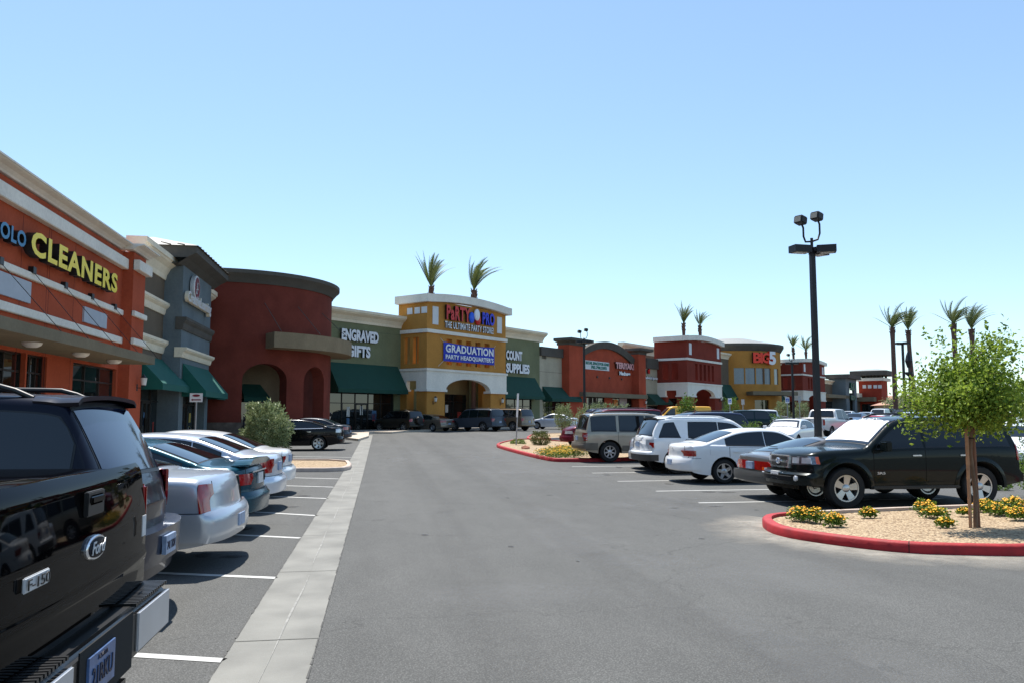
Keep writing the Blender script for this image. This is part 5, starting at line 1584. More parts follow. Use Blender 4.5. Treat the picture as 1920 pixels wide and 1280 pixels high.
# grey-blue tower with hipped metal roof
sG0, sG1 = F1.s(334, 0.9), F1.s(397, 0.9, 522)
e = bldg('shop_tower', 'grey blue tower with hipped metal roof and round red sign, left of the brick drum', F1, (sG0+sG1)/2)
zt_ = F1.z(398, 512, 0.9)
m = MB(); wall_open(F1, m, sG0, sG1, 0, zt_+0.2, -0.6, 0.9, [(sG0+0.9, sG1-0.9, 0.2, 3.1, 0)]); B(m, 'wall', SLATE, e)
storefront(F1, sG0+0.9, sG1-0.9, 0.2, 3.1, e, o=0.3, cols=3, doors_=(1,))
m = MB(); F1.box(m, sG0+0.2, sG1-0.2, 0, zt_, -7, -0.6); B(m, 'rear_block', SLATE, e)
zE = F1.z(420, 512, 1.6)     # eaves
m = MB()
F1.prof(m, sG0-0.9, sG1+0.9, [(0.85, zE-0.9), (1.25, zE-0.6), (1.7, zE-0.35), (1.7, zE), (-6.0, zE), (-6.0, zE-0.9)])
B(m, 'eaves', GREYT, e)
m = MB(); P = F1.P; a, b = sG0-1.0, sG1+1.0; zr_ = F1.z(265, 437, -2.5)
q0, q1, q2, q3 = P(a, zE, 1.8), P(b, zE, 1.8), P(b, zE, -6.8), P(a, zE, -6.8)
r0, r1 = P((a+b)/2-0.3, zE+1.25, -1.5), P((a+b)/2+0.3, zE+1.25, -3.5)
m.poly([q0, q1, r0]); m.poly([q1, q2, r1, r0]); m.poly([q2, q3, r1]); m.poly([q3, q0, r0, r1])
rf = B(m, 'roof', METROOF, e)
m = MB()
for k in range(14):
    u = k/13; sa = a+(b-a)*u; t = 1-abs(2*u-1)
    m.tube([P(sa, zE+0.03, 1.8), P(sa+((a+b)/2-sa)*t*0.98, zE+1.25*t+0.03, 1.8-3.3*t)], 0.03, 4)
    m.tube([P(a, zE+0.03, 1.8-8.6*u), P(a+((a+b)/2-a)*t*0.98, zE+1.25*t+0.03, (1.8-8.6*u)+(-2.5-(1.8-8.6*u))*t*0.9)], 0.03, 4)
B(m, 'roof_seams', GREYT, e)
zz_ = F1.z(360, 600, 1.1); cornice(F1, sG0-0.05, sG1+0.1, zz_, 0.65, 0.25, e, GREYT, o=0.9, name='trim_band')
zz_ = F1.z(345, 650, 1.1); cornice(F1, sG0-0.05, sG1+0.1, zz_, 0.5, 0.3, e, CREAM, o=0.9, name='trim_band')
za = F1.z(345, 680, 1.0)
awning(F1, sG0+0.5, sG1-0.3, za, 3.05, 1.2, e, AWN, o=0.9)
# round sign + script sign
sc_ = F1.s(374, 1.3, 545); zs_ = F1.z(373, 545, 1.1)
es = empty('round_sign', F1.P(sc_, zs_, 0.95), 0, 'round maroon sign with white rim high on the grey blue tower', 'sign')
Mx = frame_matrix((0, 0, 0), (F1.D.x, F1.D.y, 0))
Mx = Mx @ Matrix.Diagonal((0.66, 0.66, 0.6, 1))
m = MB(); m.lathe([(0.001, 0), (1.0, 0), (1.02, 0.06), (1.02, 0.36), (0.98, 0.40), (0.001, 0.40)], 40, Mx); m.build('rim', PLATEW, es, smooth=40)
m = MB(); m.lathe([(0.87, 0.40), (0.87, 0.415), (0.001, 0.415)], 40, Mx); m.build('sign_face', mat('sign_maroon', (110, 14, 34), 0.4, var=0.05), es, smooth=40)
random.seed(2); m = MB()
for k in range(9):
    a_ = k*0.7; x_, y_ = 0.32*math.cos(a_)*(0.6+0.1*(k % 3)), 0.35*math.sin(a_*1.3)-0.05
    m.lathe([(0.001, 0.43), (0.14+0.03*(k % 3), 0.43), (0.14, 0.418)], 10, Mx @ Matrix.Translation((x_, y_, 0)) @ Matrix.Diagonal((1.2, 0.8, 1, 1)))
m.build('emblem', PLATEW, es)
sa_, sb_ = F1.s(350, 1.1, 555), F1.s(393, 1.1, 590)
e2 = empty('script_sign', F1.P((sa_+sb_)/2, F1.z(372, 573, 1.0), 0.95), 0, 'pale script lettering sign below the round maroon sign', 'sign')
lettering('lettering', 'CreativeLearning', PLATEW, on_facade(F1, (sa_+sb_)/2, F1.z(372, 573, 1.0), 1.0), sb_-sa_, 0.75, 0.2, 0.03, parent=e2, side=CREAM, shear=0.2)
# second taupe section up to the drum
sH1 = sG1+6.0
e = bldg('shop_building', 'narrow taupe shop section between the grey blue tower and the brick drum', F1, (sG1+sH1)/2)
zt_ = F1.z(428, 573, 0.6)+0.2
m = MB(); wall_open(F1, m, sG1-0.1, sH1, 0, zt_-0.3, -0.35, 0, [(sG1+0.5, sH1-1.5, 0.2, 3.1, 0)]); B(m, 'wall', TAUPE, e)
m = MB(); F1.box(m, sG1-0.1, sH1, 0, zt_-0.4, -8, -0.36); B(m, 'rear_block', TAUPE, e)
cornice(F1, sG1, sH1, zt_, 1.2, 0.75, e, CREAM)
for py in (622, 677):
    zz_ = F1.z(410, py, 0.3); cornice(F1, sG1, sH1, zz_, 0.75, 0.35, e, CREAM, name='trim_band')
storefront(F1, sG1+0.5, sH1-1.5, 0.2, 3.1, e, cols=3)
awning(F1, sG1+0.1, sH1-0.6, F1.z(400, 697, 0.1), 3.05, 1.4, e, AWN)
sa_, sb_ = F1.s(399, 0.2, 585), F1.s(414, 0.2, 590); zm_ = F1.z(405, 585, 0.2)
e2 = empty('shop_sign', F1.P((sa_+sb_)/2, zm_, 0.05), 0, 'violet letters over a dark green oval sign beside the grey blue tower', 'sign')
lettering('lettering', 'SPA', mat('letter_violet', (110, 100, 190), 0.5), on_facade(F1, (sa_+sb_)/2, zm_+0.25, 0.1), sb_-sa_, 1.0, 0.12, 0.03, parent=e2, side=PLATEW)
m = MB(); m.lathe([(0.001, 0), (1, 0), (1, 0.2), (0.001, 0.2)], 30, Matrix.Translation((0, 0, -0.85)) @ Mx @ Matrix.Diagonal(((sb_-sa_)*0.75, 0.75, 1, 1)))
m.build('sign_panel', mat('sign_green', (8, 76, 56), 0.4), e2, smooth=40)

# ------------------------------------------------------------------ brick red drum at the corner of the L
DC = Vector((-10.66, 61.0)); DR = 7.1
class Drum(Facade):
    """wall on a circle: s is the arc length measured from the bearing a0, turning toward the right as seen from the drive"""
    def __init__(f, C, Rr, a0): f.C = C; f.Rr = Rr; f.a0 = a0
    def ang(f, s): return f.a0+s/f.Rr
    def P(f, s, z, o=0.0):
        a = f.ang(s); return Vector((f.C.x+(f.Rr+o)*math.cos(a), f.C.y+(f.Rr+o)*math.sin(a), z))
    def s(f, px, o=0.0, py=780):
        r = ray(px, py); d = Vector((r.x, r.y)).normalized(); Cn = f.C; b = d.dot(Cn); rr = f.Rr+o
        disc = b*b-(Cn.length_squared-rr*rr)
        t = b-math.sqrt(max(0, disc)); p = d*t-Cn; a = math.atan2(p.y, p.x)
        return (a-f.a0)*f.Rr
    def z(f, px, py, o=0.0):
        p = f.P(f.s(px, o, py), 0, o); r = ray(px, py)
        return CAM_H+r.z*math.hypot(p.x, p.y)/math.hypot(r.x, r.y)
    def curve(f, m, s0, s1, pts, n=48, mi=0):
        k = len(pts)
        for i in range(n):
            a = s0+(s1-s0)*i/n; b = s0+(s1-s0)*(i+1)/n
            for j in range(k):
                j2 = (j+1) % k
                m.quad(f.P(a, pts[j][1], pts[j][0]), f.P(b, pts[j][1], pts[j][0]), f.P(b, pts[j2][1], pts[j2][0]), f.P(a, pts[j2][1], pts[j2][0]), mi)
        m.poly([f.P(s0, z, o) for (o, z) in pts], mi); m.poly([f.P(s1, z, o) for (o, z) in pts][::-1], mi)
FD = Drum(DC, DR, math.atan2(-1, 0.0))
e = bldg('shop_tower', 'brick red round drum with arches and curved canopy at the corner of the shops', F1, 61, o=0)
ztD = FD.z(430, 503, 0.5)
sa0 = FD.s(452); sa1 = FD.s(536); sb0 = FD.s(568); sb1 = FD.s(606)
zsp1 = FD.z(495, 712); zap1 = FD.z(495, 681); zsp2 = FD.z(588, 716); zap2 = FD.z(588, 687)
m = MB()
zsol = min(zsp1, zap1)
steps = [-DR*math.pi*0.55+i*DR*math.pi*1.3/70 for i in range(71)]
opsD = [(sa0, sa1, 0, zsp1, max(0.3, zap1-zsp1)), (sb0, sb1, 0, zsp2, max(0.3, zap2-zsp2))]
wall_open(FD, m, steps[0], steps[-1], 0, ztD-0.9, -0.8, 0.0, opsD, ztop=lambda s: ztD-0.5, step=0.4)
B(m, 'wall', BRICK, e, smooth=25, weld=1e-4)
m = MB(); FD.curve(m, steps[0], steps[-1], [(-0.3, ztD-0.8), (0.08, ztD-0.8), (0.14, ztD-0.68), (0.4, ztD-0.38), (0.55, ztD-0.25), (0.55, ztD), (-0.3, ztD)], 80); B(m, 'cornice', GREYT, e, smooth=25, weld=1e-4)
zca, zcb_ = FD.z(520, 622, 1.5), FD.z(520, 651, 1.5)
sc0, sc1 = FD.s(505, 1.0), DR*math.pi*0.62
m = MB(); FD.curve(m, sc0, sc1, [(-0.1, zcb_), (1.5, zcb_), (1.5, zca), (-0.1, zca)], 50); B(m, 'canopy', stucco('drum_canopy', (136, 120, 96)), e, smooth=25, weld=1e-4)
for px, py in ((490, 568), (553, 575), (598, 586)):
    s = FD.s(px); z = FD.z(px, py); m = MB(); m.tube([FD.P(s, z, 0.05), FD.P(max(s, sc0)+0.2, zca, 2.0)], 0.02, 5); B(m, 'tie_rod', GREYT, e)
m = MB(); FD.curve(m, steps[0], sa0, [(0.0, 0.0), (0.12, 0.0), (0.12, 1.35), (0.0, 1.35)], 20); FD.curve(m, sa1, sb0, [(0.0, 0.0), (0.12, 0.0), (0.12, 1.35), (0.0, 1.35)], 8); FD.curve(m, sb1, steps[-1], [(0.0, 0.0), (0.12, 0.0), (0.12, 1.35), (0.0, 1.35)], 20)
B(m, 'stone_base', mat('stone_veneer', (96, 82, 72), 0.9, var=0.4, vscale=2.5, bump=0.6, bscale=6), e)
# inside of the drum: shop wall, awning and ceiling
m = MB(); FD.curve(m, steps[0], steps[-1], [(-3.3, 0), (-3.2, 0), (-3.2, ztD-1), (-3.3, ztD-1)], 40); B(m, 'inner_wall', stucco('drum_inner', (120, 104, 84)), e)
m = MB(); FD.curve(m, steps[0], steps[-1], [(-3.25, zap1+0.35), (-0.7, zap1+0.35), (-0.7, zap1+0.5), (-3.25, zap1+0.5)], 40); B(m, 'ceiling', stucco('drum_inner', (120, 104, 84)), e)
a_, b_ = FD.s(463, -1.0), FD.s(522, -1.0); m = MB(); FD.curve(m, a_, b_, [(-3.2, 3.9), (-3.2, 3.8), (-2.0, 2.7), (-2.0, 3.0)], 12); B(m, 'awning', AWND, e)
m = MB(); FD.curve(m, a_, b_, [(-3.2, 0.3), (-3.15, 0.3), (-3.15, 2.9), (-3.2, 2.9)], 12); B(m, 'shop_window', SHOPGLASS, e)

# ------------------------------------------------------------------ block 2: olive wall with green awning
def fz(px, py, o=0): return F2.z(px, py, o)
s0 = F2.s(600); s1 = F2.s(752); gb = F2.g(0)
e = bldg('shop_building', 'olive stucco shop with green awning between the brick drum and ochre tower', F2, (s0+s1)/2)
zt_ = fz(690, 584, 0.6)
m = MB(); wall_open(F2, m, s0, s1+2, gb-0.3, zt_-0.3, -0.3, 0, [(F2.s(616), F2.s(738), gb, fz(680, 735), 0)]); B(m, 'wall', OLIVE, e)
m = MB(); F2.box(m, s0, s1+2, gb, zt_-0.4, -9, -3); B(m, 'rear_block', OLIVE, e)
cornice(F2, s0, s1, zt_, 1.0, 0.7, e, CREAM)
storefront(F2, F2.s(616), F2.s(738), gb, fz(680, 735), e, cols=5, transom=0.72, doors_=(2,))
awning(F2, F2.s(612), F2.s(744), fz(680, 682, 0.1), fz(680, 737, 1.1)+0.35, 1.3, e, AWND)
m = MB()
for py in (622,): F2.box(m, s0, s1, fz(690, py), fz(690, py)+0.03, -0.01, 0.005)
B(m, 'control_joints', mat('groove_olive', (84, 92, 72), 0.9), e)
WL = mat('letter_white', (222, 224, 228), 0.5, var=0.03)
a_, b_ = F2.s(636, 0.15), F2.s(706, 0.15)
sign('shop_sign', 'white raised letters reading ENGRAVED GIFTS on the olive wall', F2, (a_+b_)/2, fz(671, 630, 0.1), 0.05,
     [('ENGRAVED', 0, 0, b_-a_, 0.95, 0.15, WL, SIDEBLK, 0.05), ('GIFTS', -0.15, -1.25, (b_-a_)*0.62, 0.95, 0.15, WL, SIDEBLK, 0.05)])

# ------------------------------------------------------------------ towers (ochre, wine red, wine red)
def tower(name_label, pw, pc, pr, m_, o=3.0, trim=None, scale=1.0, slots=5, seedz=0.0, lamps=None, opening=True):
    trim = trim or TRIMW
    sL, sR = F2.s(pc, o), F2.s(pr, o); W_ = sR-sL; g_ = F2.g((sL+sR)/2)
    k = scale
    Z = lambda h: g_+h*k
    H = dict(top=11.45, cb=10.8, band1=8.5, band0=8.2, slot1=7.85, slot0=5.6, beam1=5.0, beam0=3.4, arch=1.0)
    e = bldg('shop_tower', name_label, F2, (sL+sR)/2, o=0)
    side = Turned(F2, sL, -0.3)          # its s runs outward from the wall
    depth = o+0.3
    archw = 0.0
    # ---- front
    fr = MB(); pw_ = W_*0.19
    n = slots; a0, a1 = sL+W_*0.20, sR-W_*0.20; w1 = (a1-a0)/(n-0.0)
    slot_ops = [(a0+w1*i+w1*0.22, a0+w1*i+w1*0.78, Z(H['slot0']), Z(H['slot1']), 0) for i in range(n)]
    wall_open(F2, fr, sL, sR, Z(H['beam1']), Z(H['cb'])+0.2, o-0.4, o, slot_ops)
    B(fr, 'wall', m_, e)
    bm_ = MB()
    wall_open(F2, bm_, sL-0.06, sR+0.06, Z(H['beam0']), Z(H['beam1']), o-0.46, o+0.06, [(sL+W_*0.22, sR-W_*0.22, Z(H['beam0']), Z(H['beam0'])+0.02, H['arch']*k)])
    B(bm_, 'arch_beam', trim, e)
    # caps at the beam foot and head
    for (a, b) in ((sL-0.14, sL+W_*0.22+0.06), (sR-W_*0.22-0.06, sR+0.14)): 
        q = MB(); F2.box(q, a, b, Z(H['beam0'])-0.16, Z(H['beam0'])+0.05, o-0.7, o+0.16); B(q, 'pier_cap', trim, e)
        q = MB(); F2.box(q, a+0.2, b-0.15, g_-0.3, Z(H['beam0'])-0.1, o-1.0, o-0.02); B(q, 'pier', m_, e)
    q = MB(); F2.box(q, sL-0.14, sR+0.14, Z(H['beam1']), Z(H['beam1'])+0.2, o-0.5, o+0.16); B(q, 'trim_band', trim, e)
    q = MB(); F2.box(q, sL-0.10, sR+0.14, Z(H['band0']), Z(H['band1']), o-0.3, o+0.14); B(q, 'trim_band', trim, e)
    # white uprights
    for (a, b) in ((sL+W_*0.06, sL+W_*0.125), (sR-W_*0.125, sR-W_*0.06)):
        q = MB(); F2.box(q, a, b, Z(8.95), Z(10.5), o-0.05, o+0.05); B(q, 'wall_panel', mat('panel_white', (206, 208, 210), 0.6), e)
    # arched cornice
    def zt(s): t = (s-(sL+sR)/2)/(W_/2); return Z(H['top'])+0.34*k*(1-t*t)
    q = MB(); nseg = 20
    a, b = sL-0.45, sR+0.45
    for i in range(nseg):
        x0, x1 = a+(b-a)*i/nseg, a+(b-a)*(i+1)/nseg
        for (za_, zb_2, oo) in ((-0.95, 0.0, 0.45), ):
            z00, z01 = zt(max(sL, min(sR, x0))), zt(max(sL, min(sR, x1)))
            q.hexa([F2.P(x0, z00-0.68*k, o-0.4), F2.P(x0, z00-0.68*k, o+0.45), F2.P(x1, z01-0.68*k, o+0.45), F2.P(x1, z01-0.68*k, o-0.4),
                    F2.P(x0, z00, o-0.4), F2.P(x0, z00, o+0.45), F2.P(x1, z01, o+0.45), F2.P(x1, z01, o-0.4)])
    B(q, 'cornice', trim, e)
    # ---- left side (faces the camera's left)
    sd_ = MB(); so = [(depth*0.22, depth*0.42, Z(H['slot0']), Z(H['slot1']), 0), (depth*0.52, depth*0.72, Z(H['slot0']), Z(H['slot1']), 0)]
    wall_open(side, sd_, 0, depth-0.4, Z(H['beam1']), Z(H['cb'])+0.2, -0.4, 0.0, so); B(sd_, 'side_wall', m_, e)
    sb = MB(); wall_open(side, sb, 0, depth-0.46, Z(H['beam0']), Z(H['beam1']), -0.4, 0.05, [(depth*0.32, depth*0.66, Z(H['beam0']), Z(H['beam0'])+0.75*k, 0)]); B(sb, 'side_beam', trim, e)
    for (a, b) in ((0.0, depth*0.32), (depth*0.66, depth-0.1)):
        q = MB(); side.box(q, a, b, g_-0.3, Z(H['beam0']), -0.9, -0.02); B(q, 'pier', m_, e)
        q = MB(); side.box(q, a-0.1, b+0.06, Z(H['beam0'])-0.14, Z(H['beam0'])+0.03, -0.5, 0.13); B(q, 'pier_cap', trim, e)
    q = MB(); side.box(q, 0, depth-0.52, Z(H['beam1']), Z(H['beam1'])+0.2, -0.4, 0.14); B(q, 'trim_band', trim, e)
    q = MB(); side.box(q, 0, depth-0.32, Z(H['band0']), Z(H['band1']), -0.3, 0.14); B(q, 'trim_band', trim, e)
    q = MB(); side.box(q, -0.05, depth-0.42, Z(H['top'])-0.68*k, Z(H['top']), -0.4, 0.45); B(q, 'cornice', trim, e)
    # right side wall and back wall, open to the sky above
    q = MB(); F2.box(q, sR-0.4, sR-0.01, g_, Z(H['cb']), -0.6, o-0.41); B(q, 'side_wall', m_, e)
    q = MB(); F2.box(q, sL+0.41, sR-0.41, Z(H['beam1']), Z(H['cb']), -0.6, -0.3); B(q, 'rear_wall', m_, e)
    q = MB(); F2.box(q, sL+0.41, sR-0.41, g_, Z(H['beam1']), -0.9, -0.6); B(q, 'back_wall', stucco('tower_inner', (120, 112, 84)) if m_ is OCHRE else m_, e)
    storefront(F2, sL+W_*0.2, sR-W_*0.15, g_, Z(3.2), e, o=-0.55, cols=4, transom=0.78, doors_=(1,))
    return e, sL, sR, g_, Z, o
e, tL, tR, tg_, TZ, to = tower('ochre entrance tower with white arch, party lettering and a blue banner', 750, 799, 948, OCHRE)
# three small square panels on the left face
side = Turned(F2, tL, -0.3)
for px in (768, 782, 795):
    # bearing to a point on the side plane
    sv = side.s(px, 0.05, 590)
    if -1 < sv < 5.3:
        q = MB(); side.box(q, sv-0.3, sv+0.3, TZ(9.85), TZ(10.4), -0.05, 0.05); B(q, 'wall_panel', mat('panel_white', (206, 208, 210), 0.6), e)
LR = mat('letter_red', (196, 24, 26), 0.45, var=0.04); LB = mat('letter_deep_blue', (14, 40, 200), 0.45, var=0.04)
es = empty('shop_sign', F2.P((tL+tR)/2, TZ(10.2), to), 0, 'red and blue raised lettering with three balloons, top of the ochre tower', 'sign')
def put_text(t, pa, pb, py, h, m_, ex=0.2, bold=0.06, par=es, side_=SIDEBLK, **k):
    a, b = F2.s(pa, to), F2.s(pb, to); z = F2.z((pa+pb)/2, py, to)
    lettering('lettering', t, m_, on_facade(F2, (a+b)/2, z, to+0.02+ex/2), b-a, h, ex, bold, parent=par, side=side_, **k)
put_text('PaRTY', 831, 876, 589, 1.3, LR, 0.2, 0.035, space=1.12); put_text('PRO', 899, 922, 599, 1.15, LB, 0.2, 0.035, space=1.1)
put_text('THE ULTIMATE PARTY STORE!', 831, 923, 614.5, 0.6, WL, 0.08, 0.02, space=1.12)
for (px, py, m_, dz, rr, oo) in ((881, 596, mat('balloon_blue', (20, 90, 220), 0.35), 0, 0.42, 0.1), (892, 600, LR, 0, 0.42, 0.16), (888.5, 591, WL, 0, 0.44, 0.26)):
    s = F2.s(px, to); z = F2.z(px, py, to); m = MB()
    p = F2.P(s, z, to)-es.location
    m.lathe([(1, 0), (1, 0.1), (0.85, 0.16), (0.001, 0.18)], 24, Matrix.Translation(p+Vector((F2.N.x, F2.N.y, 0))*oo) @ frame_matrix((0, 0, 0), (F2.D.x, F2.D.y, 0)) @ Matrix.Diagonal((rr*0.85, rr*1.2, 1, 1)))
    m.build('balloon', m_, es, smooth=50)
# banner
ba, bb = F2.s(829, to), F2.s(925, to); bz1, bz0 = F2.z(877, 646, to), F2.z(877, 680, to)
eb = empty('banner', F2.P((ba+bb)/2, (bz0+bz1)/2, to), 0, 'blue cloth banner reading GRADUATION on the ochre tower', 'banner')
def bf(u, v):
    s = ba+(bb-ba)*u; z = bz0+(bz1-bz0)*v-0.12*math.sin(math.pi*u)*v
    return F2.P(s, z, to+0.10+0.04*math.sin(u*9)*math.sin(math.pi*v))-eb.location
m = MB(); m.grid(bf, 30, 8); m.build('banner_cloth', mat('banner_blue', (16, 44, 170), 0.6, var=0.04), eb, smooth=60)
for (t, u0, u1, zz_, h) in (('GRADUATION', 0.03, 0.97, 0.71, 0.5), ("PARTY HEADQUARTER'S", 0.03, 0.97, 0.25, 0.34)):
    sa_, sb_ = ba+(bb-ba)*u0, ba+(bb-ba)*u1
    lettering('lettering', t, WL, on_facade(F2, (sa_+sb_)/2, bz0+(bz1-bz0)*zz_-0.04, to+0.155), sb_-sa_, (bz1-bz0)*h*0.85, 0.02, 0.03, parent=eb, space=1.08)
m = MB()
for (u, v, du, dv) in ((0, 0, -0.6, -0.5), (1, 0, 0.25, -0.3), (0, 1, -0.3, 0.3), (1, 1, 0.3, 0.2)):
    p = bf(u, v); m.tube([p, p+Vector((F2.D.x*du, F2.D.y*du, dv))-Vector((F2.N.x, F2.N.y, 0))*0.1], 0.015, 5)
m.build('rope', PLATEW, eb)
wall_lamp(F2, F2.s(812, to), F2.z(812, 752, to), to-0.02, 'black lantern lamp on the left pier of the ochre tower')
wall_lamp(F2, F2.s(938, to), F2.z(938, 754, to), to-0.02, 'black lantern lamp on the right pier of the ochre tower')
# olive wall to the right of the tower
s0, s1 = F2.s(930), F2.s(1012)
e = bldg('shop_building', 'olive stucco shop with dark green awning right of the ochre tower', F2, (s0+s1)/2)
zt_ = fz(980, 622, 0.6)+0.25; g_ = F2.g(s1)
m = MB(); wall_open(F2, m, s0-4, s1, g_-0.4, zt_-0.3, -0.3, 0, [(F2.s(935), F2.s(997), g_, fz(970, 745), 0)]); B(m, 'wall', OLIVE, e)
m = MB(); F2.box(m, s0-4, s1, g_, zt_-0.4, -9, -3); B(m, 'rear_block', OLIVE, e)
cornice(F2, s0, s1+0.6, zt_, 1.0, 0.7, e, CREAM)
storefront(F2, F2.s(935), F2.s(997), g_, fz(970, 745), e, cols=4, transom=0.7)
awning(F2, F2.s(920), F2.s(1003), fz(975, 706, 0.1), fz(980, 748, 1.1)+0.35, 1.3, e, AWND)
a_, b_ = F2.s(948, 0.2), F2.s(992, 0.2)
sign('shop_sign', 'white raised letters reading COUNT SUPPLIES on the olive wall right of the tower', F2, (a_+b_)/2, fz(970, 668, 0.1), 0.05,
     [('COUNT', -(b_-a_)*0.16, 0.05, (b_-a_)*0.68, 1.0, 0.15, WL, SIDEBLK, 0.05), ('SUPPLIES', 0, -1.25, (b_-a_), 1.0, 0.15, WL, SIDEBLK, 0.05)])

# cream wall, orange-red gabled shop
def plain_shop(label, pa, pb, ytop, m_, trim_m, awn=None, glz=None, corn=0.9, extra_back=True, name='shop_building', fasc=None, o=0.0, pmid=None):
    s0, s1 = F2.s(pa, o), F2.s(pb, o); g_ = F2.g((s0+s1)/2); pm = pmid or (pa+pb)/2
    zt = F2.z(pm, ytop, o+0.3)
    e = bldg(name, label, F2, (s0+s1)/2)
    ops = [(F2.s(glz[0], o), F2.s(glz[1], o), g_, F2.z((glz[0]+glz[1])/2, glz[2], o), 0)] if glz else []
    m = MB(); wall_open(F2, m, s0, s1, g_-0.5, zt-0.3, o-0.3, o, ops); B(m, 'wall', m_, e)
    m = MB(); F2.box(m, s0+0.01, s1-0.01, g_-0.5, zt-0.4, -9, o-0.9); B(m, 'rear_block', m_, e)
    if fasc:
        q = MB(); F2.box(q, s0, s1, zt-fasc, zt, o-0.35, o+0.25); B(q, 'cornice', trim_m, e)
    else: cornice(F2, s0, s1, zt, corn, 0.6, e, trim_m, o=o)
    q = MB()
    for k in (0.45, 0.68):
        z_ = g_+(zt-g_)*k; F2.box(q, s0, s1, z_, z_+0.03, o-0.01, o+0.004)
    B(q, 'control_joints', mat('groove_grey', (84, 80, 72), 0.9), e)
    if glz: storefront(F2, ops[0][0], ops[0][1], g_, ops[0][3], e, o=o-0.15, cols=4, transom=0.75)
    if awn: awning(F2, F2.s(awn[0], o), F2.s(awn[1], o), F2.z((awn[0]+awn[1])/2, awn[2], o+0.1), F2.z((awn[0]+awn[1])/2, awn[3], o+1.1)+0.3, 1.3, e, AWND, o=o)
    return e, s0, s1, zt, g_
e, s0, s1, zt_, g_ = plain_shop('cream stucco shop with grey fascia and dark green awning right of the olive shop', 1012, 1071, 652, CREAMW, GREYT, awn=(1017, 1074, 725, 752), glz=(1018, 1070, 752), fasc=1.0)
sign('street_number', 'small dark number 7315 on the cream wall', F2, F2.s(1020), fz(1020, 669), 0.0, [('7315', 0, 0, 0.85, 0.4, 0.04, GREYT, None, 0.02)])
def gable_shop():
    o = 1.0
    e = bldg('shop_building', 'orange red shop with two capped piers and an arched grey parapet', F2, F2.s(1140))
    sL0, sL1 = F2.s(1068, o), F2.s(1097, o); sR0, sR1 = F2.s(1199, o), F2.s(1212, o); g_ = F2.g(F2.s(1140))
    zcapL, zcapR = fz(1082, 640, o), fz(1205, 655, o); zP = min(fz(1082, 648, o), 99)
    zt = zP
    for (a, b) in ((sL0, sL1), (sR0, sR1)):
        m = MB(); F2.box(m, a, b, g_-0.5, zt, -0.5, o); B(m, 'pier', stucco('orange_red', (166, 76, 54)), e)
        m = MB(); P = F2.P
        for (ex, za_, zb_2) in ((0.1, zt, zt+0.25), (0.8, zt+0.45, zt+0.75)):
            F2.box(m, a-ex, b+ex, za_, zb_2, -0.6, o+ex)
        m.hexa([P(a-0.1, zt+0.25, -0.5), P(a-0.1, zt+0.25, o+0.1), P(b+0.1, zt+0.25, o+0.1), P(b+0.1, zt+0.25, -0.5), P(a-0.8, zt+0.45, -0.6), P(a-0.8, zt+0.45, o+0.8), P(b+0.8, zt+0.45, o+0.8), P(b+0.8, zt+0.45, -0.6)])
        B(m, 'pier_cap', GREYT, e)
    zend = fz(1195, 672); zmid = fz(1145, 645); sc = (sL1+sR0)/2; hw_ = (sR0-sL1)/2
    zend = min(zend, zmid-0.8)
    zend = zt-0.7
    zm = zt+1.0
    def zarc(s): t = (s-sc)/hw_; return zend+(zm-zend)*(1-t*t)
    glz0, glz1 = F2.s(1100), F2.s(1196)
    m = MB(); wall_open(F2, m, sL1, sR0, g_-0.5, 0, -0.3, 0, [(glz0, F2.s(1134), g_, g_+3.2, 0), (F2.s(1149), glz1, g_, g_+3.2, 0)], ztop=zarc, step=0.8)
    B(m, 'wall', stucco('orange_red', (166, 76, 54)), e)
    m = MB(); F2.box(m, sL0, sR1, g_, zend-0.2, -9, -0.51); B(m, 'rear_block', stucco('orange_red', (166, 76, 54)), e)
    m = MB(); n = 24
    for i in range(n):
        a = sL1+(sR0-sL1)*i/n; b = sL1+(sR0-sL1)*(i+1)/n; P = F2.P
        m.hexa([P(a, zarc(a)-0.75, -0.35), P(a, zarc(a)-0.75, 0.3), P(b, zarc(b)-0.75, 0.3), P(b, zarc(b)-0.75, -0.35), P(a, zarc(a)+0.1, -0.35), P(a, zarc(a)+0.1, 0.45), P(b, zarc(b)+0.1, 0.45), P(b, zarc(b)+0.1, -0.35)])
    B(m, 'cornice', GREYT, e)
    storefront(F2, glz0, F2.s(1134), g_, g_+3.2, e, cols=3); storefront(F2, F2.s(1149), glz1, g_, g_+3.2, e, cols=3, doors_=(2,))
    for (pa, pb, ya, yb, m_) in ((1152, 1160, 748, 760, mat('poster_orange', (200, 110, 30), 0.6, var=0.2, vscale=5)), (1163, 1177, 744, 760, mat('poster_pale', (170, 150, 150), 0.6, var=0.25, vscale=6))):
        q = MB(); F2.box(q, F2.s(pa), F2.s(pb), fz(pa, yb), fz(pa, ya), -0.11, -0.09); B(q, 'poster', m_, e)
    zc0, zc1 = fz(1140, 744, 1.5), fz(1140, 736, 1.5)
    q = MB(); F2.box(q, F2.s(1094, 1.5), F2.s(1214, 1.5), zc0, zc1, 0.0, 1.6); B(q, 'canopy', CANOPY, e)
    q = MB()
    for px in (1120, 1143, 1166, 1188):
        s = F2.s(px); z = fz(px, 706+(px-1120)*0.09); p = F2.P(s, z, 0.0)
        F2.box(q, s-0.12, s+0.12, z-0.12, z+0.12, 0.0, 0.1)
    B(q, 'rod_anchor', BLACKPL, e)
    # diagonal score lines
    q = MB()
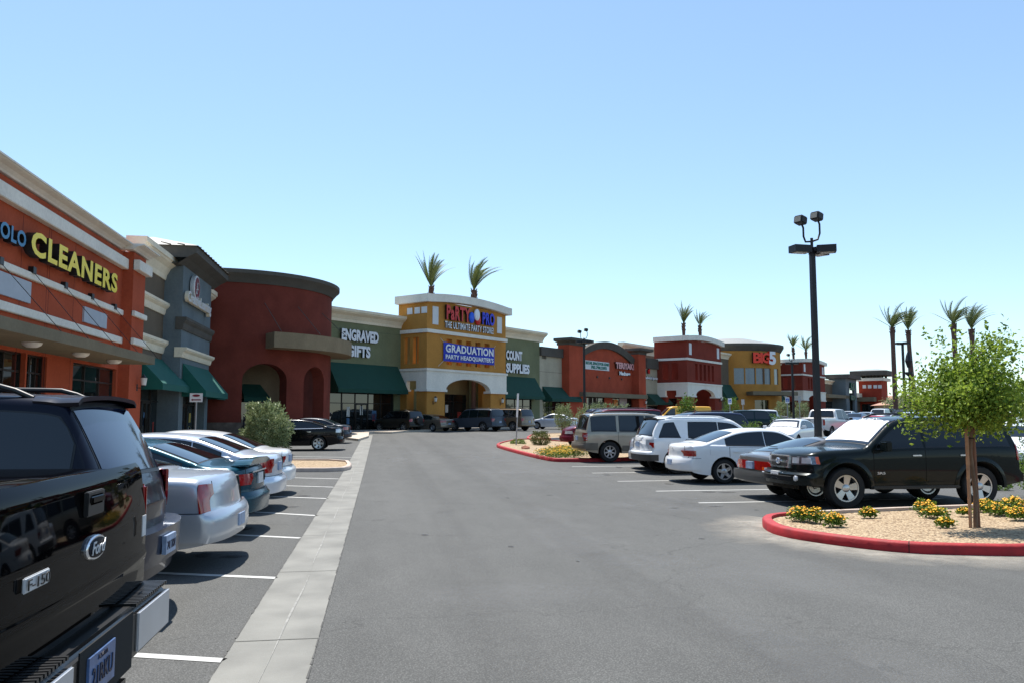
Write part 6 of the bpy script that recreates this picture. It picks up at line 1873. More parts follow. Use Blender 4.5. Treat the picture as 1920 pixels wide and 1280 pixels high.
    for k in range(-3, 9):
        for dr in (1, -1):
            a = sL1+k*2.2 if dr > 0 else sL1+(k+2)*2.2
            pts = []
            for i in range(25):
                s = a+dr*i*0.35; z = zc1+0.3+i*0.35*1.0
                if sL1+0.2 < s < sR0-0.2 and z < zarc(s)-1.0: pts.append((s, z))
            if len(pts) > 2:
                (s_0, z_0), (s_1, z_1) = pts[0], pts[-1]
                q.quad(F2.P(s_0-0.02, z_0, 0.006), F2.P(s_0+0.02, z_0, 0.006), F2.P(s_1+0.02, z_1, 0.006), F2.P(s_1-0.02, z_1, 0.006))
    B(q, 'score_lines', mat('groove_red', (138, 46, 34), 0.9), e)
    return g_
gable_shop()
a_, b_ = F2.s(1099, 0.1), F2.s(1144, 0.1)
zz1, zz0 = fz(1120, 677), fz(1120, 693)
ez = empty('lease_banner', F2.P((a_+b_)/2, (zz0+zz1)/2, 0.02), 0, 'white banner with green lettering offering space for lease on the orange red wall', 'banner')
m = MB(); F2.box(m, a_, b_, zz0, zz1, 0.0, 0.05); o_ = m.build('banner_board', mat('banner_white', (206, 210, 212), 0.6, var=0.03), ez); o_.matrix_parent_inverse = Matrix.Translation(ez.location).inverted()
GL = mat('letter_green', (20, 110, 96), 0.6)
lettering('lettering', 'RETAIL SPACE FOR LEASE', GL, on_facade(F2, (a_+b_)/2, zz1-(zz1-zz0)*0.27, 0.07), (b_-a_)*0.96, (zz1-zz0)*0.34, 0.02, 0.04, parent=ez)
lettering('lettering', '702.798.3393', GL, on_facade(F2, (a_+b_)/2+0.3, zz1-(zz1-zz0)*0.72, 0.07), (b_-a_)*0.66, (zz1-zz0)*0.36, 0.02, 0.04, parent=ez)
a_, b_ = F2.s(1153, 0.1), F2.s(1187, 0.1)
sign('shop_sign', 'pale and red raised letters reading TERIYAKI on the orange red wall', F2, (a_+b_)/2, fz(1170, 686), 0.02,
     [('TERIYAKI', 0, 0, b_-a_, 0.8, 0.2, mat('letter_pink', (206, 150, 150), 0.5), SIDEBLK, 0.06), ('Madness', 0.1, -0.95, (b_-a_)*0.6, 0.5, 0.15, WL, SIDEBLK, 0.06)])
wall_lamp(F2, F2.s(1208, 1.0), fz(1208, 756, 1.0), 1.0, 'lantern lamp on the right pier of the orange red shop')
# cream wall with small sign, beige upper wall behind
e, s0, s1, zt_, g_ = plain_shop('cream shop with grey fascia and small sign left of the first wine tower', 1212, 1242, 672, CREAMW, GREYT, awn=(1213, 1246, 738, 758), glz=(1214, 1240, 760), fasc=1.4)
a_, b_ = F2.s(1210, 0.1), F2.s(1233, 0.1)
sign('shop_sign', 'small white script sign under a dark red square on the cream wall', F2, (a_+b_)/2, fz(1222, 709), 0.02,
     [('edward jones', 0, 0, b_-a_, 0.5, 0.12, WL, SIDEBLK, 0.05), ('d', -0.9, 1.0, 0.7, 0.8, 0.15, LR, SIDEBLK, 0.06)])
e = bldg('shop_building', 'beige upper wall with pale cornice set back behind the arched parapet', F2, F2.s(1205))
s0, s1 = F2.s(1166, -8), F2.s(1240, -8); zt_ = fz(1205, 648, -8)
m = MB(); F2.box(m, s0, s1, 0, zt_-0.3, -20, -8.02); B(m, 'wall', stucco('beige_upper', (136, 112, 92)), e); cornice(F2, s0-0.5, s1+0.3, zt_, 1.4, 0.7, e, CREAM, o=-8.0)

e2, t2L, t2R, g2_, TZ2, to2 = tower('wine red entrance tower with white arch beside the yellow van, first of two', 1240, 1290, 1354, WINE, o=4.4, scale=1.0)
wall_lamp(F2, F2.s(1350, to2), F2.z(1350, 750, to2), to2, 'lantern lamp on the right pier of the first wine tower')
# grey wall, ochre drum with sporting sign
e, s0, s1, zt_, g_ = plain_shop('grey shop wall with cream cornice between the first wine tower and ochre drum', 1345, 1368, 661, TAUPE, CREAM, awn=(1350, 1371, 720, 748))
def ochre_drum():
    # centre found from its silhouette
    pc, dcen = 1400, None
    sC = F2.s(1402); base = F2.P(sC, 0, -3.0)
    Rr = 8.5
    f = Drum(Vector((base.x, base.y)), Rr, math.atan2(-base.y, -base.x))
    e = bldg('shop_tower', 'ochre round drum with grey metal cone roof and tall grey windows', F2, sC)
    g_ = gz(base.x, base.y)
    zt = f.z(1400, 643, 0.5); s0, s1 = -Rr*math.pi*0.6, Rr*math.pi*0.6
    m = MB(); wins = []
    for px in (1388, 1409, 1428, 1441):
        s = f.s(px); wins.append((s-0.85, s+0.85, f.z(1409, 719), f.z(1409, 689), 0))
    wins.append((wins[-1][1]+1.0, wins[-1][1]+2.7, wins[0][2], wins[0][3], 0))
    dr = (f.s(1416), f.s(1443), g_, f.z(1430, 749), 0)
    wz = [w_ for w_ in wins]
    zmid = f.z(1409, 740)
    wall_open(f, m, s0, s1, zmid, 0, -0.3, 0, wz, ztop=lambda s: zt-0.4, step=0.6)
    wall_open(f, m, s0, s1, g_-1, zmid, -0.3, 0, [dr], ztop=lambda s: zmid, step=0.6)
    B(m, 'wall', OCHRE, e, smooth=25, weld=1e-4)
    for w_ in wins:
        q = MB(); f.curve(q, w_[0], w_[1], [(-0.2, w_[2]), (-0.15, w_[2]), (-0.15, w_[3]), (-0.2, w_[3])], 4); B(q, 'window', mat('sky_glass', (84, 104, 120), 0.15, spec=0.8, var=0.1), e)
    q = MB(); f.curve(q, dr[0], dr[1], [(-0.3, g_), (-0.25, g_), (-0.25, dr[3]), (-0.3, dr[3])], 8); B(q, 'shop_window', SHOPGLASS, e)
    q = MB(); f.curve(q, s0, s1, [(-0.3, zt-1.2), (0.1, zt-1.2), (0.6, zt-0.4), (0.6, zt), (-0.3, zt)], 60); B(q, 'cornice', GREYT, e, smooth=25, weld=1e-4)
    q = MB(); q.lathe([(Rr+0.5, zt), (3.2, zt+1.35), (0.001, zt+1.4)], 48, Matrix.Translation((base.x, base.y, 0))); B(q, 'roof', METROOF, e, smooth=30)
    z0_, z1_ = f.z(1440, 740, 2), f.z(1440, 733, 2)
    q = MB(); f.curve(q, f.s(1408, 2), Rr*1.15, [(-0.1, z0_), (3.4, z0_), (3.4, z1_), (-0.1, z1_)], 20); B(q, 'canopy', CANOPY, e)
    return f, e, g_, zt
fd, e, g_, zt_ = ochre_drum()
REDO = mat('letter_orange_red', (232, 52, 20), 0.45, var=0.04)
es = empty('shop_sign', fd.P(fd.s(1430), fd.z(1430, 669), 0.2), 0, 'large orange red curved letters reading BIG on the ochre drum', 'sign')
for (t, px, wd) in (('B', 1418.5, 1.5), ('I', 1426, 0.5), ('G', 1433.5, 1.6)):
    s = fd.s(px); a = fd.ang(s); D_ = Vector((-math.sin(a), math.cos(a), 0))
    lettering('letter', t, REDO, frame_matrix(fd.P(s, fd.z(1430, 671), 0.35), D_), wd, 1.75, 0.4, 0.04, parent=es, side=SIDEBLK)
s = fd.s(1444); a = fd.ang(s); D_ = Vector((-math.sin(a), math.cos(a), 0))
lettering('letter', '5', WL, frame_matrix(fd.P(s, fd.z(1430, 671), 0.35), D_), 1.7, 2.2, 0.5, 0.05, parent=es, side=REDO)
e, s0, s1, zt_, g_ = plain_shop('grey shop wall with cream cornice between the ochre drum and second wine tower', 1446, 1470, 681, TAUPE, CREAM, awn=(1450, 1470, 728, 752))
e3, t3L, t3R, g3_, TZ3, to3 = tower('wine red entrance tower with white arch partly behind the lamp post, second of two', 1466, 1507, 1549, WINE, o=4.4, scale=0.95)
e, s0, s1, zt_, g_ = plain_shop('far grey shop wall with long pale canopy right of the lamp post', 1546, 1582, 713, TAUPE, CREAM, glz=(1549, 1578, 752))
zc0, zc1 = fz(1560, 745, 2), fz(1560, 739, 2)
q = MB(); F2.box(q, F2.s(1546, 2), F2.s(1586, 2), zc0, zc1, 0, 3); B(q, 'canopy', CANOPY, e)
# far slate tower and red tower
e = bldg('shop_tower', 'far slate blue tower with dark cornice and arched doorway', F2, F2.s(1592))
o = 3.0; sa_, sb_ = F2.s(1588, o), F2.s(1608, o); g_ = F2.g(sa_); zt_ = fz(1598, 703, o)
sd = Turned(F2, sa_, 0); oL = sd.s(1556)
m = MB(); wall_open(F2, m, sa_, sb_, g_-1, zt_-0.3, o-0.5, o, [(sa_+(sb_-sa_)*0.3, sb_-(sb_-sa_)*0.22, g_, g_+4.6, 2.6)]); B(m, 'wall', SLATE, e)
m = MB(); F2.box(m, sa_, sb_, g_-1, zt_-0.3, oL, o-2.6); F2.box(m, sa_, sa_+2, g_-1, zt_-0.3, o-2.6, o-0.5); B(m, 'rear_block', SLATE, e)
m = MB(); F2.box(m, sa_-0.9, sb_+0.9, zt_-0.9, zt_, oL-0.8, o+0.9); B(m, 'cornice', GREYT, e)
sign('shop_sign', 'dark green emblem on the far slate blue tower', F2, (sa_+sb_)/2, fz(1598, 729, o), o, [('K&S', 0, 0.6, 4.0, 1.8, 0.3, mat('sign_green', (8, 76, 56), 0.4), None, 0.05), ('ooo', 0, -2.0, 4.6, 1.2, 0.3, mat('sign_green', (8, 76, 56), 0.4), None, 0.05)])
sS = sb_+6.0; TT = Turned(F2, sS, 0)
m = MB(); F2.box(m, sb_+0.01, sS-0.02, g_-1, zt_-5.0, -3, 2.4); B(m, 'wing_wall', TAUPE, e)
m = MB(); F2.box(m, sb_+0.02, sS-0.03, zt_-5.0, zt_-4.0, -3, 2.9); B(m, 'wing_cornice', CREAM, e)
e = bldg('shop_tower', 'far red tower with open belvedere and pyramid roof at the end of the shops', F2, sS)
oA, oB = TT.s(1612), TT.s(1655); TZf = lambda px, py: TT.z(px, py)
wS = 7.0; zt_ = TZf(1640, 713)
RR = stucco('far_red', (150, 60, 44))
m = MB(); F2.box(m, sS, sS+wS, g_-1, zt_, oA, oB); B(m, 'wall', RR, e)
m = MB(); F2.box(m, sS-0.7, sS+wS+0.7, zt_, zt_+0.7, oA-0.7, oB+0.7); B(m, 'trim_band', TRIMW, e)
zr0 = TZf(1640, 703)
m = MB()
for i in range(7):
    k = oA+(oB-oA)*(i+0.15)/6.4
    for a in (sS+0.1, sS+wS-0.6):
        m = MB(); F2.box(m, a, a+0.5, zt_+0.7, zr0, k-0.25, k+0.25); B(m, 'belvedere_post', GREYT, e)
P = F2.P; a, b = sS-1.6, sS+wS+1.6; c0, c1 = oA-1.6, oB+1.6; mo = (oA+oB)/2; ms = (a+b)/2
m = MB(); F2.box(m, a, b, zr0, zr0+1.1, c0, c1); B(m, 'eaves', GREYT, e)
m = MB(); zp = TZf(1633, 690); k = (P(a, zr0+1.1, c0), P(b, zr0+1.1, c0), P(b, zr0+1.1, c1), P(a, zr0+1.1, c1)); t0, t1 = P(ms, zp, mo-1.2), P(ms, zp, mo+1.2)
m.poly([k[0], k[3], t1, t0]); m.poly([k[3], k[2], t1]); m.poly([k[2], k[1], t0, t1]); m.poly([k[1], k[0], t0]); B(m, 'roof', METROOF, e)
for px in (1623, 1633, 1643.5, 1652):
    k = TT.s(px, 0); z = TZf(px, 724); q = MB(); F2.box(q, sS-0.1, sS+0.1, z-0.4, z+0.4, k-0.4, k+0.4); B(q, 'wall_panel', mat('panel_white', (206, 208, 210), 0.6), e)
zc0, zc1 = TZf(1625, 752), TZf(1625, 744)
q = MB(); F2.box(q, sS-3, sS, zc0, zc1, oA-0.5, TT.s(1645)); B(q, 'canopy', CANOPY, e)
q = MB(); F2.box(q, sS-0.06, sS+0.02, g_, zc0-0.6, TT.s(1617), TT.s(1640)); B(q, 'shop_window', SHOPGLASS, e)
# low tiled roofs far right
def low_house(px, d, wd, h, label, roofc):
    p = atdist(px, d); e = empty('low_building', (p.x, p.y, p.z), R(-15), label, 'building')
    m = MB(); m.box(-wd/2, wd/2, 0, 12, -0.5, h); m.build('wall', stucco('far_beige', (176, 150, 126)), e)
    m = MB(); a = (-wd/2-0.6, -0.6, h), (wd/2+0.6, -0.6, h), (wd/2+0.6, 12.6, h), (-wd/2-0.6, 12.6, h); t = (-wd/2+5, 6, h+2.2), (wd/2-5, 6, h+2.2)
    m.poly([a[0], a[1], t[1], t[0]]); m.poly([a[1], a[2], t[1]]); m.poly([a[2], a[3], t[0], t[1]]); m.poly([a[3], a[0], t[0]]); m.poly(a[::-1]); m.build('roof', mat('roof_tile', roofc, 0.9, var=0.15, vscale=1.2), e)
low_house(1686, 200, 13, 2.6, 'low beige building with pink tiled roof behind the far palms', (168, 128, 110))
low_house(1742, 170, 14, 2.4, 'low beige building with brown tiled roof behind the young tree', (150, 104, 86))
low_house(1890, 170, 26, 2.4, 'low beige building with tiled roof at the right edge', (160, 116, 96))

# pavements in front of the shops
SIDEW = mat('pavement_concrete', (178, 166, 150), 0.85, var=0.12, vscale=1.5, bump=0.3)
m = MB()
def pv(pts, h=0.14):
    P_ = [Vector((p[0], p[1], gz(p[0], p[1])+h)) for p in pts]; m.poly(P_)
    for a, b in zip(P_, P_[1:]+P_[:1]): m.quad(a, b, b-Vector((0, 0, h+0.2)), a-Vector((0, 0, h+0.2)))
pl = []
for i in range(30):
    y = -4+i*2.0; m.hexa([(-11, y, gz(-8, y)-0.2), (-7.6, y, gz(-8, y)-0.2), (-7.6, y+2.0, gz(-8, y+2)-0.2), (-11, y+2.0, gz(-8, y+2)-0.2), (-11, y, gz(-8, y)+0.14), (-7.6, y, gz(-8, y)+0.14), (-7.6, y+2.0, gz(-8, y+2)+0.14), (-11, y+2.0, gz(-8, y+2)+0.14)])
tag(m.build('pavement', SIDEW), kind='structure')
m = MB()
for i in range(60):
    s = -6+i*4.0; a, b = F2.g(s), F2.g(s+4.0); P = F2.P
    m.hexa([P(s, a-0.4, 0), P(s, a-0.4, 4.6), P(s+4, b-0.4, 4.6), P(s+4, b-0.4, 0), P(s, a+0.13, -0.2), P(s, a+0.13, 4.6), P(s+4, b+0.13, 4.6), P(s+4, b+0.13, -0.2)])
tag(m.build('pavement', SIDEW), kind='structure')
# pavement apron at the inner corner (in front of drum), with kerb ramp
cor = [G(560, 812), G(640, 822), G(672, 826), G(691, 820), G(692, 812), G(735, 812), G(790, 807), G(790, 800)]
m = MB(); top = [Vector((p.x, p.y, p.z+0.13)) for p in cor]+[Vector((-2, 66, gz(-2, 66)+0.13)), Vector((-9, 52, gz(-9, 52)+0.13)), Vector((-9, 44, gz(-9, 44)+0.13))]
m.poly(top)
for a, b in zip(top, top[1:]+top[:1]): m.quad(a, b, b-Vector((0, 0, 0.4)), a-Vector((0, 0, 0.4)))
tag(m.build('pavement', SIDEW), kind='structure')

# ================================================================== VEGETATION
def leaf_mat(name, c1_, c2_, rough=0.55, trans=0.25):
    m = bpy.data.materials.new(name); m.use_nodes = True
    n = m.node_tree.nodes; l = m.node_tree.links; b = n['Principled BSDF']
    gi = n.new('ShaderNodeNewGeometry'); cr = n.new('ShaderNodeValToRGB')
    cr.color_ramp.elements[0].color = (*lin(c1_), 1); cr.color_ramp.elements[1].color = (*lin(c2_), 1)
    l.new(gi.outputs['Random Per Island'], cr.inputs[0]); l.new(cr.outputs[0], b.inputs['Base Color'])
    b.inputs['Roughness'].default_value = rough; b.inputs['Specular IOR Level'].default_value = 0.3
    tr = n.new('ShaderNodeBsdfTranslucent'); l.new(cr.outputs[0], tr.inputs[0])
    mx = n.new('ShaderNodeMixShader'); mx.inputs[0].default_value = trans
    l.new(b.outputs[0], mx.inputs[1]); l.new(tr.outputs[0], mx.inputs[2]); l.new(mx.outputs[0], n['Material Output'].inputs[0])
    return m
BARK = mat('bark', (112, 88, 68), 0.9, var=0.25, vscale=9, bump=0.5, bscale=40)
PALMB = mat('palm_bark', (96, 70, 60), 0.9, var=0.3, vscale=6, bump=0.7, bscale=14)
LF_TREE = leaf_mat('leaf_tree', (72, 102, 28), (164, 184, 72), trans=0.4)
LF_GREY = leaf_mat('leaf_grey_green', (92, 106, 64), (162, 172, 126), trans=0.2)
LF_DARK = leaf_mat('leaf_dark', (58, 70, 26), (112, 118, 48), trans=0.2)
LF_GRN = leaf_mat('leaf_green', (60, 92, 30), (120, 146, 56), trans=0.25)
LF_PALM = leaf_mat('leaf_palm', (66, 80, 40), (122, 132, 74), trans=0.15)
FLW = leaf_mat('petal_orange', (236, 156, 8), (246, 206, 30), 0.6, 0.2)
def leaves_mesh(name, pts, size, aspect=0.5, up=0.0, seed=1, out=None):
    """small bent leaf quads at points"""
    rnd = random.Random(seed); v = []; f = []
    for p in pts:
        a = Vector((rnd.gauss(0, 1), rnd.gauss(0, 1), rnd.gauss(0, 1)+up)).normalized()
        if out is not None: a = (a+(p-out).normalized()*0.8).normalized()
        b = a.cross(Vector((rnd.gauss(0, 1), rnd.gauss(0, 1), rnd.gauss(0, 1)))).normalized()
        s = size*rnd.uniform(0.7, 1.35); w_ = s*aspect*0.5
        i = len(v); c = a.cross(b)*s*0.12
        v += [tuple(p), tuple(p+a*s*0.5+b*w_+c), tuple(p+a*s), tuple(p+a*s*0.5-b*w_+c)]
        f.append((i, i+1, i+2, i+3))
    me = bpy.data.meshes.new(name); me.from_pydata(v, [], f); me.update(); return me
def blob_points(n, rx, ry, rz, seed, zc=0.0, hollow=0.55, lump=0.22):
    rnd = random.Random(seed); o = []
    while len(o) < n:
        d = Vector((rnd.gauss(0, 1), rnd.gauss(0, 1), rnd.gauss(0, 1))).normalized()
        k = 1+lump*noise.noise(d*2.1+Vector((seed, 0, 0)))+lump*0.6*noise.noise(d*5+Vector((0, seed, 0)))
        r = k*(hollow+(1-hollow)*rnd.random()**0.5)
        p = Vector((d.x*rx*r, d.y*ry*r, zc+d.z*rz*r))
        if p.z > 0.0: o.append(p)
    return o
_SH = {}
def shrub(loc, wd, ht, m_, label, seed=1, n=2600, size=0.09, cat='shrub', stem=0.0, lump=0.34, group=None, aspect=0.35, name='shrub'):
    e = empty(name, loc, 0, label, cat, group)
    pts = blob_points(n, wd/2, wd/2, (ht-stem)/2*1.02, seed, stem+(ht-stem)*0.46, 0.5, lump)
    rnd = random.Random(seed*7)
    for q in range(14):   # loose shoots
        a = rnd.uniform(0, 6.28); b = Vector((wd*0.36*math.cos(a)*rnd.random()**0.5, wd*0.36*math.sin(a), ht*0.82)); d_ = Vector((math.cos(a)*0.35, math.sin(a)*0.35, 0.9))*ht*0.22
        for w2 in range(int(n/130)): pts.append(b+d_*rnd.random()+Vector((rnd.gauss(0, 0.02), rnd.gauss(0, 0.02), 0))*ht)
    o = link('foliage', leaves_mesh('foliage', pts, size, aspect, 0.3, seed, Vector((0, 0, ht*0.3))), m_, e)
    m = MB(); rnd = random.Random(seed)
    for k in range(5):
        a = rnd.uniform(0, 6.28); m.tube([(0.03*math.cos(a), 0.03*math.sin(a), -0.05), (wd*0.12*math.cos(a), wd*0.12*math.sin(a), ht*0.35), (wd*0.3*math.cos(a), wd*0.3*math.sin(a), ht*0.75)], [0.03, 0.02, 0.008], 5)
    m.build('stem', BARK, e)
    return e
def hpx(py0, py1, d): return abs(py1-py0)*d/FPX
def depth_of(p): return p.x*math.sin(YAW)+p.y*math.cos(YAW)
def shrub_px(px, pyb, wpx, hp, m_, label, seed, n=2200, size=0.09, **k):
    p = G(px, pyb, 0.0); d = depth_of(p); return shrub(p, wpx*d/FPX, hp*d/FPX, m_, label, seed, n, size, **k)
def shrub_at(px, d, ytop, ybot_w, wpx, m_, label, seed, n=1500, size=0.12, **k):
    """stands at depth d with its top at image height ytop"""
    p = atdist(px, d); zt = CAM_H+(780-ytop)*d/FPX
    return shrub(p, wpx*d/FPX, zt-p.z, m_, label, seed, n, size, **k)
shrub_px(496, 852, 84, 93, LF_GREY, 'big rounded grey green shrub behind the white sedan, before the brick drum', 3, 6500, 0.14, lump=0.5)
shrub_px(1013, 836, 36, 27, LF_DARK, 'dark olive rounded shrub on the red kerb island left of the flowers', 5, 2600, 0.07)
shrub_px(971, 834, 30, 11, LF_GRN, 'low green shrub at the foot of the narrow signpost', 6, 1200, 0.06)
shrub_at(1056, 56, 758, 0, 33, LF_GREY, 'round pale grey shrub on a bare stem before the cream wall', 7, 2200, 0.11, stem=0.5)
shrub_at(1112, 54, 758, 0, 70, LF_GREY, 'wide pale green shrub behind the champagne SUV, before the orange red shop', 8, 3200, 0.13)
shrub_at(1158, 58, 757, 0, 46, LF_GREY, 'smaller pale shrub right of the wide pale green shrub', 9, 1800, 0.12)
shrub_at(1371, 100, 746, 0, 30, LF_GRN, 'bright green shrub left of the ochre drum', 10, 1500, 0.18)
shrub_at(1466, 95, 752, 0, 31, LF_GREY, 'round grey green shrub left of the far lamp post before the ochre drum', 11, 1500, 0.18)
shrub_at(1503, 95, 754, 0, 30, LF_GREY, 'round grey green shrub before the second wine tower', 12, 1500, 0.18)
shrub_at(1457, 46, 776, 0, 28, LF_GRN, 'low green shrub below the blue parking sign', 13, 900, 0.09)
shrub_at(1398, 33, 791, 0, 70, LF_GRN, 'low green shrub between the navy SUV and the white sedan with sunshade', 14, 1800, 0.08)
shrub(Vector((14.2, 15.2, 0)), 2.2, 1.25, LF_GRN, 'clipped green shrub at the right edge beyond the black SUV', 15, 4200, 0.07)
shrub_px(1876, 918, 34, 16, LF_GRN, 'small leafy plant by the rear wheel of the black SUV', 16, 500, 0.06)
# small tree in the lot before the wine tower
def small_tree(p, ht, wd, label, seed, m_=LF_GRN, n=1400, size=0.12):
    e = empty('young_tree', p, 0, label, 'tree')
    m = MB(); rnd = random.Random(seed)
    m.tube([(0, 0, -0.1), (0.02, 0.01, ht*0.35), (0, 0.03, ht*0.6)], [0.05, 0.04, 0.025], 7)
    for k in range(6):
        a = k*1.05; m.tube([(0, 0, ht*0.45), (wd*0.2*math.cos(a), wd*0.2*math.sin(a), ht*0.65), (wd*0.4*math.cos(a), wd*0.4*math.sin(a), ht*0.85)], [0.025, 0.015, 0.006], 5)
    m.build('trunk', BARK, e)
    link('crown', leaves_mesh('crown', blob_points(n, wd/2, wd/2, ht*0.32, seed, ht*0.68, 0.2, 0.5), size, 0.5, 0, seed), m_, e)
    return e
p = atdist(1288, 50); small_tree(p, CAM_H+(780-740)*50/FPX-p.z, 1.1, 'small young tree standing in front of the yellow van', 21)
for (px, d, yt, sd_, lb) in ((1690, 150, 742, 31, 'bushy green tree at the foot of the far left palm pair'), (1725, 140, 736, 32, 'bushy green tree beyond the young tree'), (1780, 130, 738, 33, 'dark bushy tree beyond the silver SUV'), (1905, 120, 734, 34, 'bushy tree at the right edge in the distance')):
    p = atdist(px, d); small_tree(p, CAM_H+(780-yt)*d/FPX-p.z, 6.0, lb, sd_, LF_GREY, 1500, 0.35)

# ---- young tree with stakes on the near island
def near_tree():
    p = G(1825, 988, 0.10); e = empty('young_tree', p, 0, 'leafy young tree tied to wooden stakes on the near gravel island', 'tree')
    rnd = random.Random(77); m = MB()
    pts = [(0.05, 0.02, -0.1), (0.06, 0.0, 0.5), (0.03, 0.02, 1.1), (0.06, 0.0, 1.6), (0.1, 0.0, 2.1)]
    m.tube(pts, [0.034, 0.031, 0.028, 0.022, 0.012], 9)
    tips = []
    for k in range(30):
        z0 = rnd.uniform(1.5, 2.3); a = rnd.uniform(0, 6.283); L = rnd.uniform(0.42, 0.80)*(1.15-0.2*(z0-1.2)); el = rnd.uniform(-0.05, 0.9)
        p0 = Vector((0.06, 0, z0)); p1 = p0+Vector((math.cos(a)*math.cos(el), math.sin(a)*math.cos(el), math.sin(el)))*L*0.5
        p2 = p1+Vector((math.cos(a)*math.cos(el*0.6), math.sin(a)*math.cos(el*0.6), math.sin(el*0.6)-0.05))*L*0.6
        m.tube([p0, p1, p2], [0.014, 0.009, 0.004], 5); tips += [(p0*0.35+p1*0.65, 0.16), (p1, 0.2), ((p1+p2)/2, 0.2), (p2, 0.17)]
    m.build('trunk', BARK, e, smooth=50)
    pts = []
    for (c, sg) in tips:
        for q in range(rnd.randint(85, 180)):
            pts.append(c+Vector((rnd.gauss(0, sg*0.75), rnd.gauss(0, sg*0.75), rnd.gauss(0, sg*0.6))))
    for k in range(7):   # long shoots sticking out of the crown
        a = rnd.uniform(0, 6.28); b = Vector((0.06+0.5*math.cos(a)*rnd.random(), 0.5*math.sin(a), 2.35)); dr = Vector((0.3*math.cos(a), 0.3*math.sin(a), 0.9))
        for q in range(36): pts.append(b+dr*rnd.uniform(0, 0.75)+Vector((rnd.gauss(0, 0.03), rnd.gauss(0, 0.03), 0)))
    link('crown', leaves_mesh('crown', pts, 0.062, 0.55, 0, 5), LF_TREE, e)
    m = MB(); m.tube([(-0.06, -0.02, -0.2), (-0.05, -0.02, 1.62)], 0.024, 8); WOOD = mat('stake_wood', (164, 122, 90), 0.85, var=0.25, vscale=8)
    o = m.build('stake', WOOD, e, smooth=50)
    m = MB(); m.tube([(0.13, 0.05, -0.2), (0.09, 0.02, 1.5)], 0.026, 8); m.build('stake', mat('stake_wood_dark', (124, 84, 62), 0.85, var=0.25, vscale=8), e, smooth=50)
    m = MB(); m.tube([(0, 0, 1.3), (0.06, -0.03, 1.3), (0.11, 0.02, 1.3), (0.06, 0.05, 1.3), (0, 0, 1.3)], 0.008, 5); m.build('tie', BLACKPL, e)
near_tree()

# ---- lantana clumps
FG = 'orange flowering ground plants on the near gravel island'
def flower_clump(p, wd, ht, label, seed, nl=420, nf=60, group=FG):
    e = empty('flowering_plant', p, 0, label, 'plant', group)
    pts = blob_points(nl, wd/2, wd/2*0.8, ht*0.62, seed, ht*0.3, 0.2, 0.5)
    link('foliage', leaves_mesh('foliage', pts, 0.05, 0.5, 0.4, seed), LF_GRN, e)
    rnd = random.Random(seed+5); v = []; f = []
    for q in range(nf):
        a = rnd.uniform(0, 6.28); r = wd/2*math.sqrt(rnd.random()); c = Vector((r*math.cos(a), r*0.8*math.sin(a), ht*(0.93-0.45*(2*r/wd)**2)*rnd.uniform(0.75, 1.1)))
        s = rnd.uniform(0.014, 0.024); i = len(v); k = 6
        v.append(tuple(c+Vector((0, 0, s*0.6))))
        for j in range(k): an = j*6.283/k; v.append(tuple(c+Vector((math.cos(an)*s, math.sin(an)*s, 0))))
        for j in range(k): f.append((i, i+1+j, i+1+(j+1) % k))
    me = bpy.data.meshes.new('flowers'); me.from_pydata(v, [], f); me.update(); link('flowers', me, FLW, e)
    return e
fl = [(1500, 972, 46, 24, 'leftmost clump of orange flowers, at the red kerb tip'), (1530, 975, 40, 24, 'second orange flower clump from the kerb tip'), (1566, 982, 40, 22, 'third clump, mostly green leaves with few orange flowers'),
      (1628, 966, 34, 16, 'small lone orange flower clump by the concrete kerb'), (1735, 958, 42, 22, 'orange flower clump left of the tree trunk, against the kerb'), (1752, 966, 48, 18, 'orange flower clump just below another, left of the trunk'),
      (1772, 985, 34, 16, 'nearest orange flower clump left of the tree stakes'), (1808, 962, 26, 12, 'little orange flower clump right beside the stakes'), (1848, 956, 44, 22, 'orange flower clump just right of the tree trunk'),
      (1872, 962, 44, 20, 'yellow orange clump between trunk and right edge'), (1900, 952, 50, 22, 'orange flower clump by the rear wheel at right'), (1908, 970, 40, 22, 'nearest orange flower clump at the right edge')]
for i, (px, py, wp, hp, lb) in enumerate(fl):
    p = G(px, py, 0.12); d = depth_of(p); flower_clump(p, wp*d/FPX*1.0, hp*d/FPX*1.02, lb, 40+i, int(wp*11), int(wp*2.2))
mid_bed = MB()
# one mass of yellow flowers on the middle island
e = None
rnd = random.Random(8)
mf = [(1020, 853), (1032, 855), (1045, 857), (1060, 856), (1035, 849), (1050, 849), (1066, 850), (1076, 855), (1090, 852), (1058, 845)]
names = ['at the left end of the bed', 'second from the left in the front', 'front middle of the bed', 'front right of the bed', 'left in the back of the bed', 'middle back of the bed', 'right back of the bed', 'beside the champagne SUV bumper', 'under the champagne SUV tail', 'farthest back in the bed']
for i, (px, py) in enumerate(mf):
    p = G(px, py, 0.12); flower_clump(p, 0.85, 0.32, 'yellow orange flowering plant on the middle island, '+names[i], 80+i, 520, 90, 'yellow flowering plants on the middle island')
ROCK = mat('red_rock', (150, 96, 74), 0.9, var=0.3, vscale=6, bump=0.6, bscale=12)
def rock(px, py, s, label, seed):
    p = G(px, py, 0.12); e = empty('rock', p, 0, label, 'rock')
    bm = bmesh.new(); bmesh.ops.create_icosphere(bm, subdivisions=3, radius=s)
    for v in bm.verts: v.co *= 1+0.35*noise.noise(v.co/s*1.3+Vector((seed, 0, 0))); v.co.z *= 0.6
    me = bpy.data.meshes.new('stone'); bm.to_mesh(me); bm.free(); link('stone', me, ROCK, e, smooth=30)
rock(985, 839, 0.2, 'reddish rock on the middle island beside the low green shrub', 1)
rock(1049, 838, 0.22, 'reddish rock on the middle island behind the yellow flowers', 2)

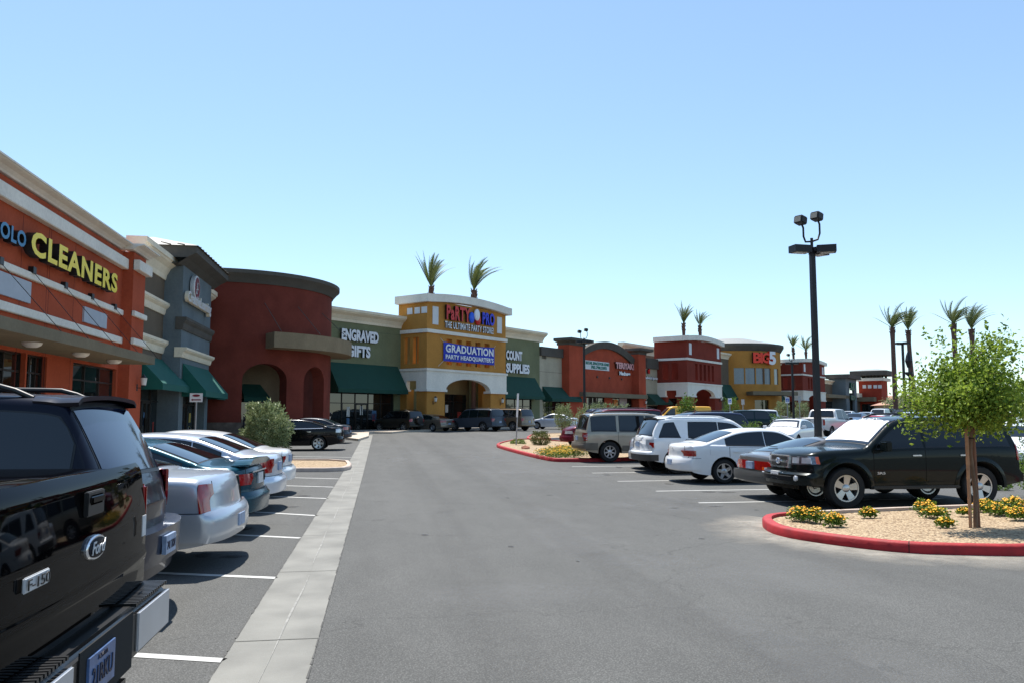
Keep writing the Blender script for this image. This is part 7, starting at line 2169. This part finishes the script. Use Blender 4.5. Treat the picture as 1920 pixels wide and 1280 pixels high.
# ---- palms
def palm_crown_mesh(seed, nf=20, Lf=2.7, spread=1.0, wind=0.25):
    rnd = random.Random(seed); m = MB()
    for k in range(nf):
        a = rnd.uniform(0, 6.283); el0 = rnd.uniform(0.05, 0.95)*spread; L = Lf*rnd.uniform(0.75, 1.1)
        d0 = Vector((math.cos(a)*math.sin(el0), math.sin(a)*math.sin(el0), math.cos(el0)))
        pos = Vector((0, 0, 0)); d = d0.copy(); n = 12; spine = [pos.copy()]; dirs = [d.copy()]
        for i in range(n):
            d = (d+Vector((math.cos(a)*0.022+wind*0.05, math.sin(a)*0.03, -0.015-0.11*(i/n)**2))).normalized(); pos = pos+d*L/n; spine.append(pos.copy()); dirs.append(d.copy())
        m.tube(spine, [0.035*(1-i/(n+1)) for i in range(n+1)], 4, 0)
        side_ = d0.cross(Vector((0, 0, 1)))
        side_ = side_.normalized() if side_.length > 0.05 else Vector((1, 0, 0))
        for i in range(12, 84):
            t = i/84; q = t*n; j = int(q); fr = q-j; p = spine[j].lerp(spine[min(j+1, n)], fr); dd = dirs[j]
            nrm = dd.cross(side_).normalized(); ll = 0.50*math.sin(math.pi*min(1, t*0.85+0.12))*rnd.uniform(0.8, 1.1)
            for sg in (-1, 1):
                tip = p+(dd*0.75+side_*sg*0.52+nrm*0.12).normalized()*ll; w_ = dd*0.02
                m.poly([p-w_, p+w_, tip])
    return m.mesh('crown')
_PC = [palm_crown_mesh(11, 20, 3.4, 0.5, 0.7), palm_crown_mesh(12, 22, 3.5, 0.62, 1.4), palm_crown_mesh(13, 22, 3.3, 1.05, 1.4), palm_crown_mesh(14, 17, 3.4, 0.5, 0.3)]
def palm(p, ztop, label, v=0, rz=0.0, sc=1.0, lean=(0, 0), r=0.2):
    e = empty('palm_tree', p, 0, label, 'palm tree', 'palm trees standing above the shops')
    h = ztop-p.z; m = MB(); pts = []; rr = []
    for i in range(15):
        u = i/14; pts.append((lean[0]*(1-u)**2, lean[1]*(1-u)**2, h*u-0.2*(1-u)))
        rr.append(r*(1.12-0.2*u)+(0.10*math.exp(-((u*h-(h-0.75))/0.45)**2)))
    m.tube(pts, rr, 12); m.build('trunk', PALMB, e, smooth=50)
    # ragged boot of cut leaf bases below the crown
    m = MB(); rnd = random.Random(int(ztop*100))
    for k in range(40):
        a = rnd.uniform(0, 6.28); z = h-rnd.uniform(0.0, 1.0); q = r*1.05; dr = Vector((math.cos(a), math.sin(a), 0))
        b = Vector((q*math.cos(a), q*math.sin(a), z)); m.tube([b, b+dr*0.12+Vector((0, 0, 0.22))], [0.06, 0.025], 4)
    m.build('leaf_bases', PALMB, e)
    o = link('crown', _PC[v % 4], LF_PALM, e); o.location = (0, 0, h-0.05); o.rotation_euler = (0, 0, rz); o.scale = (sc, sc, sc)
    return e
def palm_in_tower(px, py, label, v, rz, o=1.0, sc=1.0):
    s = F2.s(px, o); p = F2.P(s, F2.g(s), o); palm(p, F2.z(px, py, o), label, v, rz, sc)
palm_in_tower(806, 537, 'palm rising from the left side of the ochre tower', 0, -0.1, 0.8, 1.0)
palm_in_tower(888, 544, 'palm rising from the middle of the ochre tower, leaning right', 1, -0.3, 0.8, 1.05)
palm_in_tower(1285, 608, 'left palm of the pair above the first wine red tower', 3, 0.2, 0.8, 0.95)
palm_in_tower(1316, 612, 'right palm of the pair above the first wine red tower', 1, 0.4, 0.8, 0.8)
palm_in_tower(1491, 652, 'slim palm left of the pair above the second wine red tower', 0, 0.1, 0.8, 0.85)
palm_in_tower(1515, 657, 'broad palm right of the pair above the second wine red tower', 2, 0.3, 0.8, 1.05)
for (px, yb, d, lab, v, rz, ln) in ((1680, 617, 135, 'leftmost tall palm of the four at the far right', 2, 0.0, (0, 0)), (1710, 622, 138, 'tall palm with curved trunk, second of the four at the far right', 0, 1.4, (1.2, 0)),
                                    (1796, 610, 125, 'tall palm with windswept crown above the young tree', 2, 2.9, (0.3, 0)), (1830, 620, 128, 'rightmost tall palm above the young tree', 1, 0.7, (-0.2, 0))):
    p = atdist(px, d); palm(p, CAM_H+(780-yb)*d/FPX*1.02, lab, v, (rz % 0.7)-0.4, 1.35, ln, r=0.36)

# ================================================================== LAMP POSTS AND SIGNS
POLE = mat('pole_black', (26, 24, 26), 0.5, metal=0.2, var=0.1)
LENS = mat('lamp_lens', (150, 140, 124), 0.3, var=0.1)
LG = 'black lamp posts in the car park'
def lamp_post(px, d, ytop, label, floods=True, rzd=0.0, heads=((-1, 0), (1, 0.5), (1, -0.6)), base=True, wd=0.15):
    p = atdist(px, d); zt = CAM_H+(780-ytop)*d/FPX; h = zt-p.z
    e = empty('lamp_post', p, -YAW+R(rzd), label, 'lamp post', LG)
    m = MB(); a, b = wd/2, wd*0.42
    m.hexa([(-a, -a, 0.5), (a, -a, 0.5), (a, a, 0.5), (-a, a, 0.5), (-b, -b, h), (b, -b, h), (b, b, h), (-b, b, h)]); m.build('pole', POLE, e)
    m = MB(); m.lathe([(0.001, 0.6), (0.26, 0.6), (0.3, 0.56), (0.3, -0.2)], 20); m.build('footing', CONC, e, smooth=40)
    for k, (sx, yy) in enumerate(heads):
        an = math.atan2(yy, sx); m = MB(); Mx_ = Matrix.Rotation(an, 4, 'Z')
        m.box(0.12, 0.64, -0.18, 0.18, h-0.14, h+0.06, 0, Mx_); m.box(0.0, 0.16, -0.04, 0.04, h-0.08, h, 0, Mx_)
        o = m.build('lamp_head', POLE, e); q = MB(); q.box(0.22, 0.58, -0.14, 0.14, h-0.152, h-0.138, 0, Mx_); q.build('lens', LENS, o)
    if floods:
        m = MB(); m.tube([(0, 0, h), (0, 0, h+0.3)], 0.04, 8)
        m.tube([(0, 0, h+0.2), (0.2, 0.0, h+0.27), (0.27, 0.0, h+0.45), (0.27, 0.0, h+0.72), (0.21, 0.0, h+0.86)], 0.028, 8); m.tube([(0, 0, h+0.2), (-0.2, 0.0, h+0.18), (-0.26, 0.0, h+0.33), (-0.26, 0.0, h+0.58), (-0.32, 0.0, h+0.72)], 0.028, 8)
        m.build('yoke', POLE, e, smooth=50)
        for (x, z) in ((0.27, h+0.80), (-0.26, h+0.66)):
            f = MB(); Mx_ = Matrix.Translation((x-0.08, -0.02, z+0.12)) @ Matrix.Rotation(R(22), 4, 'Z') @ Matrix.Rotation(R(10), 4, 'Y')
            f.box(-0.16, 0.12, -0.14, 0.14, -0.11, 0.12, 0, Mx_); o = bev(f.build('flood_lamp', POLE, e), 0.03, 3)
            q = MB(); q.box(-0.167, -0.159, -0.10, 0.10, -0.08, 0.08, 0, Mx_); q.build('lens', LENS, o)
    return e
lamp_post(1533, 23, 463, 'tall black lamp post with two floodlights, behind the old grey hatchback', rzd=14)
lamp_post(1096, 66, 640, 'black lamp post with two floodlights before the orange red shop', heads=((-1, 0), (1, 0), (0, -1)), wd=0.2)
lamp_post(1488, 82, 680, 'black lamp post with two floodlights before the second wine tower', heads=((-1, 0), (1, 0)), wd=0.2)
lamp_post(1698, 80, 643, 'black lamp post with four lamp heads between the far palms', floods=False, heads=((-1, 0), (1, 0), (0.3, -1), (-0.2, 1)), wd=0.22)
p = atdist(1708, 110); e = empty('street_lantern', p, 0, 'slim black post with a lantern top behind the far palms', 'lamp post')
h_ = CAM_H+(780-697)*110/FPX-p.z; m = MB(); m.tube([(0, 0, 0), (0, 0, h_)], 0.1, 8); m.lathe([(0.5, h_), (0.5, h_-0.25), (0.12, h_-0.6)], 10); m.tube([(0, 0, h_), (0, 0, h_+0.6)], 0.1, 6); m.build('pole', POLE, e)
m = MB(); m.lathe([(0.2, h_+0.6), (0.45, h_+1.5), (0.3, h_+2.2), (0.001, h_+3.0)], 8); m.build('lantern', POLE, e)
STEEL = mat('galvanised_steel', (150, 150, 150), 0.45, metal=0.5, var=0.15)
SIGNW = mat('sign_white', (210, 212, 214), 0.5, var=0.03); SIGNB = mat('sign_blue', (24, 84, 170), 0.5, var=0.03)
p = G(967.5, 833, 0.1); e = empty('signpost', p, R(4), 'narrow pale signpost seen edge on, on the red kerb island', 'sign post')
d = depth_of(p); h_ = CAM_H+(780-737)*d/FPX-p.z
m = MB(); m.hexa([(-0.028, -0.02, -0.1), (0.028, -0.02, -0.1), (0.028, 0.02, -0.1), (-0.028, 0.02, -0.1), (0.10, -0.02, h_), (0.156, -0.02, h_), (0.156, 0.02, h_), (0.10, 0.02, h_)]); m.build('post', STEEL, e)
m = MB(); k = 1.55/h_; m.hexa([(0.13-0.1*k-0.03, -0.15, h_-1.2), (0.13-0.1*k+0.0, -0.15, h_-1.2), (0.13-0.1*k+0.0, 0.15, h_-1.2), (0.13-0.1*k-0.03, 0.15, h_-1.2), (0.09, -0.15, h_), (0.12, -0.15, h_), (0.12, 0.15, h_), (0.09, 0.15, h_)]); m.build('sign_plate', SIGNW, e)
def sign_post(px, d, yt, yb, wpx, label, m_, mark=None, rz=0.0, back=False):
    p = atdist(px, d); s = d/FPX; e = empty('parking_sign', p, rz-YAW, label, 'sign')
    zt = CAM_H+(780-yt)*s-p.z; zb_ = CAM_H+(780-yb)*s-p.z; w_ = wpx*s/2
    m = MB(); m.tube([(0, 0.02, -0.1), (0, 0.02, zt)], 0.035, 6); m.build('post', STEEL, e)
    m = MB(); m.box(-w_, w_, -0.03, -0.015, zb_, zt); pl_ = m.build('sign_plate', m_, e)
    if mark == 'wheelchair':
        m = MB(); zc = (zb_+zt)/2; m.box(-w_*0.75, w_*0.75, -0.036, -0.03, zc-w_*0.7, zc+w_*0.9); b_ = m.build('symbol_field', SIGNB, pl_)
        m = MB(); Mx_ = frame_matrix((0, -0.04, zc), (1, 0, 0)); m.lathe([(w_*0.42, 0), (w_*0.3, 0)], 20, Mx_ @ Matrix.Translation((0, -w_*0.2, 0))); m.lathe([(w_*0.13, 0), (0.001, 0)], 12, Mx_ @ Matrix.Translation((-w_*0.1, w_*0.55, 0)))
        m.box(-w_*0.14, -w_*0.04, -0.041, -0.037, zc-w_*0.2, zc+w_*0.4); m.box(-w_*0.1, w_*0.35, -0.041, -0.037, zc-w_*0.2, zc-w_*0.1); m.build('wheelchair_symbol', SIGNW, pl_)
    return e, zt, zb_, w_
sign_post(1369, 70, 746, 757, 7, 'white and blue wheelchair parking sign left of the ochre drum door', SIGNW, 'wheelchair')
sign_post(1393.5, 70, 748, 758, 6, 'grey back of a parking sign before the ochre drum', STEEL)
sign_post(1477, 62, 744, 755, 7.5, 'white and blue wheelchair parking sign before the grey shrubs', SIGNW, 'wheelchair')
sign_post(1500, 78, 742, 754, 5, 'grey back of a parking sign before the second wine tower', STEEL)
sign_post(1283, 52, 742, 752, 5, 'grey back of a parking sign behind the small young tree', STEEL)
e, zt, zb_, w_ = sign_post(367, 36, 736.5, 753, 24, 'white notice with maroon oval and arrow before the grey blue tower', SIGNW)
zc = (zt+zb_)/2; Mx_ = frame_matrix((0, -0.034, 0), (1, 0, 0)); MR = mat('sign_maroon2', (110, 20, 40), 0.5)
m = MB(); m.lathe([(1, 0), (0.001, 0.001)], 24, Mx_ @ Matrix.Translation((0, zc+0.09, 0)) @ Matrix.Diagonal((w_*0.6, 0.055, 1, 1))); m.build('oval_mark', MR, e)
m = MB(); m.box(-w_*0.55, w_*0.75, -0.036, -0.032, zc-0.12, zc-0.07); m.poly([(-w_*0.8, -0.036, zc-0.095), (-w_*0.5, -0.036, zc-0.15), (-w_*0.5, -0.036, zc-0.04)]); m.build('arrow_mark', MR, e)
p = atdist(1900, 34)
